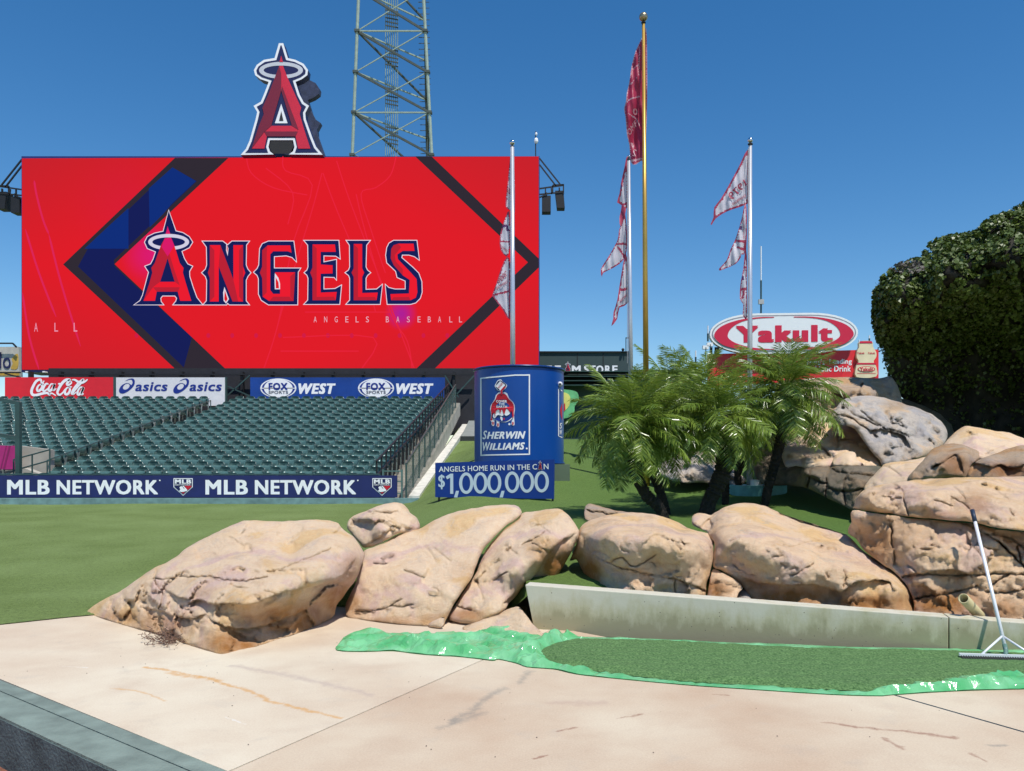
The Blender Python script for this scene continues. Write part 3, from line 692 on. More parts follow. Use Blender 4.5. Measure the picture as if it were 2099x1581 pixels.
B1o = Z1([(50, 775), (175, 812), (300, 852), (380, 872), (480, 892), (600, 932), (700, 972), (800, 1003), (880, 1028), (985, 1012), (1100, 977), (1300, 912), (1440, 862), (1560, 802), (1590, 730), (1650, 640), (1715, 550), (1755, 440), (1758, 400), (1700, 310), (1620, 245), (1585, 212), (1460, 195), (1250, 207), (1050, 200), (980, 217), (820, 290), (700, 352), (620, 410), (540, 462), (470, 492), (370, 560), (260, 636), (135, 700)])
boulder('boulder', 'huge low tan boulder farthest left, broken into chunky layers along its front foot', B1o,
    [(177, 1258, 8.95), (218, 1270, 8.6), (287, 1290, 8.1), (360, 1310, 7.65), (453, 1342, 7.08), (527, 1325, 7.35), (593, 1303, 7.78), (680, 1267, 8.6),
     (505, 1067, 9.15), (600, 1070, 9.2), (690, 1072, 9.2), (745, 1135, 9.0), (400, 1110, 9.0),
     (340, 1240, 7.85), (260, 1240, 8.45), (500, 1270, 7.5), (560, 1262, 7.75), (640, 1238, 8.25), (700, 1205, 8.6), (600, 1130, 8.6)], 1,
    creases=[[(317, 1187, 8.3), (400, 1189, 7.9), (480, 1191, 7.62), (543, 1184, 7.62), (610, 1156, 7.95), (677, 1127, 8.35)], [(437, 1236, 7.38), (503, 1240, 7.2), (550, 1228, 7.3), (620, 1206, 7.75), (687, 1190, 8.1), (730, 1142, 8.6)]],
    cracks=[Z1([(465, 562), (560, 560), (640, 545), (700, 555), (790, 545), (860, 560), (990, 575), (1080, 565), (1160, 548)]), Z1([(1180, 520), (1330, 470), (1450, 420), (1550, 378)]), Z1([(480, 500), (470, 570), (520, 650), (500, 740)]),
            Z1([(1615, 248), (1600, 270), (1575, 278)])],
    ledges=[(Z1([(500, 590), (560, 640), (650, 680), (760, 690), (830, 716), (930, 712), (1035, 722), (1120, 700), (1190, 665), (1330, 625), (1480, 600), (1600, 560), (1670, 480), (1712, 420)]), .11, 24),
            (Z1([(370, 735), (480, 750), (600, 790), (700, 800), (800, 770)]), .07, 12),
            (Z1([(790, 790), (900, 850), (1050, 865), (1200, 830), (1320, 780), (1430, 730), (1500, 660)]), .09, 18)],
    rough=[(270, 1245, 90, 45, .13), (390, 1265, 110, 60, .14), (470, 1300, 70, 35, .08), (700, 1210, 30, 45, .07)], roundw=22, step=4, seed=1, thick=.9, facet=.06,
    base=Z1([(50, 775), (300, 852), (480, 892), (700, 972), (880, 1028), (1100, 977), (1300, 912), (1560, 802)]),
    rust_shade=[(480, 1320, 90, 40, .8), (600, 1270, 130, 50, .75), (330, 1280, 110, 35, .45), (690, 1230, 50, 50, .7), (720, 1165, 25, 45, .35), (250, 1265, 60, 20, .5)])
boulder('boulder', 'small rounded pale boulder perched behind the gap between the two left boulders', Z2([(110, 290), (118, 240), (160, 200), (255, 165), (330, 130), (420, 110), (500, 110), (545, 150), (562, 182), (610, 215), (635, 280), (590, 320), (480, 330), (400, 370), (330, 410), (240, 432), (200, 400), (150, 345)]),
    [(711, 1083, 9.9), (800, 1033, 10.1), (862, 1080, 9.9), (750, 1122, 9.55), (780, 1080, 9.45), (830, 1088, 9.6)], 1, cracks=[Z2([(255, 168), (340, 175), (420, 182), (470, 165)])],
    ledges=[(Z2([(250, 400), (330, 360), (400, 300), (430, 270), (520, 290), (600, 280)]), .07, 10)], roundw=24, step=5, seed=2, thick=.55, facet=.09, fine=.01)
B3 = Z2([(110, 925), (100, 870), (105, 815), (160, 715), (185, 620), (205, 520), (235, 450), (300, 425), (380, 390), (480, 335), (560, 310), (640, 290), (700, 250), (850, 185), (1000, 150), (1150, 127), (1310, 125), (1365, 175), (1320, 230), (1260, 265), (1190, 330), (1090, 440), (1045, 540), (1005, 650), (940, 740), (880, 830), (845, 900), (812, 960), (790, 998), (690, 992), (560, 985), (420, 972), (300, 958), (170, 945)])
boulder('boulder', 'broad smooth cream boulder in the centre-left, sloping up towards the dollar sign', B3,
    [(712, 1262, 8.75), (780, 1275, 8.45), (840, 1281, 8.3), (905, 1283, 8.25), (740, 1180, 8.95), (760, 1110, 9.5), (863, 1083, 9.7), (1010, 1036, 9.9), (1065, 1050, 9.75), (900, 1180, 8.65), (975, 1165, 8.75), (1000, 1080, 9.35), (850, 1225, 8.4), (920, 1225, 8.35)], 1,
    cracks=[Z2([(180, 890), (280, 885), (360, 870), (420, 845), (500, 800)]), Z2([(440, 845), (500, 855), (580, 840)]), Z2([(310, 545), (350, 552), (385, 545)]), Z2([(530, 600), (590, 615), (640, 640)])],
    ledges=[(Z2([(150, 900), (280, 890), (420, 860)]), .03, 10)], roundw=24, step=6, seed=3, thick=.7, facet=.03, big=.06,
    base=Z2([(110, 925), (300, 958), (560, 985), (790, 998)]), rust_shade=[(720, 1240, 30, 40, .7), (800, 1275, 90, 14, .6), (890, 1272, 50, 20, .5), (960, 1180, 40, 50, .25)])
boulder('boulder', 'cream boulder right of the deep diagonal crack, overhanging the end of the low wall', Z2([(1368, 182), (1450, 170), (1540, 155), (1600, 148), (1655, 158), (1720, 220), (1762, 285), (1777, 330), (1742, 420), (1700, 500), (1640, 595), (1590, 660), (1545, 695), (1470, 692), (1400, 692), (1330, 770), (1270, 830), (1235, 880), (1150, 925), (1080, 960), (1000, 978), (930, 970), (860, 950), (835, 935), (870, 870), (930, 770), (1000, 670), (1035, 610), (1065, 540), (1110, 440), (1200, 335), (1270, 270), (1330, 230)]),
    [(925, 1272, 8.35), (1000, 1270, 8.2), (1035, 1252, 8.25), (1065, 1055, 9.85), (1140, 1045, 9.6), (1185, 1095, 9.1), (1120, 1110, 8.75), (1055, 1170, 8.5), (1150, 1150, 9.05), (1110, 1196, 9.0), (1062, 1222, 8.7), (990, 1190, 8.75), (1005, 1140, 9.1), (1100, 1150, 8.62), (1070, 1195, 8.62)], 1,
    cracks=[Z2([(1100, 605), (1065, 640), (1030, 662)]), Z2([(1125, 695), (1170, 660), (1250, 610)]), Z2([(900, 850), (950, 865), (1000, 880)]), Z2([(1370, 410), (1450, 370), (1520, 320)])],
    ledges=[(Z2([(1210, 885), (1240, 820), (1340, 740), (1430, 660), (1500, 560), (1570, 450), (1660, 370), (1760, 325)]), .12, 20)], rough=[(960, 1250, 45, 30, .06), (1110, 1110, 60, 45, .03)], roundw=22, step=5, seed=4, thick=.6, facet=.05, rust_shade=[(1140, 1160, 60, 60, .9), (1090, 1210, 40, 30, .8), (960, 1262, 50, 18, .7), (1105, 1130, 40, 30, .35)])
boulder('boulder', 'low flat cream rock against the left end of the concrete wall, above the plastic sheet', Z2([(940, 1000), (1000, 975), (1100, 940), (1240, 880), (1300, 858), (1350, 860), (1400, 920), (1450, 985), (1530, 1068), (1480, 1085), (1300, 1085), (1100, 1060), (960, 1030)]),
    [(950, 1292, 8.05), (1040, 1251, 8.35), (1066, 1247, 8.25), (1117, 1305, 7.78), (1040, 1306, 7.8), (1070, 1275, 7.95)], 1, roundw=8, step=5, seed=5, thick=.4, facet=.05)
boulder('stone', 'small ochre stone wedged at the foot of the diagonal crack', Z2([(690, 990), (740, 950), (800, 928), (808, 950), (790, 1000), (735, 1002)]), [(880, 1282, 8.2), (908, 1266, 8.15), (905, 1285, 8.1)], 1, roundw=7, step=4, seed=6, thick=.15, facet=.03, cat='stone')
B4o = Z3([(62, 520), (75, 490), (100, 430), (125, 345), (135, 290), (170, 252), (260, 215), (380, 187), (480, 178), (600, 182), (740, 210), (830, 245), (940, 300), (1050, 325), (1102, 352), (1098, 400), (1085, 540), (1060, 640), (1040, 710), (1030, 775), (850, 778), (600, 760), (340, 735), (220, 715), (170, 640), (135, 560), (110, 515), (85, 520)])
boulder('boulder', 'rounded tan boulder on the low wall with a long crack sagging across its lower half', B4o,
    [(1183, 1095, 9.15), (1215, 1062, 9.4), (1300, 1050, 9.6), (1400, 1080, 9.3), (1464, 1103, 9.1), (1240, 1140, 8.5), (1340, 1145, 8.32), (1440, 1160, 8.3), (1200, 1190, 8.95), (1225, 1205, 8.7), (1260, 1212, 8.45), (1350, 1218, 8.38), (1440, 1222, 8.3), (1195, 1150, 9.1), (1215, 1150, 8.75)], 1, creases=[[(1212, 1095, 8.75), (1255, 1088, 8.5), (1300, 1092, 8.38), (1370, 1096, 8.34), (1420, 1104, 8.36), (1455, 1118, 8.45)]],
    cracks=[Z3([(300, 520), (370, 545), (450, 578), (520, 590), (600, 615), (720, 635), (820, 655), (930, 695), (1030, 740)]), Z3([(360, 535), (400, 505), (450, 505), (490, 555)]), Z3([(500, 565), (580, 545), (640, 505), (675, 485)]), Z3([(820, 660), (815, 700), (820, 760)]), Z3([(850, 370), (880, 400)])],
    ledges=[(Z3([(300, 522), (450, 580), (600, 618), (820, 658), (1030, 742)]), .05, 14), (Z3([(580, 410), (620, 370), (690, 330), (760, 360), (860, 395), (960, 400)]), .03, 10)], rough=[(1380, 1150, 70, 50, .018)], roundw=34, step=5, seed=7, thick=.8, facet=.055, fine=.010,
    rust_shade=[(1210, 1180, 35, 55, .95), (1185, 1135, 20, 40, .6)], crackw=2.4)
boulder('boulder', 'flat dark-sided slab of rock lying on the turf behind the rounded tan boulder', Z3([(170, 215), (168, 150), (180, 125), (215, 115), (300, 138), (400, 165), (500, 178), (560, 190), (500, 215), (380, 240), (280, 260), (200, 240)]),
    [(1198, 1060, 10.1), (1205, 1034, 10.6), (1290, 1052, 10.6), (1240, 1068, 10.0), (1260, 1046, 10.7)], 2, roundw=8, step=4, seed=8, thick=.5, facet=.05, ledges=[(Z3([(170, 160), (240, 165), (330, 180), (420, 185)]), .12, 10)])
B5o = Z3([(1045, 335), (1080, 275), (1050, 225), (1085, 190), (1130, 165), (1210, 127), (1320, 108), (1450, 127), (1560, 175), (1720, 250), (1900, 300), (2060, 340)]) + Z4([(0, 328), (120, 377), (300, 430), (420, 462), (470, 502), (540, 572), (640, 642), (740, 712), (800, 772), (850, 870), (855, 910), (848, 955), (700, 950), (400, 935), (100, 915)]) + Z3([(1500, 820), (1400, 800), (1310, 720), (1240, 650), (1160, 600), (1095, 570), (1088, 480), (1100, 390)])
boulder('boulder', 'longest tan boulder on the low wall, with a ragged dark underside, right of centre', B5o,
    [(1450, 1090, 9.2), (1460, 1060, 9.5), (1528, 1031, 9.8), (1600, 1055, 9.6), (1700, 1090, 9.2), (1745, 1105, 9.0), (1800, 1150, 8.6), (1850, 1195, 8.1), (1866, 1240, 7.95), (1500, 1160, 8.3), (1600, 1190, 8.02), (1700, 1200, 7.88), (1800, 1208, 7.8), (1600, 1225, 8.12), (1700, 1238, 7.97), (1800, 1248, 7.84), (1530, 1200, 8.3), (1860, 1245, 7.75)], 1,
    creases=[[(1478, 1095, 8.5), (1520, 1098, 8.3), (1560, 1108, 8.18), (1610, 1130, 8.05), (1680, 1155, 7.95), (1740, 1172, 7.86), (1800, 1190, 7.8), (1845, 1205, 7.8)]],
    cracks=[Z3([(1140, 295), (1200, 280), (1260, 265), (1300, 235)]), Z3([(1600, 415), (1680, 425), (1740, 395), (1860, 382)]), Z3([(1660, 625), (1720, 600), (1800, 548)]), Z4([(410, 700), (425, 740), (405, 800)]), Z3([(1520, 500), (1590, 490)]), Z3([(1580, 545), (1620, 560)])],
    ledges=[(Z3([(1300, 640), (1400, 680), (1520, 690), (1620, 700), (1800, 690), (1980, 740)]) + Z4([(400, 830), (480, 770), (580, 760), (640, 755), (700, 770), (760, 830)]), .14, 20)],
    rough=[(1560, 1150, 120, 45, .035), (1780, 1195, 70, 30, .04)], roundw=26, step=5, seed=9, thick=.8, facet=.06, fine=.010, rust_shade=[(1620, 1225, 150, 28, .9), (1780, 1235, 110, 22, .9), (1540, 1200, 60, 25, .6), (1840, 1240, 40, 30, .7)], crackw=2.2, crackd=.04)
boulder('stone', 'small rounded yellowish stone tucked behind the dip between the two wall boulders', Z3([(942, 265), (943, 205), (975, 182), (1030, 185), (1070, 195), (1112, 205), (1145, 280), (1140, 310), (1100, 340), (1060, 320), (1000, 295)]), [(1421, 1070, 9.5), (1440, 1053, 9.7), (1465, 1060, 9.5), (1440, 1080, 9.35), (1470, 1088, 9.2)], 1, roundw=12, step=4, seed=10, thick=.35, facet=.06, cat='stone', ledges=[(Z3([(1000, 280), (1060, 225), (1110, 210)]), .06, 10)])
boulder('stone', 'rusty triangular stone standing between the two wall boulders', Z3([(1045, 785), (1060, 700), (1090, 585), (1150, 605), (1240, 655), (1305, 718), (1270, 760), (1215, 800), (1120, 795)]), [(1450, 1222, 8.25), (1462, 1168, 8.5), (1520, 1205, 8.2), (1480, 1200, 8.15), (1490, 1228, 8.05)], 1, roundw=10, step=4, seed=11, thick=.35, facet=.07, cat='stone', rust_shade=[(1468, 1208, 40, 25, .9)])
boulder('stone', 'small pale grey stone leaning beside the rusty triangular stone', Z3([(1215, 800), (1265, 760), (1310, 728), (1345, 760), (1395, 815), (1300, 815)]), [(1500, 1228, 8.3), (1525, 1210, 8.4), (1548, 1232, 8.1), (1525, 1230, 8.1)], 3, roundw=7, step=4, seed=12, thick=.25, facet=.05, cat='stone')
CRK = [(1749, 1043), (1790, 1051), (1831, 1055), (1862, 1061), (1916, 1065), (1951, 1069), (1989, 1071), (2017, 1077), (2043, 1084), (2099, 1090), (2200, 1104)]
boulder('boulder', 'wide flat-topped slab of tan rock lying over the brown boulder at right', [(1750, 1040), (1755, 1022), (1768, 1007), (1790, 997), (1834, 990), (1885, 983), (1948, 980), (2011, 978), (2099, 977), (2200, 975), (2215, 1040)] + [(x, y - 1.5) for x, y in CRK[::-1]],
    [(1757, 1030, 9.1), (1800, 997, 9.5), (1900, 983, 9.8), (2100, 977, 9.8), (1790, 1048, 8.55), (1900, 1060, 8.2), (2000, 1070, 7.95), (2190, 1095, 7.7), (1830, 1040, 8.5), (1950, 1045, 8.15), (2100, 1070, 7.8)], 1, creases=[[(1768, 1012, 8.9), (1810, 1003, 8.75), (1860, 1000, 8.6), (1930, 1003, 8.45), (2010, 1008, 8.35), (2099, 1018, 8.25), (2200, 1025, 8.1)]],
    cracks=[Z4([(735, 142), (785, 170), (800, 240), (820, 300), (828, 338)])], rough=[(1800, 1030, 60, 30, .05), (1900, 1035, 90, 30, .05), (2060, 1045, 90, 30, .06)], roundw=16, step=5, seed=13, thick=.9, facet=.08, fine=.012, rust_shade=[(1880, 1055, 200, 12, .4), (2000, 1030, 40, 40, .4)])
B6b = [(1748, 1046)] + [(x, y + 1.5) for x, y in CRK[1:]] + [(2215, 1180), (2210, 1300), (2099, 1290), (2000, 1280), (1882, 1262), (1874, 1240), (1866, 1215), (1853, 1194), (1834, 1174), (1802, 1152), (1771, 1128), (1754, 1104), (1738, 1092), (1745, 1070)]
boulder('boulder', 'big brown boulder at far right, split by dark joints, behind the leaning rake', B6b,
    [(1748, 1060, 8.7), (1742, 1090, 8.9), (1790, 1058, 8.5), (1900, 1068, 8.25), (2000, 1078, 8.1), (2190, 1105, 7.85), (1780, 1120, 8.5), (1860, 1110, 8.0), (1950, 1130, 7.8), (2050, 1150, 7.78), (1850, 1170, 8.1), (1900, 1175, 7.85), (2000, 1180, 7.75), (1880, 1250, 7.8), (1960, 1200, 7.9), (1960, 1255, 7.68), (2050, 1230, 7.6), (2100, 1260, 7.5), (2190, 1270, 7.4)], 1,
    cracks=[Z4([(712, 335), (708, 380), (722, 440), (720, 520), (742, 600), (738, 650)]), Z4([(800, 735), (900, 725), (1020, 722), (1150, 728), (1260, 722), (1340, 722), (1420, 715), (1578, 722)]), Z4([(880, 880), (960, 862), (1050, 852), (1150, 830), (1220, 812), (1270, 792)]),
            Z4([(1120, 375), (1200, 400), (1290, 440), (1400, 500), (1480, 570), (1578, 670)]), Z4([(1280, 470), (1380, 465), (1470, 480), (1560, 540)]), Z4([(1530, 540), (1560, 640)]), Z4([(1270, 790), (1330, 830), (1450, 838), (1578, 820)]), Z4([(1360, 800), (1420, 750), (1480, 720)])],
    ledges=[(Z4([(780, 735), (860, 715), (1000, 700), (1130, 690), (1240, 730)]), .1, 26), (Z4([(1160, 420), (1215, 470), (1235, 540), (1200, 600)]), .05, 14)],
    rough=[(1980, 1130, 120, 60, .03), (2070, 1120, 80, 60, .05), (2060, 1210, 80, 50, .04)], roundw=14, step=5, seed=14, thick=1.0, facet=.09, fine=.013, crackw=3.2, crackd=.09,
    rust_shade=[(1800, 1110, 60, 70, .6), (1930, 1235, 110, 40, .85), (2060, 1250, 60, 30, .6), (1850, 1100, 90, 60, .3)])
# back groups
boulder('boulder', 'large shaded grey boulder under the ivy cliff, right of the palms', Z5([(430, 300), (480, 240), (520, 180), (600, 145), (740, 130), (900, 150), (1070, 205), (1200, 245), (1330, 310), (1400, 370), (1440, 460), (1400, 560), (1290, 650), (1100, 700), (900, 740), (850, 690), (740, 560), (640, 420), (500, 380), (430, 350)]),
    [(1705, 850, 15.7), (1740, 815, 16.7), (1790, 812, 16.9), (1870, 835, 16.9), (1930, 865, 16.8), (1760, 870, 15.5), (1850, 880, 15.5), (1800, 940, 15.0), (1900, 920, 15.4), (1730, 860, 15.5), (1700, 870, 15.4)], 3,
    cracks=[Z5([(540, 210), (640, 300), (760, 350), (860, 400), (1000, 440), (1100, 480)]), Z5([(700, 270), (830, 370), (950, 430)]), Z5([(480, 300), (600, 320), (700, 390), (760, 430)])],
    ledges=[(Z5([(740, 440), (860, 420), (1000, 450), (1080, 500), (1130, 600)]), .25, 16)], roundw=24, step=6, seed=15, thick=2.0, facet=.13, fine=.03, big=.12, crackd=.12, rust_shade=[(1840, 830, 40, 16, .6)])
boulder('boulder', 'pale cream rock slope beside the palms, below the small dark cave', Z5([(10, 480), (60, 410), (150, 385), (230, 395), (300, 365), (400, 365), (520, 380), (640, 395), (740, 450), (765, 560), (850, 690), (860, 745), (700, 745), (450, 745), (260, 755), (130, 740), (40, 740), (0, 600)]),
    [(1615, 880, 17.2), (1695, 866, 17.4), (1750, 872, 17.2), (1776, 890, 16.9), (1800, 945, 15.3), (1620, 950, 15.6), (1700, 955, 15.0), (1680, 910, 15.9), (1740, 920, 15.7)], 1,
    cracks=[Z5([(120, 470), (200, 485), (260, 500), (340, 560), (430, 650)]), Z5([(500, 520), (620, 520), (700, 580), (760, 600), (850, 680)]), Z5([(740, 460), (745, 520), (770, 570)])], ledges=[(Z5([(400, 380), (500, 450), (490, 600)]), .15, 12), (Z5([(240, 485), (340, 560), (440, 660)]), .12, 12)],
    roundw=16, step=6, seed=16, thick=1.5, facet=.13, fine=.02, big=.1, crackd=.1, rust_shade=[(1720, 900, 25, 30, .3)])
boulder('stone', 'small five-sided pinkish stone set on the pale rock slope', Z5([(450, 690), (480, 640), (570, 615), (640, 620), (660, 680), (720, 735), (600, 748), (465, 740)]), [(1708, 945, 14.9), (1735, 926, 15.1), (1770, 955, 14.6), (1740, 945, 14.6)], 1, roundw=14, step=5, seed=17, thick=.6, facet=.06, cat='stone')
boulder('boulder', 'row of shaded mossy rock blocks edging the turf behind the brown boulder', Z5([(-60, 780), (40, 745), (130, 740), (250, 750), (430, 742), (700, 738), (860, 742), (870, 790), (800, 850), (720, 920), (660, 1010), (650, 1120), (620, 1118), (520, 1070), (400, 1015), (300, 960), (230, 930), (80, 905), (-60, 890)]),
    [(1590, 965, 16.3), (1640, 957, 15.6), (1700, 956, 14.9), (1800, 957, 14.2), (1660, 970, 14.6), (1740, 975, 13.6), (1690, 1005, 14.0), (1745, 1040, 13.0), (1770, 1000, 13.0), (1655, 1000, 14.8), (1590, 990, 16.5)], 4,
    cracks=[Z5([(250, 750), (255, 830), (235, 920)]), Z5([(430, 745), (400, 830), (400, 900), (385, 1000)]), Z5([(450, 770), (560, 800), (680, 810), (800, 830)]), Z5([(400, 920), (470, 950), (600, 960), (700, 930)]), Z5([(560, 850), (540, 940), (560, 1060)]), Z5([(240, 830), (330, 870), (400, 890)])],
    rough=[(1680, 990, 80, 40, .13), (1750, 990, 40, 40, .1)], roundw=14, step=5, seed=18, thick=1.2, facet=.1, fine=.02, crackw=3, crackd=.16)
boulder('boulder', 'pinkish smooth rock between the mossy blocks and the faceted boulder', Z5([(715, 930), (770, 850), (870, 750), (900, 720), (1000, 700), (1100, 692), (1260, 658), (1300, 700), (1220, 800), (1110, 875), (1000, 892), (860, 930), (760, 945)]),
    [(1775, 998, 12.6), (1812, 955, 13.0), (1870, 943, 13.2), (1905, 938, 13.3), (1830, 985, 12.2), (1860, 980, 12.0), (1880, 960, 12.4)], 1, roundw=16, step=5, seed=19, thick=1.2, facet=.08, cracks=[Z5([(900, 740), (980, 780), (1040, 830)])])
boulder('boulder', 'pale sunlit boulder at far right, highest of the group in front of the ivy', Z5([(1400, 560), (1460, 490), (1520, 435), (1590, 395), (1700, 405), (1850, 435), (1970, 450), (2099, 500), (2250, 540), (2400, 620), (2400, 720), (2000, 700), (1760, 690), (1600, 640), (1450, 600)]),
    [(1935, 912, 13.0), (1978, 875, 13.4), (2068, 887, 13.4), (2150, 915, 13.2), (2000, 905, 12.5), (2060, 915, 12.3), (2020, 940, 11.9), (2140, 945, 12.0)], 1, roundw=18, step=6, seed=20, thick=1.4, facet=.09, cracks=[Z5([(1770, 640), (1840, 600), (1920, 570)]), Z5([(1630, 465), (1690, 475)])])
boulder('boulder', 'grey and orange faceted boulder at right, in front of the pale sunlit one', Z5([(1095, 875), (1110, 820), (1200, 720), (1300, 600), (1360, 570), (1430, 548), (1530, 545), (1640, 580), (1760, 640), (1700, 690), (1640, 730), (1620, 840), (1500, 848), (1300, 850), (1170, 870)]),
    [(1862, 985, 11.6), (1909, 925, 12.1), (1950, 910, 12.3), (2015, 932, 12.2), (1985, 975, 11.3), (1930, 955, 11.1), (1975, 935, 11.3), (1900, 970, 11.3), (1940, 980, 11.3)], 2, roundw=16, step=5, seed=21, thick=1.2, facet=.1,
    ledges=[(Z5([(1280, 760), (1400, 700), (1500, 640), (1560, 700), (1580, 800)]), .14, 16)], rust_shade=[(1955, 955, 40, 35, .7)])
boulder('boulder', 'low brown boulder at the far right edge with a flat overhanging brow', Z5([(1615, 845), (1630, 770), (1680, 700), (1760, 665), (1850, 630), (2000, 575), (2099, 560), (2300, 570), (2420, 640), (2420, 860), (2099, 850), (1800, 855)]),
    [(1986, 975, 11.1), (2000, 945, 11.3), (2040, 928, 11.6), (2099, 915, 11.8), (2160, 920, 11.8), (2030, 952, 10.8), (2099, 950, 10.7), (2060, 975, 10.9), (2150, 970, 10.9)], 2, roundw=14, step=5, seed=22, thick=1.2, facet=.08, cracks=[Z5([(1850, 632), (1960, 615), (2060, 605), (2140, 615)])],
    ledges=[(Z5([(1630, 790), (1690, 715), (1800, 745), (1900, 725), (2000, 760), (2120, 715)]), .14, 12)], rust_shade=[(2060, 965, 90, 22, .8)])
boulder('boulder', 'tan rock outcrop under the red drink billboard, with a shadowed hollow', [(1590, 790), (1640, 778), (1700, 774), (1760, 774), (1800, 776), (1830, 775), (1850, 830), (1820, 860), (1750, 860), (1725, 850), (1700, 858), (1680, 866), (1640, 872), (1600, 860)],
    [(1600, 800, 18.6), (1650, 780, 19), (1750, 775, 19.3), (1810, 780, 19.0), (1700, 810, 17.8), (1640, 860, 17.6), (1710, 830, 18.4), (1760, 800, 17.8), (1800, 830, 18.4)], 2, ledges=[(Z5([(400, 40), (480, 90), (560, 160)]), .4, 14), (Z5([(720, 20), (690, 80), (700, 160)]), .4, 14)], roundw=12, step=6, seed=23, thick=2, facet=.18, fine=.03, big=.15)
boulder('boulder', 'tan rock shoulder left of the small cave behind the palm crowns', [(1595, 860), (1610, 830), (1640, 815), (1660, 830), (1664, 850), (1668, 872), (1650, 882), (1600, 885)], [(1600, 850, 18.6), (1640, 818, 19), (1664, 860, 18.3), (1630, 860, 18.1)], 1, roundw=12, step=5, seed=24, thick=1.2, facet=.1)
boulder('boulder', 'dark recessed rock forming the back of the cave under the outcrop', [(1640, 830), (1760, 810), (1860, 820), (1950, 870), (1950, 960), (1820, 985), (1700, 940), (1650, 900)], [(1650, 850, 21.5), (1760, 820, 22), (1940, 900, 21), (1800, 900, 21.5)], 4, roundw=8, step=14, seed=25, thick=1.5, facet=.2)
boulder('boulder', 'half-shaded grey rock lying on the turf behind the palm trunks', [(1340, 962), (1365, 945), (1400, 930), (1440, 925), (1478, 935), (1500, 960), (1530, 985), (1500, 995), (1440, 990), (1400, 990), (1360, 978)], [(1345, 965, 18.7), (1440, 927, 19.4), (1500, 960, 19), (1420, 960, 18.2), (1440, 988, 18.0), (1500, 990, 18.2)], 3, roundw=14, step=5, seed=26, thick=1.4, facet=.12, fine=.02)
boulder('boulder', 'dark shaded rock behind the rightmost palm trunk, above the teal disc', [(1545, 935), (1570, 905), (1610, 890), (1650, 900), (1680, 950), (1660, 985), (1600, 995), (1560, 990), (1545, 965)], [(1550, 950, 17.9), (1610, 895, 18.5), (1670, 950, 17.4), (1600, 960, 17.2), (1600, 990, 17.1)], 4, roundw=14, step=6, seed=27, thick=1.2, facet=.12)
# ================================================================== GRANDSTAND
DG = M('dark_green_paint', (.035, .075, .07), .45, var=.2)
BLK = M('black_steel', (.012, .012, .014), .6, var=.2)
CONC = M('stand_concrete', (.40, .37, .31), .85, var=.2, scale=2, bump=.3)
CONCD = M('shaded_riser', (.17, .17, .15), .9, var=.3, scale=3, bump=.3)  # darker concrete: the shade on the risers is put into the colour
NR = 20
def row_y(i): return 23.9 + .674 * i + (.2 if i >= 12 else 0)
def row_top(i): return 1.32 + .256 * (row_y(i) - 23.9)
stand = thing('grandstand', 'stepped concrete terrace of the outfield stand carrying the green seats', 'grandstand', (-10, 30, .5))
for i in range(NR):
    y0 = row_y(i) - .36; y1 = row_y(i + 1) - .36 if i < NR - 1 else row_y(i) + 1.2; z = row_top(i) - .8
    x0 = -30 if i >= 4 else -15.4; MB().box(x0, -4.15, y0, y1, z - .5, z).build('step', CONC, stand)
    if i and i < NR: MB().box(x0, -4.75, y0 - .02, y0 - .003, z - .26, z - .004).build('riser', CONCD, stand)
# aisle half steps on the left aisle
def aisleL(y): return lerp(-15.35, -14.2, (y - 23.9) / 13)      # centre line of the left aisle
for i in range(2, NR):
    y0 = row_y(i) - .36 - .32; z = row_top(i) - .8 - .086; MB().box(aisleL(y0) - .4, aisleL(y0) + .42, y0, y0 + .318, z - .12, z).build('step', CONC, stand)
st = thing('stairway', 'long pale concrete stairway climbing along the right side of the green seats', 'stairs', (-4.2, 24, .5))
for k in range(46):
    y = 23.7 + .337 * k; z = .62 + .0862 * k; MB().box(lerp(-4.62, -4.05, k / 45), -3.72, y, y + .345, z - .6, z).build('step', CONC, st)

SEATM = M('green_seat_plastic', (.075, .15, .135), .2, var=.15, scale=30, spec=.6)
SEATF = M('seat_frame_glint', (.16, .2, .19), .2, spec=.8)  # lighter than the seats, its colour standing in for sun glints
def seat_back():
    b = MB(); pr = [(-.235, .47), (-.235, .66), (-.165, .80), (-.10, .825), (.10, .825), (.165, .80), (.235, .66), (.235, .47), (.12, .43), (-.12, .43)]
    n = len(pr); V = []
    for (k, off) in ((1.0, 0), (.88, .022)):
        for x, z in pr: V.append((x * k, .03 + off + .35 * x * x * -1 + (z - .45) * .18, .62 + (z - .62) * (k if k == 1 else .95)))
    for x, z in pr: V.append((x, .065 - .35 * x * x + (z - .45) * .18, z))
    V.append((0, .06 + .19 * .18, .63)); c = len(V) - 1
    Fc = [(n + (i + 1) % n, c, n + i)[::-1] for i in range(n)] + [(i, (i + 1) % n, n + (i + 1) % n, n + i)[::-1] for i in range(n)] + [((i + 1) % n, i, 2 * n + i, 2 * n + (i + 1) % n)[::-1] for i in range(n)] + [tuple(2 * n + i for i in range(n))]
    return b.add(V, Fc)
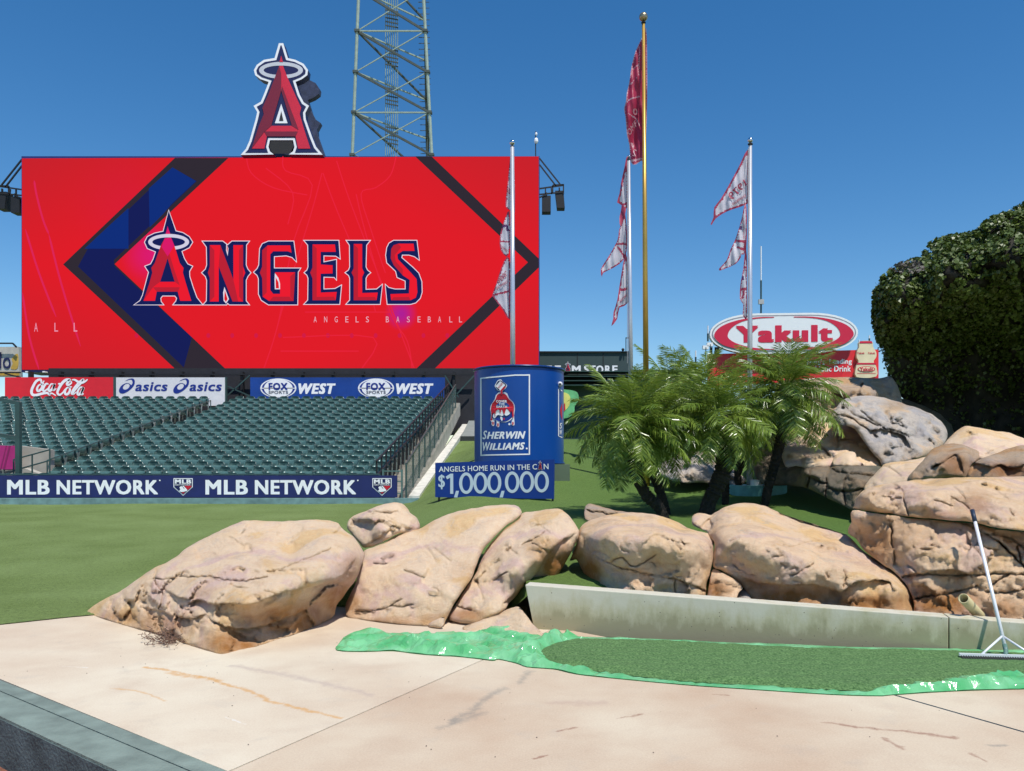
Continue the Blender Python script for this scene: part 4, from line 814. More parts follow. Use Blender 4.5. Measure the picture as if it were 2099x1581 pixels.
def seat_pan():
    b = MB(); V = []; ring = []
    sec = [(-.215, 0), (-.2, .03), (0, .045), (.2, .03), (.215, 0)]
    rows_ = [(.40, .02, 1), (.36, -.06, .95), (.40, -.13, 1), (.52, -.17, 1.02), (.64, -.165, .99), (.685, -.135, .93), (.695, -.10, .9), (.68, -.06, .88), (.62, -.03, .92), (.50, -.02, .98)]
    for z, y, k in rows_:
        for x in (-.21, -.1, 0, .1, .21): V.append((x * k, y + .0 - .15 * x * x * -1, z))
    m = 5; n = len(rows_)
    Fc = [(i * m + j, i * m + j + 1, ((i + 1) % n) * m + j + 1, ((i + 1) % n) * m + j) for i in range(n) for j in range(m - 1)] + [tuple(i * m for i in range(n))[::-1], tuple(i * m + 4 for i in range(n))]
    return b.add(V, [f[::-1] for f in Fc])
def seat_leg():
    b = MB(); b.box(.237, .262, -.05, .06, 0, .6); b.box(.226, .274, -.24, .07, .685, .712); b.bar((.25, -.03, .48), (.25, -.09, .59), .025, .05); b.bar((.25, .05, .5), (.25, .08, .62), .025, .04); return b
def ordn(n): return ['first', 'second', 'third', 'fourth', 'fifth', 'sixth', 'seventh', 'eighth', 'ninth', 'tenth', 'eleventh', 'twelfth', 'thirteenth', 'fourteenth', 'fifteenth', 'sixteenth', 'seventeenth', 'eighteenth', 'nineteenth', 'twentieth', 'twenty-first', 'twenty-second', 'twenty-third', 'twenty-fourth'][n]
spots = []
for i in range(NR):
    y = row_y(i); t = (y - 23.9) / 13; xr = lerp(-4.98, -4.47, t); xl = lerp(-14.95, -13.55, t); n = int(round((xr - xl) / .51)) + 1
    for k in range(n): spots.append((xr - k * .51, y, row_top(i) - .8, i, k, 'R'))
    if i >= 4:
        xr2 = lerp(-15.95, -15.3, t); xlim = (-30 - CX) * y / F; k = 0
        while xr2 - k * .51 > xlim: spots.append((xr2 - k * .51, y, row_top(i) - .8, i, k, 'L')); k += 1
spots.sort(key=lambda s: s[1])
proto = thing('stadium_seat', None, None, (0, 0, 0)); ORG[proto.name] = Vector()
pb = seat_back().build('backrest', SEATM, proto, True); ps = seat_pan().build('seat', SEATM, proto, True); pl = seat_leg().build('armrest', SEATF, proto)
for o in (pb, ps): o.data.update()
seen = {}
for q, (x, y, z, i, k, sd) in enumerate(spots[:300]):
    if q == 0: r = proto
    else:
        r = proto.copy(); col.objects.link(r)
        for ch in (pb, ps, pl): c = ch.copy(); col.objects.link(c); c.parent = r
    r.location = (x, y, z); r.rotation_euler = (random.uniform(-.03, .03), 0, random.uniform(-.02, .02))
    blk = 'right block' if sd == 'R' else 'left block'
    ais = 'the right-hand stairs' if sd == 'R' else 'the diagonal aisle'
    r['label'] = f'folded green seat, {ordn(k)} from {ais} in {"the front row" if i == 0 else "the " + ordn(i) + " row up"}, {blk}' if sd == 'R' else f'folded green seat in left block, {ordn(k)} from {ais}, {ordn(i)} row up'
    r['category'] = 'stadium seat'; r['group'] = 'folded green seats of the outfield stand'
b = MB()
for (x, y, z, i, k, sd) in spots[300:]:
    for me in (pb.data, ps.data, pl.data):
        b.add([(v.co.x + x, v.co.y + y, v.co.z + z) for v in me.vertices], [tuple(p.vertices) for p in me.polygons], 1 if me is pl.data else 0)
o = b.build('far_stadium_seats', [SEATM, SEATF], None, True, kind='stuff'); o['label'] = 'upper rows of folded green seats too many to count'

# aisle handrails
hr = thing('handrail', 'thin dark handrail running diagonally up the aisle between the two seat blocks', 'railing', (-15, 24, 1))
hb = [(aisleL(row_y(i)) + .0, row_y(i) - .2, row_top(i) - .8) for i in range(2, 20, 3)]
for p in hb: MB().tube([p, (p[0], p[1], p[2] + .85)], .022, 6).build('post', DG, hr)
MB().tube([(x, y, z + .85) for x, y, z in hb], .022, 6).build('rail', DG, hr)
hr = thing('stair_railing', 'tall black railing with close uprights between the seats and the right stairway', 'railing', (-4.6, 24, 1))
def sx(y): return lerp(-4.72, -4.12, (y - 23.7) / 15)
def sz(y): return .62 + .256 * (y - 23.7)
for k in range(24):
    y = 23.75 + .62 * k; MB().bar((sx(y), y, sz(y)), (sx(y), y, sz(y) + 1.05), .045).build('upright', BLK, hr)
for h in (1.06, .62): MB().tube([(sx(y), y, sz(y) + h) for y in (23.7, 38.1)], .03, 6).build('rail', BLK, hr)
# mesh panel fence along the kerb of the stairs
MESHM, n_, b_ = nodes_of('wire_mesh'); b_.inputs['Base Color'].default_value = (.16, .22, .2, 1); b_.inputs['Alpha'].default_value = .33; b_.inputs['Roughness'].default_value = .5
fn = thing('mesh_fence', 'grey-green see-through mesh fence along the outer edge of the right stairway', 'fence', (-3.8, 23.5, .5))
for k in range(12):
    y = 23.45 + 1.3 * k; X = -3.80; zb = .5 + .256 * (y - 23.5)
    MB().bar((X, y, zb - .2), (X, y, zb + 1.12), .05).build('post', DG, fn)
    if k < 11:
        y2 = y + 1.3; z2 = zb + .333; MB().hexa([(X - .004, y + .03, zb + .08), (X + .004, y + .03, zb + .08), (X + .004, y2 - .03, z2 + .08), (X - .004, y2 - .03, z2 + .08)], [(X - .004, y + .03, zb + 1.07), (X + .004, y + .03, zb + 1.07), (X + .004, y2 - .03, z2 + 1.07), (X - .004, y2 - .03, z2 + 1.07)]).build('mesh_panel', MESHM, fn)
        MB().bar((X, y, zb + 1.12), (X, y2, z2 + 1.12), .05).build('rail', DG, fn)
TC = M('pale_teal_coping', (.16, .27, .27), .7, var=.3, scale=4, bump=.3); WC = M('pale_coping', (.62, .60, .52), .8, var=.2, scale=4, bump=.3)
kb = thing('stand_kerb', 'teal painted concrete kerb at the foot of the stand, turning pale up the slope', 'kerb', (-4, 23.4, .4))
MB().box(-30, -3.42, 23.18, 23.42, .2, .62).build('front_kerb', TC, kb)
for k in range(10):
    y = 23.45 + 2.4 * k; z = lambda yy: ground(-3.9, min(yy, 47)) if False else prof(PA, yy) + .06
    y2 = y + 2.39
    MB().hexa([(-3.72, y, z(y) - .6), (-3.42, y, z(y) - .6), (-3.42, y2, z(y2) - .6), (-3.72, y2, z(y2) - .6)], [(-3.72, y, z(y) + .14), (-3.42, y, z(y) + .14), (-3.42, y2, z(y2) + .14), (-3.72, y2, z(y2) + .14)]).build('coping_stone', WC, kb)
lw = thing('low_wall', 'plain grey wall rising on the slope behind the blue can, left side', 'wall', (-2.8, 33, 2)); 
MB().hexa([(-3.4, 36.0, 1.6), (-1.0, 36.0, 1.6), (-1.0, 48, 3), (-3.4, 48, 3)], [(-3.4, 36.0, 2.75), (-1.0, 36.0, 2.75), (-1.0, 48, 5.4), (-3.4, 48, 5.4)]).build('wall_face', M('grey_wall', (.22, .24, .22), .8), lw)
MB().box(-3.4, -1.0, 35.9, 35.98, 2.55, 2.8).build('cap', M('dark_shadow_strip', (.03, .035, .035), .7), lw)  # dark strip painted in place of the shadow at the kink of the slope
# front rail behind the banner, with gate
fr = thing('front_railing', 'green steel railing at the foot of the stand behind the network banner', 'railing', (-9, 23.6, .5))
for k in range(14):
    x = -17.6 + 1.0 * k; MB().bar((x, 23.6, .45), (x, 23.6, 1.3), .05).build('post', DG, fr)
for z in (.62, 1.3): MB().tube([(-25, 23.6, z), (-4.6, 23.6, z)], .025, 6).build('rail', DG, fr)
gt = thing('gate', 'narrow green steel gate at the foot of the right stairway', 'gate', (-4.2, 23.6, .5))
GR = M('gate_green', (.09, .17, .155), .5, var=.2)
for x in (-4.5, -3.95): MB().bar((x, 23.6, .45), (x, 23.6, 1.45), .05).build('post', GR, gt)
for z in (.55, .75, 1.1, 1.4): MB().bar((-4.5, 23.6, z), (-3.95, 23.6, z), .035).build('bar', GR, gt)
# entrance corner at far left
cw = thing('ramp_wall', 'light concrete side wall of the entrance ramp at far left, below the seats', 'wall', (-15.2, 24, .5))
sf = Surf('plane', d=25.2)
slab('wall_panel', [(38, 986), (38, 914), (102, 922), (102, 986)], sf, .25, CONC, cw)
slab('ramp_slab', [(-20, 984), (50, 960), (102, 980), (102, 990), (-20, 992)], Surf('plane', d=24.6), .3, CONC, cw)
pk = thing('pink_screen', 'magenta printed panel in the entrance opening at the left edge', 'panel', (-16.5, 24.9, .5))
slab('panel', [(-60, 958), (-60, 912), (33, 914), (33, 962), (-60, 964)], Surf('plane', d=24.9), .05, M('magenta', (.42, .02, .17), .5), pk)
pr = Print(Surf('plane', d=24.9)); pr.poly([(6, 962), (18, 914), (22, 914), (10, 962)], M('magenta_dark', (.24, .012, .10), .5)); pr.poly([(0, 962), (12, 914), (14, 914), (3, 962)], M('magenta_dark'), 0); pr.build('stripe_print', pk)
gf = thing('guard_frame', 'green steel guard frame with sloping arms at the left edge before the seats', 'railing', (-14.4, 22.3, .5))
b = MB(); b.bar(P(38, 826, 23.8), P(38, 975, 23.8), .13); b.build('post', DG, gf)
MB().bar(P(-60, 806, 23.8), P(42, 828, 23.8), .1).build('arm', DG, gf); MB().bar(P(-60, 882, 23.8), P(40, 899, 23.8), .1).build('arm', DG, gf)
gf = thing('ramp_railing', 'thin dark green pipe railing along the entrance ramp at left', 'railing', (-14.6, 24, .5))
for a, c in (((28, 942), (66, 932)), ((66, 932), (102, 922)), ((0, 978), (38, 962)), ((38, 962), (102, 944))): MB().tube([P(*a, 24.2), P(*c, 24.2)], .022, 6).build('rail', DG, gf)
for x, y0, y1 in ((28, 942, 984), (66, 932, 975), (102, 920, 972)): MB().tube([P(x, y0, 24.2), P(x, y1, 24.2)], .025, 6).build('post', DG, gf)

# ================================================================== printed logo of the letter with a ring
NAVY = M('print_navy', S((22, 28, 80)), .5, var=.05); WHT = M('print_white', (.9, .9, .9), .5, var=.02); REDP = M('print_red', S((200, 22, 45)), .5, var=.04)
REDL = M('print_light_red', S((215, 35, 62)), .5, var=.04); REDD = M('print_dark_red', S((125, 24, 50)), .5, var=.04); SILV = M('print_silver', (.62, .63, .66), .35, var=.05)
LG_OUT = [(437, 137), (480, 137), (525, 283), (600, 300), (680, 340), (722, 400), (715, 450), (660, 490), (600, 515), (640, 640), (680, 715), (732, 750), (695, 820), (700, 880), (760, 1050), (800, 1150), (865, 1228), (535, 1225), (575, 1195), (590, 1150), (575, 1085), (350, 1085), (335, 1150), (350, 1195), (388, 1225), (62, 1230), (115, 1170), (150, 1090), (210, 880), (225, 810), (190, 750), (260, 710), (290, 640), (338, 515), (260, 490), (205, 450), (193, 400), (220, 350), (290, 300), (395, 283)]
def logo(pr, f, mats, layer=0, counter=True, thick=None):      # f maps logo space to photo pixels
    W_, N_, R_, Rl, Rd, Sv = mats; g_ = lambda p: [f(x, y) for x, y in p]
    pr.poly(g_(LG_OUT), W_, layer); pr.poly(g_(offset(LG_OUT, -22)), N_, layer + 1)
    if counter: pr.poly(g_([(460, 730), (522, 920), (398, 920)]), W_, layer + 2); pr.poly(g_([(460, 800), (482, 897), (438, 897)]), M('print_black', (.02, .02, .025), .6), layer + 3)
    e1 = ell(458, 402, 215, 82); e2 = ell(458, 402, 170, 46)
    pr.poly(g_(e1), Sv, layer + 2, [g_(e2)])
    pr.poly(g_([(460, 258), (478, 325), (442, 325)]), R_, layer + 2)
    core = [(478, 358), (520, 470), (600, 650), (655, 770), (640, 830), (690, 1000), (745, 1168), (625, 1168), (600, 1048), (320, 1048), (295, 1168), (170, 1168), (240, 950), (290, 830), (275, 770), (330, 650), (395, 480), (440, 358)]
    pr.poly(g_(core), R_, layer + 3, [g_([(460, 600), (362, 945), (565, 945)])])
    pr.poly(g_([(440, 358), (460, 440), (460, 600), (362, 945), (290, 1010), (170, 1168), (240, 950), (290, 830), (275, 770), (330, 650), (395, 480)]), Rd, layer + 4)
    pr.poly(g_([(460, 600), (565, 945), (630, 985), (560, 800), (470, 560)]), Rd, layer + 4)
    pr.poly(g_([(292, 1000), (622, 1000), (600, 1048), (320, 1048)]), Rd, layer + 4)
LM = (WHT, NAVY, REDL, REDL, REDD, SILV)

# ================================================================== VIDEO BOARD
EK = .95
SR = E('screen_red', (226, 30, 42), EK); SRD = E('screen_edge_red', (205, 34, 44), EK); SN = E('screen_navy', (24, 32, 90), EK); SK = E('screen_charcoal', (50, 44, 54), EK)
SB = E('screen_blue', (18, 48, 125), EK); SW = E('screen_white', (235, 225, 240), EK); SL = E('screen_line', (236, 38, 62), EK); SR2 = E('screen_bright_red', (240, 30, 50), EK); SRD2 = E('screen_deep_red', (190, 35, 55), EK)
SM = E('screen_magenta', (222, 28, 108), EK); SHL = E('screen_halo', (216, 212, 232), EK)
BD = 44.0; bs = Surf('plane', d=BD)
board = thing('video_board', 'giant video board above the seats showing a red team graphic with big letters', 'video board', P(575, 760, BD))
MB().box(P(43, 0, BD)[0], P(1106, 0, BD)[0], BD + .04, BD + 1.8, P(0, 763, BD)[2], P(0, 320, BD)[2]).build('cabinet', M('board_cabinet', S((40, 44, 110)), .5), board)
def screen_mat():
    m, n, b = nodes_of('screen_field'); n.nodes.remove(b); L = n.links; N = n.nodes.new
    e = N('ShaderNodeEmission'); tc = N('ShaderNodeTexCoord'); sx_ = N('ShaderNodeSeparateXYZ'); L.new(tc.outputs['Object'], sx_.inputs[0])
    ax = N('ShaderNodeMath'); ax.operation = 'ABSOLUTE'; L.new(sx_.outputs['X'], ax.inputs[0])
    az = N('ShaderNodeMath'); az.operation = 'SUBTRACT'; L.new(sx_.outputs['Z'], az.inputs[0]); az.inputs[1].default_value = 5.8
    az2 = N('ShaderNodeMath'); az2.operation = 'ABSOLUTE'; L.new(az.outputs[0], az2.inputs[0])
    mu = N('ShaderNodeMath'); mu.operation = 'MULTIPLY_ADD'; L.new(ax.outputs[0], mu.inputs[0]); mu.inputs[1].default_value = .45; L.new(az2.outputs[0], mu.inputs[2])
    r = N('ShaderNodeValToRGB'); r.color_ramp.elements[0].color = (*S((229, 30, 42)), 1); r.color_ramp.elements[1].color = (*S((200, 36, 46)), 1); r.color_ramp.elements[0].position = .45; src_ = None
    dv = N('ShaderNodeMath'); dv.operation = 'DIVIDE'; L.new(mu.outputs[0], dv.inputs[0]); dv.inputs[1].default_value = 13.0; L.new(dv.outputs[0], r.inputs[0]); src_ = r.outputs[0]
    for gx, gz, gr, gc, ga in ((-7.0, 6.4, 2.0, (222, 28, 130), .75), (6.6, 3.1, 1.0, (130, 35, 190), .6), (-8.5, 9.0, 3.5, (215, 28, 70), .3)):
        ds_ = N('ShaderNodeVectorMath'); ds_.operation = 'DISTANCE'; L.new(tc.outputs['Object'], ds_.inputs[0]); ds_.inputs[1].default_value = (gx, 0, gz)
        mr_ = N('ShaderNodeMapRange'); mr_.interpolation_type = 'SMOOTHSTEP'; L.new(ds_.outputs['Value'], mr_.inputs[0]); mr_.inputs[1].default_value = gr; mr_.inputs[2].default_value = 0; mr_.inputs[3].default_value = 0; mr_.inputs[4].default_value = ga
        mm_ = N('ShaderNodeMixRGB'); L.new(mr_.outputs[0], mm_.inputs[0]); L.new(src_, mm_.inputs[1]); mm_.inputs[2].default_value = (*S(gc), 1); src_ = mm_.outputs[0]
    L.new(src_, e.inputs[0]); e.inputs[1].default_value = EK
    L.new(e.outputs[0], n.nodes['Material Output'].inputs[0]); return m
SF = screen_mat()
pr = Print(bs, .012); pr.poly([(45, 325), (1104, 321), (1104, 758), (45, 758)], SF, 0); pr.build('screen', board)
zz = lambda p: Z(0, 280, 3, p); z3 = lambda p: Z(620, 280, 3.1625, p)
pr = Print(bs, .012)
pr.poly(zz([(1075, 132), (1405, 132), (705, 785), (1395, 1437), (1085, 1437), (388, 787)]), SK, 1)
pr.poly(zz([(1060, 190), (1210, 275), (700, 760), (705, 800), (1180, 1235), (1130, 1420), (480, 800), (540, 690)]), SN, 2)
pr.poly(zz([(1060, 190), (1205, 275), (1060, 410), (1000, 480), (920, 560), (915, 320)]), SB, 3); pr.poly(zz([(790, 440), (790, 640), (790, 690), (520, 690), (680, 540)]), SB, 3)
pr.poly([(851, 321), (885, 321), (1104, 530), (1104, 549), (889, 758), (851, 758), (1082, 538)], SK, 1)
pr.poly(zz([(1390, 132), (1405, 132), (705, 785), (697, 785)]), SK, 3)
# faint line drawing of the big letter behind
for q in ([(580, 321), (585, 350), (640, 380), (600, 500), (575, 640), (560, 700), (540, 758)], [(545, 345), (600, 395), (590, 460)], [(660, 355), (640, 430), (600, 560), (560, 700)], [(662, 355), (690, 430), (745, 560), (770, 640)], [(690, 330), (720, 420), (790, 600), (850, 758)], [(505, 321), (515, 355), (560, 385), (630, 400)], [(812, 321), (800, 360), (770, 385), (740, 398), (760, 470), (790, 560)],
          [(730, 398), (750, 480), (800, 640), (835, 700), (845, 758)], [(625, 640), (800, 640)], [(580, 692), (765, 692), (740, 758)], [(575, 720), (735, 720)]):
    pr.stroke(smooth_poly(q, 4, False), 2.2, SL, 1)
for q in ([(70, 370), (75, 400), (88, 450), (100, 480)], [(52, 470), (80, 560), (115, 650)], [(100, 480), (125, 580), (165, 710)], [(46, 600), (60, 690), (80, 758)]): pr.stroke(smooth_poly(q, 4, False), [1, 4] + [4] * (len(smooth_poly(q, 4, False)) - 3) + [1], E('screen_rose', (224, 40, 90), EK), 1)
SFD = E('screen_faded', (236, 150, 175), EK); SFT = E('screen_small', (232, 178, 196), EK)
for ch, x in zip('ALL', (70, 111.5, 151)): pr.text(ch, x, 662, x + 7.5, 680, SFD, 2, .01)
for ch, x in zip('ANGELSBASEBALL', (643, 664.5, 686, 708, 729, 750, 791, 812.5, 834, 856, 877, 898, 921, 941)): pr.text(ch, x, 649, x + 6.2, 661, SFT, 2)
[pr.poly(ell(280 + 49 * k, 688, 4, 5, 10), E('screen_faint', (214, 30, 72), EK), 1) for k in range(14)]
pr.build('background_graphic', board)
pr = Print(bs, .012)
Ao = zz([(1037, 450), (1083, 580), (1125, 590), (1165, 615), (1187, 650), (1165, 685), (1120, 707), (1135, 750), (1155, 783), (1187, 797), (1167, 830), (1168, 860), (1190, 930), (1212, 990), (1250, 1037), (1060, 1037), (1080, 1012), (1085, 995), (1075, 982), (1000, 982), (990, 995), (992, 1015), (1010, 1037), (820, 1037), (860, 1008), (875, 975), (900, 880), (912, 835), (888, 797), (925, 783), (940, 755), (955, 710), (905, 690), (887, 650), (905, 615), (950, 593), (1002, 582)])
def wr(o, core, w1=1.1, holes=()):
    pr.poly(offset(o, .4), SW, 4); pr.poly(offset(o, -w1), SN, 5)
    pr.poly(core, SR2, 6)
def lf(x, y):     # logo space -> the board letter
    return (0 + (887 + (x - 193) * (300 / 529)) / 3, 280 + ((450 + (y - 137) * (587 / 1093)) / 3))
wr(Ao, zz([(1030, 550), (1042, 600), (1025, 600)]))
pr.poly(ell(345.7, 496.3, 42, 16.5), SHL, 6, [ell(345.7, 496.3, 33.5, 9.5)])
gA = lambda p: [lf(x, y) for x, y in p]
corA = Z(260, 420, 7.185, [(560, 490), (600, 490), (650, 480), (700, 600), (780, 860), (835, 930), (825, 1000), (870, 1160), (950, 1415), (785, 1415), (750, 1280), (440, 1280), (415, 1415), (245, 1415), (330, 1160), (375, 1000), (360, 930), (410, 860), (500, 600)])
pr.poly(corA, SR2, 7, [Z(260, 420, 7.185, [(600, 790), (490, 1135), (705, 1135)])])
pr.poly(Z(260, 420, 7.185, [(560, 490), (600, 640), (600, 790), (490, 1135), (390, 1210), (330, 1290), (245, 1415), (330, 1160), (375, 1000), (360, 930), (410, 860), (500, 600)]), SRD2, 8)
pr.poly(Z(260, 420, 7.185, [(600, 640), (600, 790), (705, 1135), (780, 1190), (700, 960)]), SRD2, 8); pr.poly(Z(260, 420, 7.185, [(385, 1215), (780, 1215), (755, 1280), (440, 1280)]), SRD2, 8)
pr.poly(Z(260, 420, 7.185, [(580, 400), (600, 320), (640, 430), (570, 430)]), SM, 7); pr.poly(Z(260, 420, 7.185, [(560, 490), (650, 480), (700, 600), (600, 760), (510, 620)]), SM, 9)
NO = zz([(1240, 642), (1370, 642), (1400, 665), (1425, 642), (1537, 642), (1517, 668), (1515, 790), (1525, 815), (1545, 838), (1525, 862), (1515, 885), (1515, 1010), (1537, 1037), (1410, 1037), (1400, 1028), (1395, 1037), (1245, 1037), (1268, 1010), (1270, 885), (1262, 862), (1238, 838), (1262, 815), (1270, 790), (1268, 680)])
wr(NO, zz([(1290, 668), (1355, 668), (1435, 880), (1435, 668), (1495, 668), (1495, 800), (1508, 838), (1495, 870), (1495, 1015), (1430, 1015), (1345, 800), (1345, 1015), (1290, 1015), (1290, 870), (1278, 838), (1290, 800)]))
pr.poly(zz([(1392, 655), (1405, 690), (1400, 735), (1390, 700)]), SW, 7); pr.poly(zz([(1396, 665), (1401, 690), (1398, 715), (1394, 695)]), SR, 8); pr.poly(zz([(1380, 925), (1408, 1000), (1390, 1028), (1375, 1010), (1372, 960)]), SW, 7); pr.poly(zz([(1382, 945), (1400, 1000), (1389, 1018), (1379, 1002)]), SR, 8)
for q in ([(1290, 668), (1318, 700), (1318, 985), (1290, 1015), (1290, 870), (1278, 838), (1290, 800)], [(1355, 668), (1435, 880), (1465, 1015), (1430, 1015), (1345, 800)], [(1495, 668), (1470, 700), (1470, 985), (1495, 1015)]): pr.poly(zz(q), SRD2, 7)
GO = zz([(1595, 690), (1612, 658), (1650, 642), (1808, 642), (1825, 775), (1795, 745), (1760, 735), (1688, 740), (1688, 808), (1852, 808), (1835, 835), (1832, 1037), (1650, 1037), (1605, 1008), (1588, 970), (1588, 875), (1580, 855), (1557, 835), (1580, 812), (1590, 790)])
wr(GO, zz([(1645, 670), (1785, 670), (1793, 715), (1770, 706), (1680, 706), (1662, 725), (1662, 945), (1680, 968), (1722, 968), (1722, 905), (1700, 860), (1690, 835), (1815, 835), (1805, 1012), (1655, 1012), (1615, 985), (1612, 870), (1598, 838), (1612, 800), (1612, 700)]))
pr.poly(zz([(1690, 840), (1712, 870), (1722, 905), (1722, 940), (1690, 940), (1688, 880)]), SW, 7); pr.poly(zz([(1695, 865), (1712, 895), (1716, 934), (1696, 934)]), SR, 8)
for q in ([(1645, 670), (1612, 700), (1612, 800), (1598, 838), (1612, 870), (1615, 985), (1640, 960), (1640, 720)], [(1655, 1012), (1805, 1012), (1780, 985), (1680, 985)], [(1815, 835), (1805, 1012), (1785, 985), (1785, 860)]): pr.poly(zz(q), SRD2, 7)
EO = z3([(5, 672), (237, 672), (246, 797), (215, 777), (140, 775), (140, 812), (222, 795), (222, 935), (205, 915), (140, 913), (140, 988), (210, 985), (255, 960), (243, 1090), (5, 1090), (33, 1060), (35, 920), (28, 900), (8, 883), (28, 865), (35, 845), (33, 705)])
wr(EO, z3([(65, 700), (210, 700), (216, 748), (118, 748), (118, 830), (195, 835), (195, 888), (118, 890), (118, 1012), (222, 1008), (215, 1062), (65, 1062), (65, 920), (50, 883), (65, 850)]))
LO = z3([(280, 672), (443, 672), (417, 705), (413, 845), (422, 865), (445, 883), (422, 902), (413, 920), (413, 990), (480, 988), (520, 955), (505, 1090), (278, 1090), (305, 1060), (305, 920), (298, 902), (273, 883), (298, 865), (305, 845), (303, 705)])
wr(LO, z3([(332, 697), (387, 697), (387, 855), (400, 883), (387, 910), (387, 1015), (488, 1012), (480, 1062), (332, 1062), (332, 910), (318, 883), (332, 855)]))
SO = z3([(590, 672), (743, 672), (759, 805), (725, 780), (690, 770), (648, 770), (645, 785), (680, 815), (720, 850), (755, 885), (775, 940), (777, 1010), (765, 1050), (735, 1080), (700, 1090), (548, 1090), (535, 955), (560, 978), (600, 988), (665, 988), (665, 938), (612, 915), (603, 875), (545, 820), (538, 770), (545, 720), (560, 690)])
wr(SO, z3([(620, 695), (720, 695), (726, 742), (650, 742), (615, 765), (618, 795), (700, 880), (740, 925), (745, 1010), (735, 1045), (700, 1062), (575, 1062), (570, 1022), (690, 1018), (695, 930), (650, 900), (592, 835), (572, 790), (575, 730), (590, 705)]))
for q in ([(65, 700), (92, 725), (92, 1040), (65, 1062), (65, 920), (50, 883), (65, 850)], [(332, 697), (360, 725), (360, 1040), (332, 1062), (332, 910), (318, 883), (332, 855)], [(620, 695), (640, 718), (598, 770), (605, 810), (650, 860), (650, 900), (592, 835), (572, 790), (575, 730), (590, 705)], [(65, 1062), (92, 1040), (205, 1038), (215, 1062)], [(332, 1062), (360, 1040), (470, 1040), (480, 1062)], [(575, 1062), (590, 1042), (690, 1040), (700, 1062)]): pr.poly(z3(q), SRD2, 7)
for q in ([(1050, 338)],): pass
pr.build('team_lettering', board)
pr = Print(bs, .012); pr.build
for k in range(30):
    x = 60 + 35 * k
    if x < 1000: MB().box(P(x, 0, BD)[0], P(x + 5, 0, BD)[0], BD - .35, BD - .1, P(0, 765, BD)[2], P(0, 762.5, BD)[2]).build('lamp_spot', WHT, board)  # plain white boxes standing for the row of small lamps under the board
# big free-standing letter sign on the roof of the board
sg = thing('letter_sign', 'big red letter A sign with a silver ring standing on top of the video board', 'sign', P(577, 318, BD - .6))
fs = Surf('plane', d=BD - .8); f2 = lambda x, y: (480 + x / 4.77, 60 + y / 4.77)
slab('sign_body', [f2(x, y) for x, y in LG_OUT], fs, .5, WHT, sg, NAVY)
pr = Print(fs, .01); logo(pr, f2, LM); pr.poly([f2(x, y) for x, y in offset([(355, 1090), (570, 1090), (585, 1150), (560, 1200), (540, 1222), (385, 1222), (360, 1200), (340, 1150)], -5)], M('sign_dark', (.02, .018, .018), .7), 0); pr.build('face_print', sg)
fb = Surf('plane', d=BD + 1.5); s_ = (BD - .8) / (BD + 1.5)
slab('rear_sign_body', [(CX + (f2(x, y)[0] - CX) * s_, HY + (f2(x, y)[1] - HY) * s_ - 2) for x, y in LG_OUT], fb, .4, M('sign_back', (.035, .045, .09), .6, var=.4), sg)
for x in (512, 560, 600, 640): MB().bar(P(x, 300, BD - .1), P(x, 322, BD - .1), .12).build('strut', BLK, sg)
an = thing('roof_sensor', 'small white sensor on a thin mast at the right end of the board roof', 'antenna', P(1098, 320, BD))
MB().tube([P(1098, 322, BD + .5), P(1098, 270, BD + .5)], .03, 6).build('mast', BLK, an); MB().sphere(P(1099, 289, BD + .5), .12, 10, sz=1.5).build('sensor', WHT, an); MB().sphere(P(1099, 275, BD + .5), .07, 8, sz=1.5).build('cap', WHT, an)
# speaker brackets
def bracket(side, label):
    t = thing('speaker_bracket', label, 'loudspeakers', P(1106 if side > 0 else 43, 380, BD))
    q = (lambda x, y, d=BD + .4: P(x, y, d)) if side > 0 else (lambda x, y, d=BD + .4: P(1149 - x + 2, y + 2, d))
    for a, c in (((1106, 325), (1148, 378)), ((1106, 338), (1140, 382)), ((1106, 387), (1155, 380)), ((1106, 399), (1155, 394)), ((1155, 378), (1155, 398)), ((1130, 386), (1131, 398)), ((1118, 387), (1118, 399)), ((1133, 380), (1133, 396)), ((1133, 380), (1155, 379)), ((1106, 405), (1118, 400))): MB().bar(q(*a), q(*c), .07).build('truss_bar', BLK, t)
    for (x0, x1, y0, y1, tl) in ((1111, 1129, 401, 434, 0), (1138, 1155, 391, 426, 4)):
        a, b2, c, d_ = (q(x0, y0), q(x1, y0), q(x1 + tl * .7, y1), q(x0 + tl, y1))
        V = [v for v in (a, b2, c, d_)] + [(v[0], v[1] + .6, v[2]) for v in (a, b2, c, d_)]
        mesh('speaker_box', V, [(0, 1, 2, 3), (7, 6, 5, 4), (4, 5, 1, 0), (5, 6, 2, 1), (6, 7, 3, 2), (7, 4, 0, 3)], BLK, t)
        MB().bar(q((x0 + x1) / 2, y0 - 6), q((x0 + x1) / 2, y0), .08).build('hanger', BLK, t)
bracket(1, 'pair of black loudspeakers hung from a bracket on the right side of the board'); bracket(-1, 'pair of black loudspeakers hung from a bracket at the left side of the board')
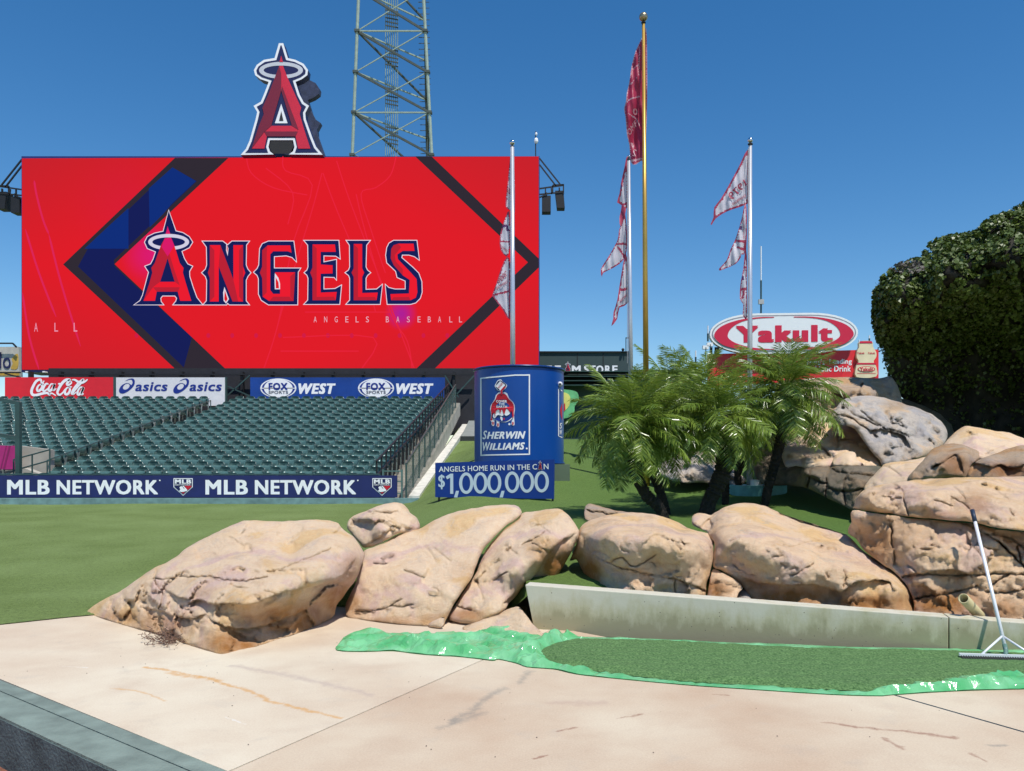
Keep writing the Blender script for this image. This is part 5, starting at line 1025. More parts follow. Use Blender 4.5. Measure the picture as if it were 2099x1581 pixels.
# dark structure under the board
ds = thing('under_board_wall', 'dark steel wall and beams between the top seats and the video board', 'wall', (-10, 39, 4))
MB().box(-24.5, P(975, 0, 40)[0], 40.4, 40.8, 3, P(0, 755, 40.4)[2]).build('wall_sheet', M('dark_wall', S((38, 38, 44)), .8, var=.2), ds)
for x in range(60, 980, 62): MB().box(P(x, 0, 40.2)[0], P(x, 0, 40.2)[0] + .12, 40.1, 40.39, 3, P(0, 762, 40.2)[2]).build('column', BLK, ds)
MB().box(-24.5, P(975, 0, 40)[0], 40.0, 40.09, P(0, 769, 40.0)[2], P(0, 766.5, 40)[2]).build('beam', BLK, ds)
for a, c in (((462, 815), (512, 770)), ((462, 790), (512, 812)), ((912, 770), (940, 815)), ((930, 815), (972, 770))): MB().bar(P(*a, 39.9), P(*c, 39.9), .06).build('brace', DG, ds)
# ================================================================== BANNERS
def banner(name, label, box, d, mat, cat='banner', th=.06, hang=True):
    t = thing(name, label, cat, P((box[0] + box[2]) / 2, box[3], d)); slab('panel', [(box[0], box[1]), (box[0], box[3]), (box[2], box[3]), (box[2], box[1])], Surf('plane', d=d), th, mat, t); return t
RC = M('banner_red', S((222, 30, 45)), .45, var=.04); BB = M('banner_blue', S((12, 60, 140)), .35, var=.15, scale=1.2, bump=.6, bscale=1.5); NB = M('banner_navy', S((30, 38, 95)), .45, var=.12, bump=.25, bscale=3)
WB = M('banner_white', (.72, .71, .72), .5, var=.03); ABL = M('logo_blue', S((20, 45, 135)), .5, var=.02)
# script banner
t = banner('banner', 'red banner with white script lettering above the left seats', (10, 773.5, 232, 822), 38.2, RC)
pr = Print(Surf('plane', d=38.2), .01); c8 = lambda p: Z(0, 760, 8.746, p)
def sk(p, wd): q = smooth_poly(c8(p), 5, False); n = len(q); pr.stroke(q, [wd * (.45 + .75 * math.sin(math.pi * min(1, i / (n - 1)))) for i in range(n)], WHT, next(LY))
import itertools; LY = (k * .08 for k in itertools.count())
for p, wd in (([(790, 180), (770, 215), (745, 215), (740, 190), (720, 160), (650, 190), (590, 290), (565, 370), (580, 425), (640, 440), (740, 415), (840, 400), (890, 430), (900, 410), (940, 410), (1000, 448)], 4.6), ([(760, 240), (700, 260), (665, 320), (680, 365), (730, 340), (755, 290), (750, 240), (790, 235)], 4.2), ([(870, 245), (830, 235), (785, 290), (770, 345), (800, 365), (870, 310)], 4.2),
              ([(975, 245), (920, 240), (880, 300), (870, 350), (900, 360), (950, 310), (980, 240), (960, 320), (960, 355), (1010, 320)], 4.2), ([(1040, 238), (1085, 234)], 3), ([(1260, 180), (1280, 220), (1225, 260), (1200, 240), (1230, 190), (1250, 165), (1180, 170), (1110, 230), (1050, 330), (1030, 400), (1070, 435), (1130, 390), (1165, 330)], 4.8),
              ([(1250, 300), (1200, 310), (1165, 370), (1175, 420), (1220, 415), (1255, 350), (1245, 300), (1290, 290)], 4.2), ([(1290, 430), (1280, 400), (1330, 310), (1420, 210), (1490, 160), (1480, 190), (1400, 280), (1320, 380), (1310, 430), (1370, 380)], 3.8), ([(1290, 165), (1340, 165), (1400, 200), (1470, 215), (1530, 190), (1570, 155)], 4.0),
              ([(1495, 300), (1440, 300), (1395, 370), (1395, 425), (1440, 410), (1500, 300), (1465, 400), (1470, 430), (1500, 410)], 4.2)): sk(p, wd)
pr.build('script_lettering', t)
t = banner('banner', 'white sports brand banner with blue lettering above the left seats', (238, 774, 461, 832), 38.2, WB)
pr = Print(Surf('plane', d=38.2), .01)
for dx in (0, 111.2):
    a8 = lambda p: Z(230 + dx, 765, 8.746, p)
    ring = smooth_poly(a8([(230, 145), (300, 105), (370, 98), (405, 140), (390, 220), (330, 290), (260, 340), (190, 368), (135, 350), (122, 300), (160, 230), (220, 190), (280, 178), (325, 200), (345, 215), (365, 165), (345, 118), (300, 120)]), 4)
    pr.poly(ring, ABL, 0, [ell(*a8([(252, 242)])[0], 7.8, 5.2, 20, rot=-38)])
    pr.text('asics', 277 + dx, 783.5, 343.5 + dx, 802, ABL, 0, .03, .18, 1.0)
pr.build('brand_lettering', t)
t = banner('banner', 'shiny blue television network banner above the right block of seats', (513, 774, 912, 828), 38.4, BB)
for dx in (0, 200.3):
    pr = Print(Surf('plane', d=38.4), .01)
    cx_, cy_ = 570.5 + dx, 796.0
    pr.poly(ell(cx_, cy_, 37, 20), WHT, 0); pr.poly(ell(cx_, cy_, 34, 18), ABL, 1); pr.poly(ell(cx_, cy_, 29.5, 18.5), WHT, 2); pr.poly([(cx_ - 36, cy_ - .8), (cx_ + 36, cy_ - .8), (cx_ + 36, cy_ + .8), (cx_ - 36, cy_ + .8)], WHT, 2)
    pr.text('FOX', cx_ - 20, cy_ - 11, cx_ + 19, cy_ + 4, ABL, 3, .05); pr.text('SPORTS', cx_ - 20, cy_ + 5.5, cx_ + 20, cy_ + 11.5, M('print_grey', (.1, .1, .13), .5), 3, .02); pr.build('oval_logo', t); pr = Print(Surf('plane', d=38.4), .01)
    pr.text('WEST', 611.5 + dx, 786, 688 + dx, 808, WHT, 0, .07, .25, 1.02); pr.build('network_lettering', t)
for (a, b_c) in ((232, 238), (461, 464)): 
    t = thing('sign_post', 'narrow dark green post between the two banners' if a == 232 else 'narrow teal post at the right end of the white banner', 'post', P(a, 820, 38.2)); MB().box(P(a, 0, 38.2)[0], P(b_c, 0, 38.2)[0], 38.2, 38.35, P(0, 826, 38.2)[2], P(0, 773, 38.2)[2]).build('post_shaft', DG, t)
t = banner('network_banner', 'long navy banner with white network lettering along the front of the stand', (-80, 975, 814, 1020), 23.5, NB)
S235 = Surf('plane', d=23.5)
for (x0, x1) in ((14.5, 324), (421, 730)):
    pr = Print(S235, .008); wM = x0 + (x1 - x0) * .282; pr.text('MLB', x0, 984, wM, 1014, WHT, 0, .045, 0, 1.0); pr.text('NETWORK', x0 + (x1 - x0) * .328, 984, x1, 1014, WHT, 0, .045)
    pr.poly(ell(x1 + 3.5, 985, 1.6, 1.6, 10), WHT, 0); o = pr.build('network_lettering', t)
for cx_ in (375.3, 783):
    pr = Print(S235, .008)
    sh = [(cx_ - 19.7, 980.5), (cx_ + 19.7, 980.5), (cx_ + 19.7, 999), (cx_, 1016.5), (cx_ - 19.7, 999)]
    pr.poly(sh, WHT, 0); pr.poly(offset(sh, -1.6), NAVY, 1); k = lambda p: [(cx_ + (x - 930) / 26.2, 970 + y / 26.2) for x, y in p]
    pr.poly(k([(1000, 680), (1380, 680), (1380, 740), (1170, 910)]), REDP, 2); pr.poly(k([(900, 690), (960, 680), (1170, 920), (1110, 980)]), WHT, 2)
    pr.poly(smooth_poly(k([(740, 780), (770, 730), (830, 710), (910, 730), (930, 800), (1000, 840), (1080, 900), (1120, 960), (900, 1010), (780, 1000), (720, 960), (780, 880)]), 3), WHT, 3); pr.poly(k([(820, 1020), (1040, 1020), (930, 1110)]), REDP, 2)
    pr.text('MLB', cx_ - 16.7, 983, cx_ + 16.5, 991.7, WHT, 2, .07); pr.text('NETWORK', cx_ - 16.7, 993, cx_ + 15.8, 995.4, WHT, 2, .04); pr.build('shield_logo', t)
# ================================================================== THE BIG CAN, its plinth and the prize sign
CCX, CCY = (1064 - CX) * 20.4 / F, 20.5; CR = 1.135; CZ0, CZ1 = 1.62, 4.02
canM = M('can_blue', S((8, 70, 150)), .35, var=.08, scale=.8)
can = thing('giant_paint_can', 'giant blue paint can standing on the turf slope right of the stairs', 'giant paint can', (CCX, CCY, CZ0))
b = MB(); n = 64
V = [(CCX + CR * math.cos(2 * math.pi * k / n), CCY + CR * math.sin(2 * math.pi * k / n), z) for z in (CZ0, CZ1) for k in range(n)]
V += [(CCX + (CR - .09) * math.cos(2 * math.pi * k / n), CCY + (CR - .09) * math.sin(2 * math.pi * k / n), z) for z in (CZ1, CZ1 - .09) for k in range(n)]
Fc = [(k, (k + 1) % n, n + (k + 1) % n, n + k) for k in range(n)] + [(n + k, n + (k + 1) % n, 2 * n + (k + 1) % n, 2 * n + k) for k in range(n)] + [(2 * n + k, 2 * n + (k + 1) % n, 3 * n + (k + 1) % n, 3 * n + k) for k in range(n)] + [tuple(range(3 * n, 4 * n)), tuple(range(n))[::-1]]
b.add(V, Fc); o = b.build('can_body', canM, can, True)
o.modifiers.new('e', 'EDGE_SPLIT').split_angle = math.radians(40)
MB().tube([(CCX + (CR + .012) * math.cos(2 * math.pi * k / n), CCY + (CR + .012) * math.sin(2 * math.pi * k / n), CZ1 - .03) for k in range(n + 1)], .03, 6, caps=False).build('rim', M('rim_blue', S((6, 50, 110)), .3), can, True)
MB().tube([(CCX + (CR + .008) * math.cos(2 * math.pi * k / n), CCY + (CR + .008) * math.sin(2 * math.pi * k / n), CZ0 + .02) for k in range(n + 1)], .025, 6, caps=False).build('bottom_rim', M('rim_blue'), can, True)
cs = Surf('cyl', cx=CCX, cy=CCY, r=CR); pe = Vector(cs(1148, 788, .02)); MB().sphere(pe, .07, 12).build('handle_ear', SILV, can, True); MB().sphere(pe + Vector((.0, -.06, 0)), .03, 8).build('handle_pin', BLK, can, True)
pr = Print(cs, .006); z6 = lambda p: Z(880, 700, 4.39, p); zc = lambda p: Z(980, 770, 13.17, p)
fo = z6([(458, 328)]) + [(985.5 + i * 10.1, lerp(774.2, 767.8, min(1, i / 7)) ) for i in range(1, 10)] + [(1086.5, 767.5), (1086.5, 932.5)] + [(1086.5 - i * 10.1, lerp(932.5, 934.6, i / 10)) for i in range(1, 10)] + [(984.8, 935)]
pr.ring(fo, 2.6, WHT, 0)
pr.poly(smooth_poly(zc([(590, 105), (625, 110), (665, 165), (740, 215), (785, 275), (720, 370), (665, 425), (672, 470), (720, 450), (790, 490), (830, 600), (930, 700), (985, 800), (990, 950), (970, 1080), (985, 1290), (975, 1340), (930, 1350), (900, 1310), (920, 1160), (860, 1215), (740, 1260), (640, 1262), (575, 1250), (575, 1360), (535, 1400), (495, 1360), (500, 1240), (440, 1200), (440, 1330), (400, 1365), (365, 1320), (370, 1245), (335, 1220), (345, 1050), (325, 950), (345, 800), (450, 640), (480, 530), (560, 455), (600, 450), (590, 420), (520, 395), (450, 290), (480, 210), (530, 130)]), 2), WHT, 0)
pr.poly(ell(*zc([(655, 945)])[0], 23, 22.8, 36), ABL, 1)
pr.poly(smooth_poly(zc([(470, 960), (550, 910), (590, 960), (640, 920), (690, 1060), (640, 1090), (540, 1060), (490, 1110), (440, 1160), (400, 1100), (430, 1010)]), 2), WHT, 2); pr.poly(smooth_poly(zc([(730, 960), (770, 900), (850, 980), (860, 1030), (770, 1085), (710, 1050)]), 2), WHT, 2); pr.poly(smooth_poly(zc([(600, 1110), (650, 1120), (665, 1180), (640, 1230), (605, 1170)]), 2), WHT, 2)
pr.poly(smooth_poly(zc([(620, 500), (660, 500), (730, 500), (790, 570), (830, 640), (930, 730), (970, 850), (960, 1000), (965, 1080), (945, 1160), (925, 1100), (915, 1000), (890, 930), (870, 1000), (830, 950), (770, 880), (730, 980), (700, 1060), (670, 980), (630, 900), (595, 1050), (570, 920), (480, 960), (460, 1130), (440, 1020), (400, 1010), (370, 1100), (385, 1190), (360, 1220), (345, 1190), (360, 1050), (345, 900), (380, 760), (470, 650), (500, 550), (560, 490)]), 2), REDP, 3)
for cx_, cy_, h in ((400, 1290, 50), (535, 1330, 50), (940, 1290, 45), (358, 1190, 30), (700, 1170, 30)): pr.poly(ell(*zc([(cx_, cy_)])[0], 1.7, h / 13.17, 12), REDP, 3)
pr.poly(zc([(600, 130), (655, 165), (745, 235), (760, 275), (700, 370), (650, 420), (655, 510), (605, 510), (610, 400), (540, 390), (470, 290), (500, 210), (540, 150)]), NAVY, 2); pr.poly(zc([(595, 150), (735, 255), (600, 405), (475, 285)]), WHT, 3)
pr.poly(zc([(740, 290), (755, 300), (690, 370), (655, 410), (660, 510), (610, 510), (605, 400), (680, 310)]), REDP, 4); pr.text('SWP', 0, 0, 0, 0, REDP, 4, .02, quad=zc([(520, 320), (640, 190), (680, 225), (560, 355)])[0:4])
pr.text('COVER', *zc([(487, 665)])[0], *zc([(778, 732)])[0], WHT, 5, .05); pr.text('THE', *zc([(555, 742)])[0], *zc([(718, 792)])[0], WHT, 5, .05); pr.text('EARTH', *zc([(495, 812)])[0], *zc([(782, 872)])[0], WHT, 5, .05)
pr.poly(ell(*zc([(845, 1313)])[0], 2.3, 2.3, 12), WHT, 0)
qd = lambda p: z6(p)
pr.text('S', 0, 0, 0, 0, WHT, 0, .03, .2, quad=qd([(482, 803), (520, 803), (516, 880), (478, 882)])); pr.text('HERWIN', 0, 0, 0, 0, WHT, 0, .055, .2, quad=qd([(522, 815), (866, 808), (860, 876), (518, 878)]))
pr.text('W', 0, 0, 0, 0, WHT, 0, .03, .15, quad=qd([(480, 908), (548, 906), (544, 982), (476, 985)])); pr.text('ILLIAMS', 0, 0, 0, 0, WHT, 0, .055, .2, quad=qd([(545, 917), (860, 908), (856, 974), (541, 978)])); pr.poly(ell(*z6([(877, 964)])[0], 2, 2, 10), WHT, 0)
pr.stroke([(1152.5, 802), (1147.5, 797.5), (1145, 797.5), (1145, 894), (1148, 895), (1152.5, 897)], 1.7, WHT, 0)
pr.text('S', 1147, 867, 1152, 879, WHT, 0, .03, .2); pr.text('W', 1147, 881, 1152, 892, WHT, 0, .03, .2); pr.poly([(1148, 840), (1152.5, 826), (1152.5, 862), (1149.5, 852)], REDP, 0)
pr.build('brand_print', can)
pn = thing('can_plinth', 'plain grey-green box under the giant blue can, seen right of the prize sign', 'plinth', (0, 20.6, .8))
MB().box(CCX - 1.0, (1168 - CX) * 19.6 / F, 19.6, 21.6, .5, CZ0 - .004).build('box_side', M('plinth_green', (.11, .155, .10), .75, var=.1), pn)
ps_ = Surf('slant', px0=892, px1=1135, d0=18.3, d1=17.25)
sgn = thing('prize_sign', 'blue prize sign with large white dollar figures on the turf before the can', 'sign', ps_(1013, 1024))
PBL = M('sign_blue', S((0, 52, 138)), .5, var=.03)
slab('panel', [(892, 949), (892, 1019.5), (1134.5, 1023), (1135.5, 942)], ps_, .05, PBL, sgn)
pr = Print(ps_, .006); LW = M('sign_pale', S((205, 218, 230)), .5, var=.02)
pr.text('ANGELS HOME RUN IN THE C', 0, 0, 0, 0, WHT, 0, .018, quad=z6([(86, 1128), (968, 1104), (970, 1153), (86, 1176)])); pr.text('N', 0, 0, 0, 0, WHT, 0, .018, quad=z6([(1028, 1102), (1072, 1101), (1073, 1150), (1030, 1151)]))
logo(pr, lambda x, y: (880 + (975 + (x - 62) * .056) / 4.39, 700 + (1072 + (y - 137) * .077) / 4.39), LM, 0, False)
pr.text('$', 0, 0, 0, 0, LW, 0, .02, quad=z6([(80, 1200), (140, 1198), (140, 1330), (82, 1333)]))
pr.poly(z6([(189, 1191), (215, 1190), (216, 1372), (188, 1372), (188, 1226), (160, 1242), (147, 1218)]), LW, 0)
for x0 in (268, 395, 520, 680, 812, 945): 
    w_ = 132 if x0 < 600 else 135; o1 = z6(ell(x0 + w_ / 2 - 2, 1276 - (x0 - 268) * .02, w_ / 2 - 2, 97, 36)); o2 = z6(ell(x0 + w_ / 2 - 2, 1276 - (x0 - 268) * .02, w_ / 2 - 30, 70, 36)); pr.poly(o1, LW, 0, [o2])
for x0 in (225, 635): pr.poly(z6([(x0 + 15, 1345), (x0 + 42, 1345), (x0 + 27, 1405), (x0 - 3, 1405)]), LW, 1)
pr.build('prize_lettering', sgn)
for x, y0 in ((900, 1018), (1133, 1021)): a = ps_(x, y0, -.08); MB().bar(a, (a[0], a[1], ground(a[0], a[1]) - .05), .04).build('leg', BLK, sgn)
# ================================================================== STORE BUILDING, BILLBOARDS
bl = thing('store_building', 'dark green store building with a raised lettered fascia behind the can', 'building', P(1200, 900, 52))
MB().box(P(1100, 0, 52)[0], P(1290, 0, 52)[0], 52, 60, 2, P(0, 722, 52)[2]).build('fascia_wall', M('store_green', S((54, 72, 72)), .7, var=.06), bl)
for x in (1183, 1236): MB().box(P(x, 0, 51.99)[0], P(x, 0, 51.99)[0] + .04, 51.97, 51.998, P(0, 778, 52)[2], P(0, 724, 52)[2]).build('panel_joint', BLK, bl)
MB().box(P(1098, 0, 52)[0], P(1292, 0, 52)[0], 51.9, 60.1, P(0, 723, 52)[2], P(0, 720.5, 52)[2]).build('roof_edge', BLK, bl)
for y in (762, 772, 781, 790): MB().box(P(1100, 0, 51)[0], P(1420, 0, 51)[0], 50.6, 51.96, P(0, y + 1.6, 51)[2], P(0, y, 51)[2]).build('louvre', DG, bl)
MB().box(P(1290, 0, 53)[0], P(1440, 0, 53)[0], 53, 60, 2, P(0, 758, 53)[2]).build('lower_wall', M('store_dark_green', S((34, 48, 42)), .8), bl)
sb_ = Surf('plane', d=51.7); tx = Surf('plane', d=51.75)
for s, x0, x1 in (('T', 1118, 1131), ('E', 1137, 1150), ('M', 1172, 1190.5), ('S', 1197, 1208), ('T', 1209, 1221), ('O', 1222, 1237), ('R', 1240, 1252), ('E', 1255, 1266)):
    pr = Print(tx, .01); pr.text(s, x0, 749.5, x1, 765.5, WHT, 0, .05); pr.build('sign_letter', bl)
pr = Print(tx, .01); logo(pr, lambda x, y: (1155.5 + (x - 62) * .0215, 741.5 + (y - 137) * .0228), LM, 0, False); pr.build('sign_logo', bl)
pr = Print(Surf('plane', d=50), .02)
m_ = thing('painted_mural', 'tall rounded yellow and green mural standing behind the can', 'mural', P(1165, 890, 50))
mo = smooth_poly([(1140, 800), (1160, 799), (1175, 801), (1184, 806), (1186, 820), (1178, 833), (1177, 845), (1167, 855), (1156, 858), (1140, 862)], 3)
slab('mural_body', mo, Surf('plane', d=50), .5, M('mural_green', S((110, 190, 130)), .6, var=.3, scale=1.5), m_)
pr.poly(smooth_poly([(1142, 806), (1158, 805), (1168, 812), (1168, 828), (1160, 840), (1142, 850)], 3), M('mural_yellow', S((225, 220, 120)), .6, var=.2, scale=1.5)); pr.poly([(1153, 832), (1158, 826), (1159, 840), (1154, 846)], REDP, 1); pr.build('mural_print', m_)
cm = thing('roof_camera', 'small dark camera on a bracket at the right end of the store roof', 'camera', P(1280, 720, 52))
MB().bar(P(1283, 722, 51.8), P(1283, 692, 51.8), .05).build('mast', BLK, cm); MB().sphere(P(1277, 717, 51.8), .1).build('housing', BLK, cm); MB().bar(P(1283, 693, 51.8), P(1288, 693, 51.8), .05).build('arm', BLK, cm)
# drink billboard
YD = 60.0; ys = Surf('plane', d=YD); ys2 = Surf('plane', d=YD - .6)
bb = thing('drink_billboard', 'red billboard with an oval white and red drink sign and a bottle, upper right', 'billboard', P(1620, 775, YD))
slab('panel', [(1452, 726), (1452, 790), (1801, 778), (1801, 716.5)], ys, .5, RC, bb)
def stad(x0, y0, x1, y1, rx, n=18):
    cy = (y0 + y1) / 2; h = (y1 - y0) / 2; o = []
    for i in range(n + 1): a = math.pi / 2 + math.pi * i / n; o.append((x0 + rx + rx * math.cos(a), cy - h * math.sin(a)))
    for i in range(n + 1): a = -math.pi / 2 + math.pi * i / n; o.append((x1 - rx + rx * math.cos(a), cy - h * math.sin(a)))
    return o
tilt = lambda p: [(x, y - (x - 1607) * .012) for x, y in p]
slab('oval_sign', tilt(stad(1455, 642, 1759, 725, 96)), ys2, .5, WHT, bb, M('oval_edge', (.5, .5, .52), .4))
pr = Print(ys2, .02); RY = M('drink_red', S((214, 30, 66)), .45, var=.03); PW = M('oval_face', (.86, .86, .88), .45, var=.02)
pr.poly(tilt(stad(1459, 646, 1755, 721, 93)), M('oval_gap', (.3, .3, .33), .5), 0); pr.poly(tilt(stad(1461.5, 648.5, 1752.5, 718.5, 92)), PW, 1)
for sgnx in (-1, 1):
    c_ = 1607; q = []
    oo = [(1587, 649.5), (1550, 650), (1510, 656), (1478, 668), (1464, 684), (1470, 697), (1490, 709), (1530, 716.5), (1587, 716.8)]; ii = [(1587, 715.5), (1550, 713), (1515, 705), (1495, 694), (1492, 684), (1500, 671), (1520, 659), (1550, 652.8), (1587, 651)]
    q = smooth_poly(oo, 3, False) + smooth_poly(ii, 3, False)
    if sgnx > 0: q = [(2 * c_ - x, y) for x, y in q]
    pr.poly(tilt(q), RY, 2)
pr.text('Yakult', 0, 0, 0, 0, RY, 2, .075, quad=tilt([(1508, 667), (1707, 667), (1707, 702), (1508, 702)])); pr.build('oval_print', bb)
pr = Print(ys, .02); pr.text('Leading', 1700, 736, 1746, 749, WHT, 0, .03); pr.text("World's", 1645, 736, 1690, 749, WHT, 0, .03); pr.text('Probiotic Drink', 1650, 750, 1744, 762, WHT, 0, .03); pr.poly([(1725, 775), (1740, 719), (1801, 717), (1801, 775)], M('banner_light_red', S((232, 44, 52)), .5), -.5); pr.build('slogan_print', bb)
bt = smooth_poly([(1763, 700), (1787, 700), (1790, 712), (1796, 722), (1796, 732), (1791, 740), (1793, 747), (1796, 752), (1796, 772), (1756, 773), (1755, 752), (1758, 747), (1760, 740), (1756, 732), (1757, 720), (1761, 712)], 3)
slab('bottle', bt, Surf('plane', d=YD - .3), .29, M('bottle_cream', S((238, 218, 180)), .4, var=.1, scale=1.5), bb)
pr = Print(Surf('plane', d=YD - .3), .02); pr.poly([(1763, 699.5), (1787, 699.5), (1788.5, 704), (1762, 704)], RY, 0); pr.text('Yakult', 1757, 722, 1772, 726, RY, 0, .03); pr.text('Yakult', 1779, 722, 1794, 726, RY, 0, .03); pr.poly(ell(1776, 757, 18, 6), RY, 0); pr.poly(ell(1776, 757, 16, 4.8), M('bottle_cream'), 1); pr.text('Yakult', 1763, 753, 1790, 761, RY, 2, .05); pr.poly([(1757, 744), (1795, 744), (1795, 747.5), (1757, 747.5)], RY, 0); pr.poly([(1757, 765), (1795, 765), (1795, 766), (1757, 766)], RY, 0); pr.build('bottle_print', bb)
for x in (1470, 1600, 1740): MB().bar(P(x, 770, YD + .7), (P(x, 770, YD)[0], YD + .7, 0), .3).build('support_post', DG, bb)
for x in (1458, 1467, 1472): MB().bar(P(x, 712, YD), P(x, 728, YD), .15).build('bracket', BLK, bb)
fl = thing('floodlight_pair', 'pair of small white box lights left of the oval drink sign', 'floodlights', P(1455, 720, YD))
for x, y in ((1447, 712), (1456, 706)): b = MB(); c_ = Vector(P(x, y, YD - 1)); b.box(c_.x - .22, c_.x + .2, c_.y, c_.y + .3, c_.z - .13, c_.z + .13); b.build('lamp_box', WHT, fl); MB().bar(c_, (c_.x, c_.y + .2, c_.z - .9), .06).build('stalk', DG, fl)
def antenna(label, x, y0, y1, d=62, w=.07, box=None):
    a = thing('antenna', label, 'antenna', P(x, y1, d)); ym = (y0 + y1) / 2
    MB().tube([P(x, y1, d), P(x, ym, d)], w, 6).build('mast', DG, a); MB().tube([P(x, ym, d), P(x, y0, d)], w * .7, 6).build('whip', WHT, a)
    if box: c_ = Vector(P(x, box, d - .2)); MB().box(c_.x - .2, c_.x + .2, c_.y - .1, c_.y + .1, c_.z - .18, c_.z + .18).build('junction_box', M('grey_box', (.45, .45, .43), .5), a)
antenna('tall whip antenna with a small grey box, standing behind the oval drink sign', 1560, 505, 645, box=619)
antenna('short white whip antenna at the left end of the drink billboard', 1451, 668, 700)
antenna('short white whip antenna low above the palm tops left of the billboard', 1426, 719, 745)
antenna('thin white whip antenna just left of the bottle on the billboard', 1761, 697, 720)
antenna('thin dark whip antenna just above the bottle cap', 1782, 688, 700)
# partly seen advert at far left
al = thing('side_advert', 'pale drink advert board cut off by the left edge of the picture', 'billboard', P(10, 770, 47))
slab('panel', [(-60, 712), (-60, 772), (40, 772), (38, 711)], Surf('plane', d=47), .3, M('advert_white', (.5, .48, .44), .5), al)
pr = Print(Surf('plane', d=47), .02); pr.text('Modelo', -78, 722, 22, 756, NAVY, 1, .01); pr.poly(smooth_poly([(24, 735), (36, 725), (38, 745), (34, 757), (22, 756), (26, 745)], 3), M('gold_print', (.55, .35, .06), .5), 0); pr.poly([(-20, 762), (40, 762), (40, 770), (-20, 770)], M('gold_print'), 0); pr.build('advert_print', al)
for a, c in (((-20, 704), (26, 704)), ((26, 704), (34, 712)), ((10, 766), (42, 774)), ((-10, 764), (42, 764))): MB().bar(P(*a, 46.7), P(*c, 46.7), .08).build('frame_bar', BLK, al)
# ================================================================== LATTICE TOWER
TD = 80.0; tw = thing('lattice_tower', 'tall pale green steel lattice mast rising behind the video board', 'tower', P(803, 318, TD))
TG = M('tower_pale', (.33, .41, .33), .5, var=.15); TK = M('tower_dark', (.06, .08, .07), .6, var=.2)
def legp(k, z):       # k 0 left 1 right 2 rear
    t = (z - 32) / 16.0; xl = lerp((722 - CX) * TD / F, (735 - CX) * TD / F, t); xr = lerp((885 - CX) * TD / F, (868 - CX) * TD / F, t)
    return (xl, TD, z) if k == 0 else (xr, TD, z) if k == 1 else ((xl + xr) / 2 + 2.6, TD + (xr - xl) * .866, z)
zl = [EYE - (y - HY) * TD / F for y in (560, 480, 400, 318, 231, 148, 64, -20, -100)]
for k in range(3): MB().tube([legp(k, zl[0]), legp(k, zl[-1])], .16 if k < 2 else .13, 8).build('leg', TG if k < 2 else TK, tw)
for i, z in enumerate(zl):
    for a, c, m in ((0, 1, TG), (1, 2, TK), (2, 0, TG)):
        if a == 0 and i % 2 == 1: continue
        MB().bar(legp(a, z), legp(c, z), .13).build('ring_beam', m, tw)
    if i < len(zl) - 1:
        z2 = zl[i + 1]
        MB().bar(legp(0, z2), legp(1, z), .2).build('diagonal_brace', TK, tw); MB().bar(legp(0, z), legp(1, z2), .09).build('diagonal_brace', TG, tw)
        if i % 2: MB().bar(legp(0, z2), legp(2, z), .17).build('diagonal_brace', TK, tw)
        MB().bar(legp(1, z2), legp(2, z), .14).build('diagonal_brace', TK, tw)
    for k in range(2):
        c_ = Vector(legp(k, z)); MB().box(c_.x - .25, c_.x + .25, c_.y - .25, c_.y + .25, c_.z - .12, c_.z + .12).build('joint_plate', TK, tw)
b = MB(); xs_ = [790 + 4.2 * k for k in range(7)]
for x in xs_: b.tube([P(x, 560, TD + 2.5), P(x, -60, TD + 2.5)], .035, 4, 0, False)
o = b.build('cable_run', [TG, TK], tw, kind='stuff')
b = MB()
for j in range(80):
    y = -60 + j * 8
    if (j // 5) % 2 == 0: b.bar(P(790, y, TD + 2.4), P(816, y + 5, TD + 2.4), .1)
b.build('cable_clamp_rows', TK, tw, kind='stuff')
b = MB()
for j in range(55): z = zl[0] + j * .6; p = Vector(legp(2, z)); b.bar(p, p + Vector((-.7, 0, 0)), .06); b.bar(p, p + Vector((.5, 0, 0)), .05)
b.build('climbing_pegs', TK, tw, kind='stuff')
# ================================================================== FLAGPOLES AND FLAGS
POLEW = M('white_pole', (.62, .63, .66), .3, metal=.5, var=.05); POLEG = M('gold_pole', (.55, .34, .07), .32, metal=.55, var=.08); CHR = M('chrome_ball', (.7, .7, .72), .12, metal=1, var=.02); BRZ = M('bronze_ball', (.45, .36, .22), .3, metal=.8, var=.1)
def flagpole(label, xt, xb, yt, yb, d, w0, w1, m, mb, ball=5.5, zb=None):
    bt_ = P(xb, yb, d); bz = ground(bt_[0], bt_[1]) if zb is None else zb
    tp = P(xt, yt + ball * 2 + 4, d); t = thing('flagpole', label, 'flagpole', (bt_[0], bt_[1], bz))
    k = (bt_[2] - bz) / (tp[2] - bt_[2]); bb_ = (bt_[0] + (bt_[0] - tp[0]) * k, d, bz - .05)
    MB().tube([bb_, tp], [w0 * d / F / 2, w1 * d / F / 2], 16).build('pole', m, t, True)
    MB().sphere(P(xt, yt + ball, d), ball * d / F, 16).build('ball', mb, t, True)
    b = MB(); b.tube([P(xt, yt + ball * 2 - 1, d), tp], .02, 8); b.sphere(P(xt, yt + ball * 2 + 3, d), .06, 8, sz=.5); b.build('truck', BLK, t)
flagpole('white flagpole rising behind the giant blue can', 1050, 1051, 287, 748, 22.6, 11.5, 8, POLEW, CHR)
flagpole('white flagpole standing just left of the tall golden one', 1289, 1293, 318, 755, 22.0, 11, 6, POLEW, CHR, 3)
flagpole('tallest flagpole, golden, rising out of the palm crowns', 1319, 1324, 26, 760, 19.0, 13.5, 6.5, POLEG, BRZ, 9)
flagpole('white flagpole standing on the teal disc in front of the oval drink sign', 1538, 1536.5, 282, 995, 17.6, 12.5, 7, POLEW, CHR)
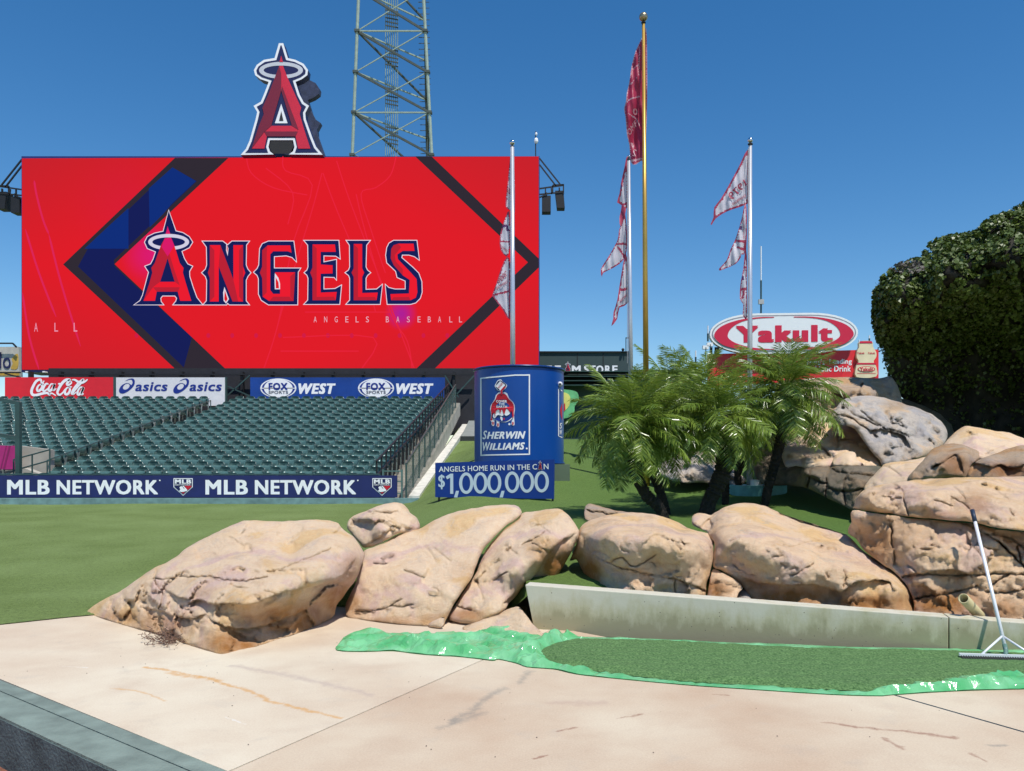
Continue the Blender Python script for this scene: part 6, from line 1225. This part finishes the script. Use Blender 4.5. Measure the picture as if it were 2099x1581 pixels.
def flag_mat(name, c):
    m, n, b = nodes_of(name); L = n.links; b.inputs['Base Color'].default_value = (*c, 1); b.inputs['Roughness'].default_value = .45
    t = n.nodes.new('ShaderNodeBsdfTranslucent'); t.inputs[0].default_value = (*c, 1); mx = n.nodes.new('ShaderNodeMixShader'); mx.inputs[0].default_value = .35
    L.new(b.outputs[0], mx.inputs[1]); L.new(t.outputs[0], mx.inputs[2]); L.new(mx.outputs[0], n.nodes['Material Output'].inputs[0]); return m
FW = flag_mat('flag_white', (.78, .74, .80)); FR = flag_mat('flag_red', (.52, .07, .13)); FRR = flag_mat('flag_crimson', (.48, .035, .09)); FP = flag_mat('flag_purple', (.12, .04, .16)); FPK = flag_mat('flag_pink', (.7, .4, .45))
def flag(label, out, d, fold, bands=(), base=None, border=2, seed=0, texts=(), mats=None):
    ol = resample(smooth_poly(out, 2), 3); inner = ptgrid(ol, 2.6); Q, Fc = cdt(ol, inner)
    def dz(x, y): return d + fold * (.6 * math.sin(x * .16 + y * .035 + seed) + .5 * noise.noise(Vector((x * .05, y * .03, seed))) + .25 * math.sin(x * .42 - y * .05 + seed))
    V = [P(x, y, dz(x, y)) for x, y in Q]
    e = segdist(Q, ol, True); mi = []
    for f_ in Fc:
        c_ = np.mean(Q[list(f_)], 0); ec = float(np.mean(e[list(f_)])); k = 0
        if ec < border: k = 1
        for seg, wd, mm in bands:
            if float(segdist(c_[None], seg)[0]) < wd * .62: k = mm
        mi.append(k)
    t = thing('flag', label, 'flag', P(*out[0], d), 'pennants on the flagpoles' if mats is None else None)
    mesh('cloth', V, Fc, mats or [FW, FR, FP, FPK], t, True, mi)
    if texts:
        sf_ = lambda x, y, eps=0: P(x, y, dz(x, y) - eps * 2 - .02)
        pr = Print(sf_, .006)
        for s, q, m, mir in texts: pr.text(s, 0, 0, 0, 0, m, 0, .02, quad=q, mirror=mir)
        pr.build('lettering', t)
q4 = lambda p: Z(1420, 260, 3.765, p); q3 = lambda p: Z(1200, 300, 3.294, p); q1 = lambda p: Z(1000, 260, 3.162, p); q2 = lambda p: Z(1200, 0, 4.515, p)
flag('white pennant with red border and year figures, topmost on the right pole', q4([(432, 165), (435, 380), (433, 560), (410, 602), (300, 640), (230, 672), (175, 712), (148, 755), (138, 750), (160, 700), (166, 622), (215, 560), (290, 430), (360, 300)]), 17.62, .07, seed=1, border=4,
     texts=[('1979', q4([(270, 520), (395, 405), (418, 450), (298, 575)]), FR, True), ('CHAMPIONS', q4([(300, 590), (405, 520), (412, 540), (312, 608)]), FR, True)])
flag('crumpled white pennant, middle of the three on the right pole', q4([(405, 590), (418, 700), (412, 960), (375, 985), (370, 1010), (330, 1060), (250, 1095), (212, 1110), (204, 1095), (262, 1030), (290, 950), (320, 890), (345, 820), (375, 720)]), 17.62, .09, seed=2, bands=[(q4([(330, 880), (405, 885), (400, 950), (350, 930)]), 4, 1), (q4([(360, 760), (372, 785)]), 4, 2), (q4([(385, 640), (395, 860)]), 2, 3)])
flag('narrow limp white pennant, lowest on the right pole', q4([(405, 950), (418, 1000), (418, 1240), (420, 1470), (398, 1475), (385, 1440), (390, 1370), (363, 1325), (370, 1200), (390, 1100)]), 17.62, .05, seed=3, border=1.8, bands=[(q4([(378, 1150), (392, 1180)]), 3, 2), (q4([(375, 1260), (400, 1250), (385, 1320)]), 4, 1)])
flag('white pennant with red hem, topmost on the pole left of the golden one', q3([(287, 60), (292, 370), (276, 420), (258, 500), (235, 540), (230, 480), (245, 400), (214, 380), (230, 320), (240, 250), (262, 150)]), 22.1, .09, seed=4, border=4, bands=[(q3([(218, 370), (250, 395), (280, 385)]), 4, 1), (q3([(238, 265), (240, 285)]), 3, 2), (q3([(245, 420), (262, 480), (240, 520)]), 4, 1)])
flag('white pennant flung out to a dark tip, left of the golden pole', q3([(268, 460), (284, 640), (262, 760), (190, 820), (120, 855), (112, 885), (104, 830), (150, 755), (215, 640), (225, 580), (240, 530)]), 22.1, .1, seed=5, border=2, bands=[(q3([(215, 660), (280, 660)]), 4, 1), (q3([(220, 680), (265, 750)]), 3.5, 1)])
flag('narrow red-edged pennant, lowest on the pole left of the golden one', q3([(272, 720), (292, 850), (294, 1050), (230, 1090), (215, 1165), (175, 1215), (188, 1165), (190, 1120), (215, 1040), (240, 880)]), 22.1, .08, seed=6, border=2.6, bands=[(q3([(245, 970), (290, 960)]), 4, 1)], texts=[('CHAMPIONS', q3([(232, 1040), (285, 985), (288, 1002), (238, 1058)]), FR, True)])
flag('narrow white pennant with red figures, topmost on the pole behind the can', q1([(152, 150), (168, 240), (174, 320), (176, 555), (140, 540), (113, 510), (125, 400), (138, 260)]), 22.7, .05, seed=7, border=2, texts=[('2002', q1([(122, 375), (172, 440), (168, 480), (120, 410)]), FR, True)])
flag('folded white pennant with a dark figure, middle of the pole behind the can', q1([(140, 545), (144, 780), (120, 842), (80, 792), (77, 720), (92, 650), (110, 600)]), 22.7, .06, seed=8, border=2, bands=[(q1([(80, 745), (140, 745)]), 3, 1), (q1([(95, 650), (120, 640), (128, 670)]), 4, 2)], texts=[('CHAMPIONS', q1([(88, 768), (130, 800), (122, 815), (84, 785)]), FR, True)])
flag('largest white pennant, lowest on the pole behind the can', q1([(125, 840), (147, 900), (144, 1060), (143, 1250), (100, 1192), (60, 1140), (35, 1105), (29, 1088), (60, 1000), (85, 920)]), 22.7, .06, seed=9, border=2.4, bands=[(q1([(32, 1092), (142, 1065)]), 3.5, 1)], texts=[('2009', q1([(62, 985), (118, 930), (122, 965), (72, 1020)]), FR, True), ('CHAMPIONS', q1([(50, 1040), (128, 995), (130, 1010), (55, 1058)]), FR, True)])
flag('limp red flag with pink folds hanging from the golden pole', q2([(527, 345), (562, 255), (571, 500), (572, 900), (562, 1300), (545, 1480), (515, 1490), (460, 1525), (418, 1500), (408, 1350), (385, 1250), (370, 1080), (357, 1010), (375, 940), (385, 860), (410, 740), (430, 600), (470, 460)]), 19.15, .12, seed=10, border=1.4,
     mats=[FRR, FPK, FRR, FPK], bands=[(q2([(372, 950), (420, 915), (500, 895)]), 1.8, 1), (q2([(500, 440), (495, 700)]), 1.4, 1), (q2([(420, 780), (480, 710)]), 1.2, 1), (q2([(400, 1050), (470, 1100), (500, 1160)]), 1.8, 1), (q2([(425, 1490), (530, 1470)]), 3, 1), (q2([(440, 640), (490, 600)]), 1.3, 1), (q2([(430, 1330), (440, 1360)]), 3, 1)],
     texts=[('OMF', q2([(380, 1215), (460, 1110), (480, 1160), (410, 1260)]), FPK, False), ('2', q2([(440, 1380), (480, 1390), (470, 1450), (435, 1445)]), FPK, True), ('0', q2([(440, 1000), (485, 1010), (480, 1070), (440, 1060)]), FPK, True)])
for lab, x, y0, y1, d in (('thin pull rope on the right white flagpole', 1533.5, 305, 985, 17.55), ('thin pull rope on the white flagpole beside the golden one', 1286, 330, 745, 21.9)):
    t = thing('halyard', lab, 'rope', P(x, y1, d)); MB().tube([P(x, y0, d), P(x, y1, d)], .008, 5).build('rope_line', M('rope', (.35, .35, .36), .7), t)

# teal disc
p0 = GT(1553, 1004); dd = thing('teal_disc', 'low teal painted concrete disc on the turf under the right flagpole', 'plinth', (p0[0], 17.6, p0[2]))
b = MB(); n = 40; r_ = 58 * 17.6 / F; zc_ = P(0, 996, 17.2)[2]; cx_ = (1553 - CX) * 17.7 / F
V = [(cx_ + r_ * math.cos(2 * math.pi * k / n), 17.7 + r_ * math.sin(2 * math.pi * k / n), z) for z in (zc_ - .4, zc_) for k in range(n)]
b.add(V, [(k, (k + 1) % n, n + (k + 1) % n, n + k) for k in range(n)] + [tuple(range(n, 2 * n))]); b.build('disc_body', M('teal_disc_paint', (.12, .34, .34), .6, var=.35, scale=3, bump=.2), dd)
MB().tube([(p0[0] - .18, 17.5, zc_), (p0[0] - .18, 17.5, zc_ + .12)], .12, 12).build('pole_collar', SILV, dd)
gp_ = thing('green_post', 'short dark green post standing on the pale rock right of the palms', 'post', P(1656, 876, 17.3)); MB().bar(P(1656, 880, 17.2), P(1656, 826, 17.2), .085).build('post_shaft', DG, gp_)

# ================================================================== PALMS
def leaf_mat(name, c1, c2, tr, rough=.3):
    m, n, b = nodes_of(name); L = n.links; N = n.nodes.new
    tc = N('ShaderNodeTexCoord'); no = N('ShaderNodeTexNoise'); no.inputs['Scale'].default_value = 7; no.inputs['Detail'].default_value = 3; L.new(tc.outputs['Object'], no.inputs['Vector'])
    oi = N('ShaderNodeObjectInfo'); ad = N('ShaderNodeMath'); ad.operation = 'MULTIPLY_ADD'; L.new(oi.outputs['Random'], ad.inputs[0]); ad.inputs[1].default_value = .45; L.new(no.outputs[0], ad.inputs[2])
    r = N('ShaderNodeValToRGB'); r.color_ramp.elements[0].position = .35; r.color_ramp.elements[1].position = 1.0; r.color_ramp.elements[0].color = (*c1, 1); r.color_ramp.elements[1].color = (*c2, 1); L.new(ad.outputs[0], r.inputs[0])
    L.new(r.outputs[0], b.inputs['Base Color']); b.inputs['Roughness'].default_value = rough; b.inputs['Specular IOR Level'].default_value = .55
    t = N('ShaderNodeBsdfTranslucent'); t.inputs[0].default_value = (*tr, 1); mx = N('ShaderNodeMixShader'); mx.inputs[0].default_value = .22
    L.new(b.outputs[0], mx.inputs[1]); L.new(t.outputs[0], mx.inputs[2]); L.new(mx.outputs[0], n.nodes['Material Output'].inputs[0]); return m
PALM = leaf_mat('palm_leaf', (.075, .14, .016), (.25, .34, .055), (.34, .45, .06)); DEADF = leaf_mat('palm_leaf_old', (.20, .17, .05), (.32, .26, .08), (.2, .17, .04), .5)
def frond_mesh(name, sag, seed, mat, L_=1.0):
    r = random.Random(seed); n = 13; pts = []; ang = 0; x = z = 0
    for i in range(n + 1):
        pts.append(Vector((x, 0, z))); t = i / n; a = -sag * (t ** 1.25) * 1.5; x += L_ / n * math.cos(a); z += L_ / n * math.sin(a)
    b = MB(); b.tube(pts, [.011 * (1 - .85 * i / n) for i in range(n + 1)], 4, 0, False)
    NL = 46
    for k in range(NL):
        t = .14 + .86 * k / (NL - 1); f_ = t * n; i = min(n - 1, int(f_)); p = pts[i].lerp(pts[i + 1], f_ - i); dr = (pts[i + 1] - pts[i]).normalized(); up = dr.cross(Vector((0, 1, 0))) * -1
        ln = .30 * L_ * (math.sin(math.pi * min(1, t * .82 + .12)) ** .7) * r.uniform(.85, 1.12)
        for s in (-1, 1):
            out = (Vector((0, s, 0)) * r.uniform(.75, .95) + dr * r.uniform(.5, .85) + up * r.uniform(-.05, .4)).normalized()
            dn = Vector((0, 0, -1)); q1_ = p + out * ln * .5; q2_ = p + out * ln * .93 + dn * ln * r.uniform(.05, .28)
            wv = (dr * .8 + up * r.uniform(-.6, .6)).normalized() * .0092 * L_
            b.add([p - wv * .5, p + wv * .5, q1_ - wv, q1_ + wv, q2_], [(0, 2, 3, 1), (2, 4, 3)])
    me_o = b.build(name, mat); me = me_o.data; bpy.data.objects.remove(me_o); return me
FM = [frond_mesh('frond_shape', s, i, PALM) for i, s in enumerate((.3, .5, .68, .85, 1.05, .58))]; FD = [frond_mesh('frond_shape_old', s, 20 + i, DEADF) for i, s in enumerate((1.2, 1.6))]
TRK = M('palm_trunk', (.045, .034, .024), .95, c2=(.018, .014, .011), scale=25, bump=1.0, bscale=60)
def palm(label, crown, trunk, nf, d, L_=1.25, tr=.09, seed=0):
    r = random.Random(seed); bp_ = GT(*trunk[-1]); dB = bp_[1] if d is None else d
    c_ = Vector(P(*crown, dB)); t = thing('palm_tree', label, 'palm tree', bp_, 'pygmy palms on the turf mound'); org = ORG[t.name]
    tp = [c_] + [Vector(P(x, y, dB)) for x, y in trunk[:-1]] + [Vector(P(*trunk[-1], dB)) + Vector((0, 0, -.25))]
    # fine trunk with leaf-base bumps
    sm = []
    for i in range(len(tp) - 1):
        g_ = lambda j: tp[max(0, min(len(tp) - 1, j))]; a, b_, c2, d2 = g_(i - 1), g_(i), g_(i + 1), g_(i + 2)
        for j in range(12):
            u = j / 12; sm.append(.5 * ((2 * b_) + (c2 - a) * u + (2 * a - 5 * b_ + 4 * c2 - d2) * u * u + (3 * b_ - a - 3 * c2 + d2) * u ** 3))
    sm.append(tp[-1]); N_ = len(sm); b = MB()
    b.tube(sm, [tr * (1.35 - .5 * i / N_ + (.5 if i < 5 else 0)) * r.uniform(.86, 1.14) for i in range(N_)], 10)
    for i in range(2, N_ - 1):
        for k in range(5):
            a = r.uniform(0, 6.28); p = sm[i]; o_ = Vector((math.cos(a), math.sin(a), 0)); q = p + o_ * tr * (1.15 - .4 * i / N_); b.add([q + Vector((-o_.y, o_.x, 0)) * .03, q - Vector((-o_.y, o_.x, 0)) * .03, q + o_ * .045 + Vector((0, 0, .06))], [(0, 1, 2)])
    b.build('trunk', TRK, t)
    for k in range(nf):
        u = (k + .5) / nf; el = math.radians(lerp(84, -50, u ** .85)) + r.uniform(-.12, .12); az = k * 2.39996 + r.uniform(-.2, .2)
        dead = u > .97 and r.random() < .6
        me = r.choice(FD) if dead else FM[r.choice((0, 1, 5) if u < .3 else (1, 2, 3, 5) if u < .75 else (0, 1, 2))]
        f_ = bpy.data.objects.new('frond', me); col.objects.link(f_); f_.parent = t
        s_ = L_ * 1.06 * r.uniform(.8, 1.1) * (1.0 if u > .12 else .8); f_.location = c_ - org + Vector((math.cos(az) * .05, math.sin(az) * .05, .12 * (1 - u) - .08 * u))
        f_.rotation_euler = (r.uniform(-.35, .35), -el, az); f_.scale = (s_, s_ * r.uniform(.9, 1.1), s_)
palm('leftmost palm, its broad crown brushing the giant can, trunk bending right', (1292, 868), [(1300, 935), (1306, 975), (1325, 1015), (1350, 1040), (1372, 1060)], 64, 14.4, 1.14, .10, 1)
palm('palm whose slim trunk crosses behind the leftmost palm and meets it at the foot', (1345, 862), [(1338, 930), (1342, 975), (1355, 1015), (1376, 1058)], 40, 15.0, 1.0, .085, 2)
palm('thick-trunked palm in the middle of the clump', (1472, 855), [(1486, 920), (1482, 965), (1468, 1000), (1452, 1035), (1443, 1056)], 58, 14.8, 1.06, .14, 3)
palm('slim upright palm just behind the thick-trunked one', (1440, 800), [(1470, 900), (1484, 960), (1487, 1000), (1486, 1042)], 30, 16.2, 1.05, .075, 4)
palm('rightmost palm with a straight trunk slanting down past the teal disc', (1612, 800), [(1600, 900), (1586, 960), (1575, 1000), (1562, 1036)], 66, 15.6, 1.16, .085, 5)
palm('palm half hidden between the two right crowns, farther back', (1545, 840), [(1525, 930), (1512, 975), (1520, 998)], 30, 17.6, 1.05, .08, 6)
palm('rearmost palm, only its feathery top showing left of the drink sign', (1375, 795), [(1380, 880), (1390, 935), (1395, 965)], 30, 20.0, 1.15, .09, 7)
# ================================================================== IVY CLIFF
CO = [(1797, 700), (1793, 660), (1800, 630), (1796, 600), (1806, 575), (1830, 550), (1880, 532), (1898, 535), (1905, 505), (1940, 492), (1985, 488), (2015, 478), (2045, 450), (2099, 432), (2180, 405), (2350, 380), (2600, 390), (2650, 700), (2650, 1010), (2300, 1000), (1980, 960), (1930, 940), (1905, 880), (1860, 835), (1825, 800), (1812, 745)]
CO = [(x_ + 11 * sstep(2020, 1850, x_) * (1 if x_ < 1960 else 0), y_ + (11 if y_ < 620 else 0)) if x_ < 1960 else (x_, y_ + (5 if y_ < 560 else 0)) for x_, y_ in CO]
ctrl = [(a_, b_, c_ + .9) for a_, b_, c_ in [(1797, 680, 18.6), (1800, 600, 18.8), (1840, 545, 18.6), (1900, 520, 18.2), (1960, 490, 17.8), (2060, 440, 17.6), (2200, 400, 17.2), (2600, 400, 16.0), (1850, 600, 16.6), (1950, 560, 15.8), (2080, 520, 15.2), (2300, 500, 14.4), (1850, 700, 19.8), (2000, 690, 19.8), (2200, 690, 19.2), (2600, 690, 16.5), (1900, 830, 21.8), (2050, 830, 21.8), (2300, 840, 21.4), (1820, 780, 20.2), (1940, 940, 21.2), (2300, 980, 19.0), (2600, 980, 17)]]  # upper part brought forward: overhang added to the shape to shade the lower face
cliff = thing('ivy_cliff', 'tall dark overhanging rock mass covered in ivy at the upper right', 'rock face', P(2050, 950, 19))
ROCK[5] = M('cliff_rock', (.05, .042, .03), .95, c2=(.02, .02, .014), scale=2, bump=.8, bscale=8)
ck = boulder('rock_mass', None, CO, ctrl, 5, roundw=45, step=16, seed=30, thick=5.0, facet=.35, big=.35, fine=.04, parent=cliff, rough=[(1880, 600, 90, 60, .4), (2000, 540, 90, 60, .5)])
IVY = leaf_mat('ivy_leaf', (.02, .036, .007), (.15, .205, .04), (.05, .085, .012), .45)
IVYD = leaf_mat('ivy_twig', (.12, .10, .08), (.22, .2, .17), (.05, .05, .03), .8)
me = ck.data; me.calc_loop_triangles(); vs = np.array([v.co[:] for v in me.vertices]); tr_ = np.array([t.vertices[:] for t in me.loop_triangles])
A0, B0, C0 = vs[tr_[:, 0]], vs[tr_[:, 1]], vs[tr_[:, 2]]; nr = np.cross(B0 - A0, C0 - A0); ar = np.linalg.norm(nr, axis=1) / 2; nr /= (2 * ar[:, None] + 1e-9)
org = np.array(ORG[cliff.name]); ctr = (A0 + B0 + C0) / 3 + org; pxc = CX + F * ctr[:, 0] / ctr[:, 1]; pyc = HY - F * (ctr[:, 2] - EYE) / ctr[:, 1]
wgt = ar * np.where(pxc < 2180, 1.0, .25) * np.where(pyc > 800, .35, 1) * np.where(ctr[:, 1] > 21, .15, 1)
NLV = 70000; rg = np.random.default_rng(5); ti = rg.choice(len(tr_), NLV, p=wgt / wgt.sum()); u = rg.random((NLV, 2)); fl_ = u.sum(1) > 1; u[fl_] = 1 - u[fl_]
pp = A0[ti] + (B0 - A0)[ti] * u[:, :1] + (C0 - A0)[ti] * u[:, 1:]; nn = nr[ti]
clump = np.array([noise.noise(Vector(p) * 1.4) for p in pp + org]); pp = pp + nn * (.02 + .16 * np.clip(clump + .25, 0, 1) + .12 * rg.random(NLV))[:, None]
dv = nn * .9 + rg.normal(0, .55, (NLV, 3)); dv[:, 2] += .25; dv /= np.linalg.norm(dv, axis=1)[:, None]
rv = rg.normal(0, 1, (NLV, 3)); t1 = np.cross(dv, rv); t1 /= np.linalg.norm(t1, axis=1)[:, None]; t2 = np.cross(dv, t1); sz_ = rg.uniform(.032, .062, NLV)[:, None]
V4 = np.stack([pp - t1 * sz_, pp - t2 * sz_ * .8 + dv * sz_ * .3, pp + t1 * sz_, pp + t2 * sz_ * 1.1], 1).reshape(-1, 3)
lm = bpy.data.meshes.new('ivy_leaves'); lm.vertices.add(len(V4)); lm.vertices.foreach_set('co', V4.ravel()); lm.loops.add(4 * NLV); lm.loops.foreach_set('vertex_index', np.arange(4 * NLV)); lm.polygons.add(NLV); lm.polygons.foreach_set('loop_start', np.arange(NLV) * 4)
lm.materials.append(IVY); lm.materials.append(IVYD)
wp_ = pp + org; px_ = CX + F * wp_[:, 0] / wp_[:, 1]; py_ = HY - F * (wp_[:, 2] - EYE) / wp_[:, 1]
tw_ = (np.hypot((px_ - 1860) / 38, (py_ - 548) / 14) < 1) & (rg.random(NLV) < .7); lm.polygons.foreach_set('material_index', tw_.astype(np.int32)); lm.update(calc_edges=True); lm.validate()
io = bpy.data.objects.new('ivy_leaves', lm); col.objects.link(io); io.parent = cliff; io['kind'] = 'stuff'

# ================================================================== RAKE, PIPE, WEEDS
rk = thing('landscape_rake', 'aluminium landscape rake leaning on the right boulder, its head on the green sand', 'rake', G(2062, 1338))
ALU = M('aluminium', (.82, .83, .84), .4, metal=.15, var=.04); RKD = M('rake_dark', (.03, .03, .03), .6)
top = Vector(P(1993, 1046, 7.72)); ft = Vector(G(2062, 1334, .075)); g1 = top.lerp(ft, .09)
MB().tube([g1, ft], .0155, 12).build('handle', ALU, rk, True); MB().tube([top, top.lerp(ft, .092)], .02, 12).build('grip', M('navy_grip', (.015, .03, .06), .5), rk, True)
yk = top.lerp(ft, .905); hl = Vector(G(1966, 1346, .05)); hrr = Vector(G(2158, 1352, .05)); hy = lambda t: hl.lerp(hrr, t)
MB().tube([yk, hy(.24) + Vector((0, 0, .02))], .010, 8).build('brace', ALU, rk, True); MB().tube([yk, hy(.80) + Vector((0, 0, .02))], .010, 8).build('brace', ALU, rk, True)
MB().tube([top.lerp(ft, .96), ft, hy(.5) + Vector((0, 0, .015))], .019, 10).build('socket', M('teal_socket', (.1, .2, .17), .6), rk, True)
MB().bar(hl + Vector((0, 0, .018)), hrr + Vector((0, 0, .018)), .024, .022).build('head_bar', ALU, rk)
tm = None
for k in range(38):
    if tm is None:
        o = MB().bar((0, .02, .008), (.004, -.03, -.02), .009).build('tooth', RKD); tm = o.data; bpy.data.objects.remove(o)
    o = bpy.data.objects.new('tooth', tm); col.objects.link(o); o.parent = rk; o.location = hy((k + .5) / 38) - ORG[rk.name] + Vector((0, -.012, .012))
pp_ = thing('drain_pipe', 'open pale yellow plastic pipe poking out over the low wall at right', 'pipe', P(2000, 1258, 7.6))
a = Vector(P(1975, 1227, 7.32)); c_ = Vector(P(2008, 1262, 7.62)); dr = (c_ - a).normalized(); u_ = dr.cross(Vector((0, 0, 1))).normalized(); v_ = u_.cross(dr)
V = []; n = 20
for p, r_ in ((a, .047), (c_, .047), (a, .038), (a + dr * .3, .038)):
    for k in range(n): an_ = 2 * math.pi * k / n; V.append(p + (u_ * math.cos(an_) + v_ * math.sin(an_)) * r_)
Fc = [(k, (k + 1) % n, n + (k + 1) % n, n + k) for k in range(n)] + [(2 * n + k, 2 * n + (k + 1) % n, (k + 1) % n, k) for k in range(n)] + [(2 * n + (k + 1) % n, 2 * n + k, 3 * n + k, 3 * n + (k + 1) % n) for k in range(n)]
MB().add(V, Fc).build('pipe_tube', M('yellow_plastic', (.55, .47, .25), .5, var=.12), pp_, True)
wd = MB(); r = random.Random(3)
for k in range(70):
    p = Vector(G(r.gauss(345, 22), r.gauss(1314, 6), .012)); 
    for j in range(4):
        q = p + Vector((r.uniform(-.06, .06), r.uniform(-.05, .05), r.uniform(-.004, .035))); wd.bar(p, q, .004); wd.sphere(q, .005, 4) if r.random() < .3 else None; p = q
wd.build('dry_weeds', M('dry_weed', (.16, .09, .06), .9, var=.4, scale=20), kind='stuff')['label'] = 'dry reddish weed scraps on the concrete at the foot of the large left boulder'
wd = MB()
for k in range(110):
    x = r.uniform(-4.5, 4.5); y = r.uniform(4.6, 8.0)
    if edge_y(x) - .2 < y or y < KB0[1] + (x - KB0[0]) * kd[1] / kd[0] + .05: continue
    s_ = r.uniform(.002, .006); wd.add([(x - s_, y, .003), (x + s_ * .3, y - s_, .003), (x + s_, y + s_ * .4, .003), (x, y + s_ * .3, .003 + s_ * .8)], [(0, 1, 3), (1, 2, 3), (2, 0, 3), (0, 2, 1)])
wd.build('grit', M('grit', (.16, .12, .09), .9, var=.4, scale=20), kind='stuff')['label'] = 'loose specks of grit scattered on the concrete'
print('objects', len(bpy.data.objects), 'script polys', sum(len(m.polygons) for m in bpy.data.meshes))
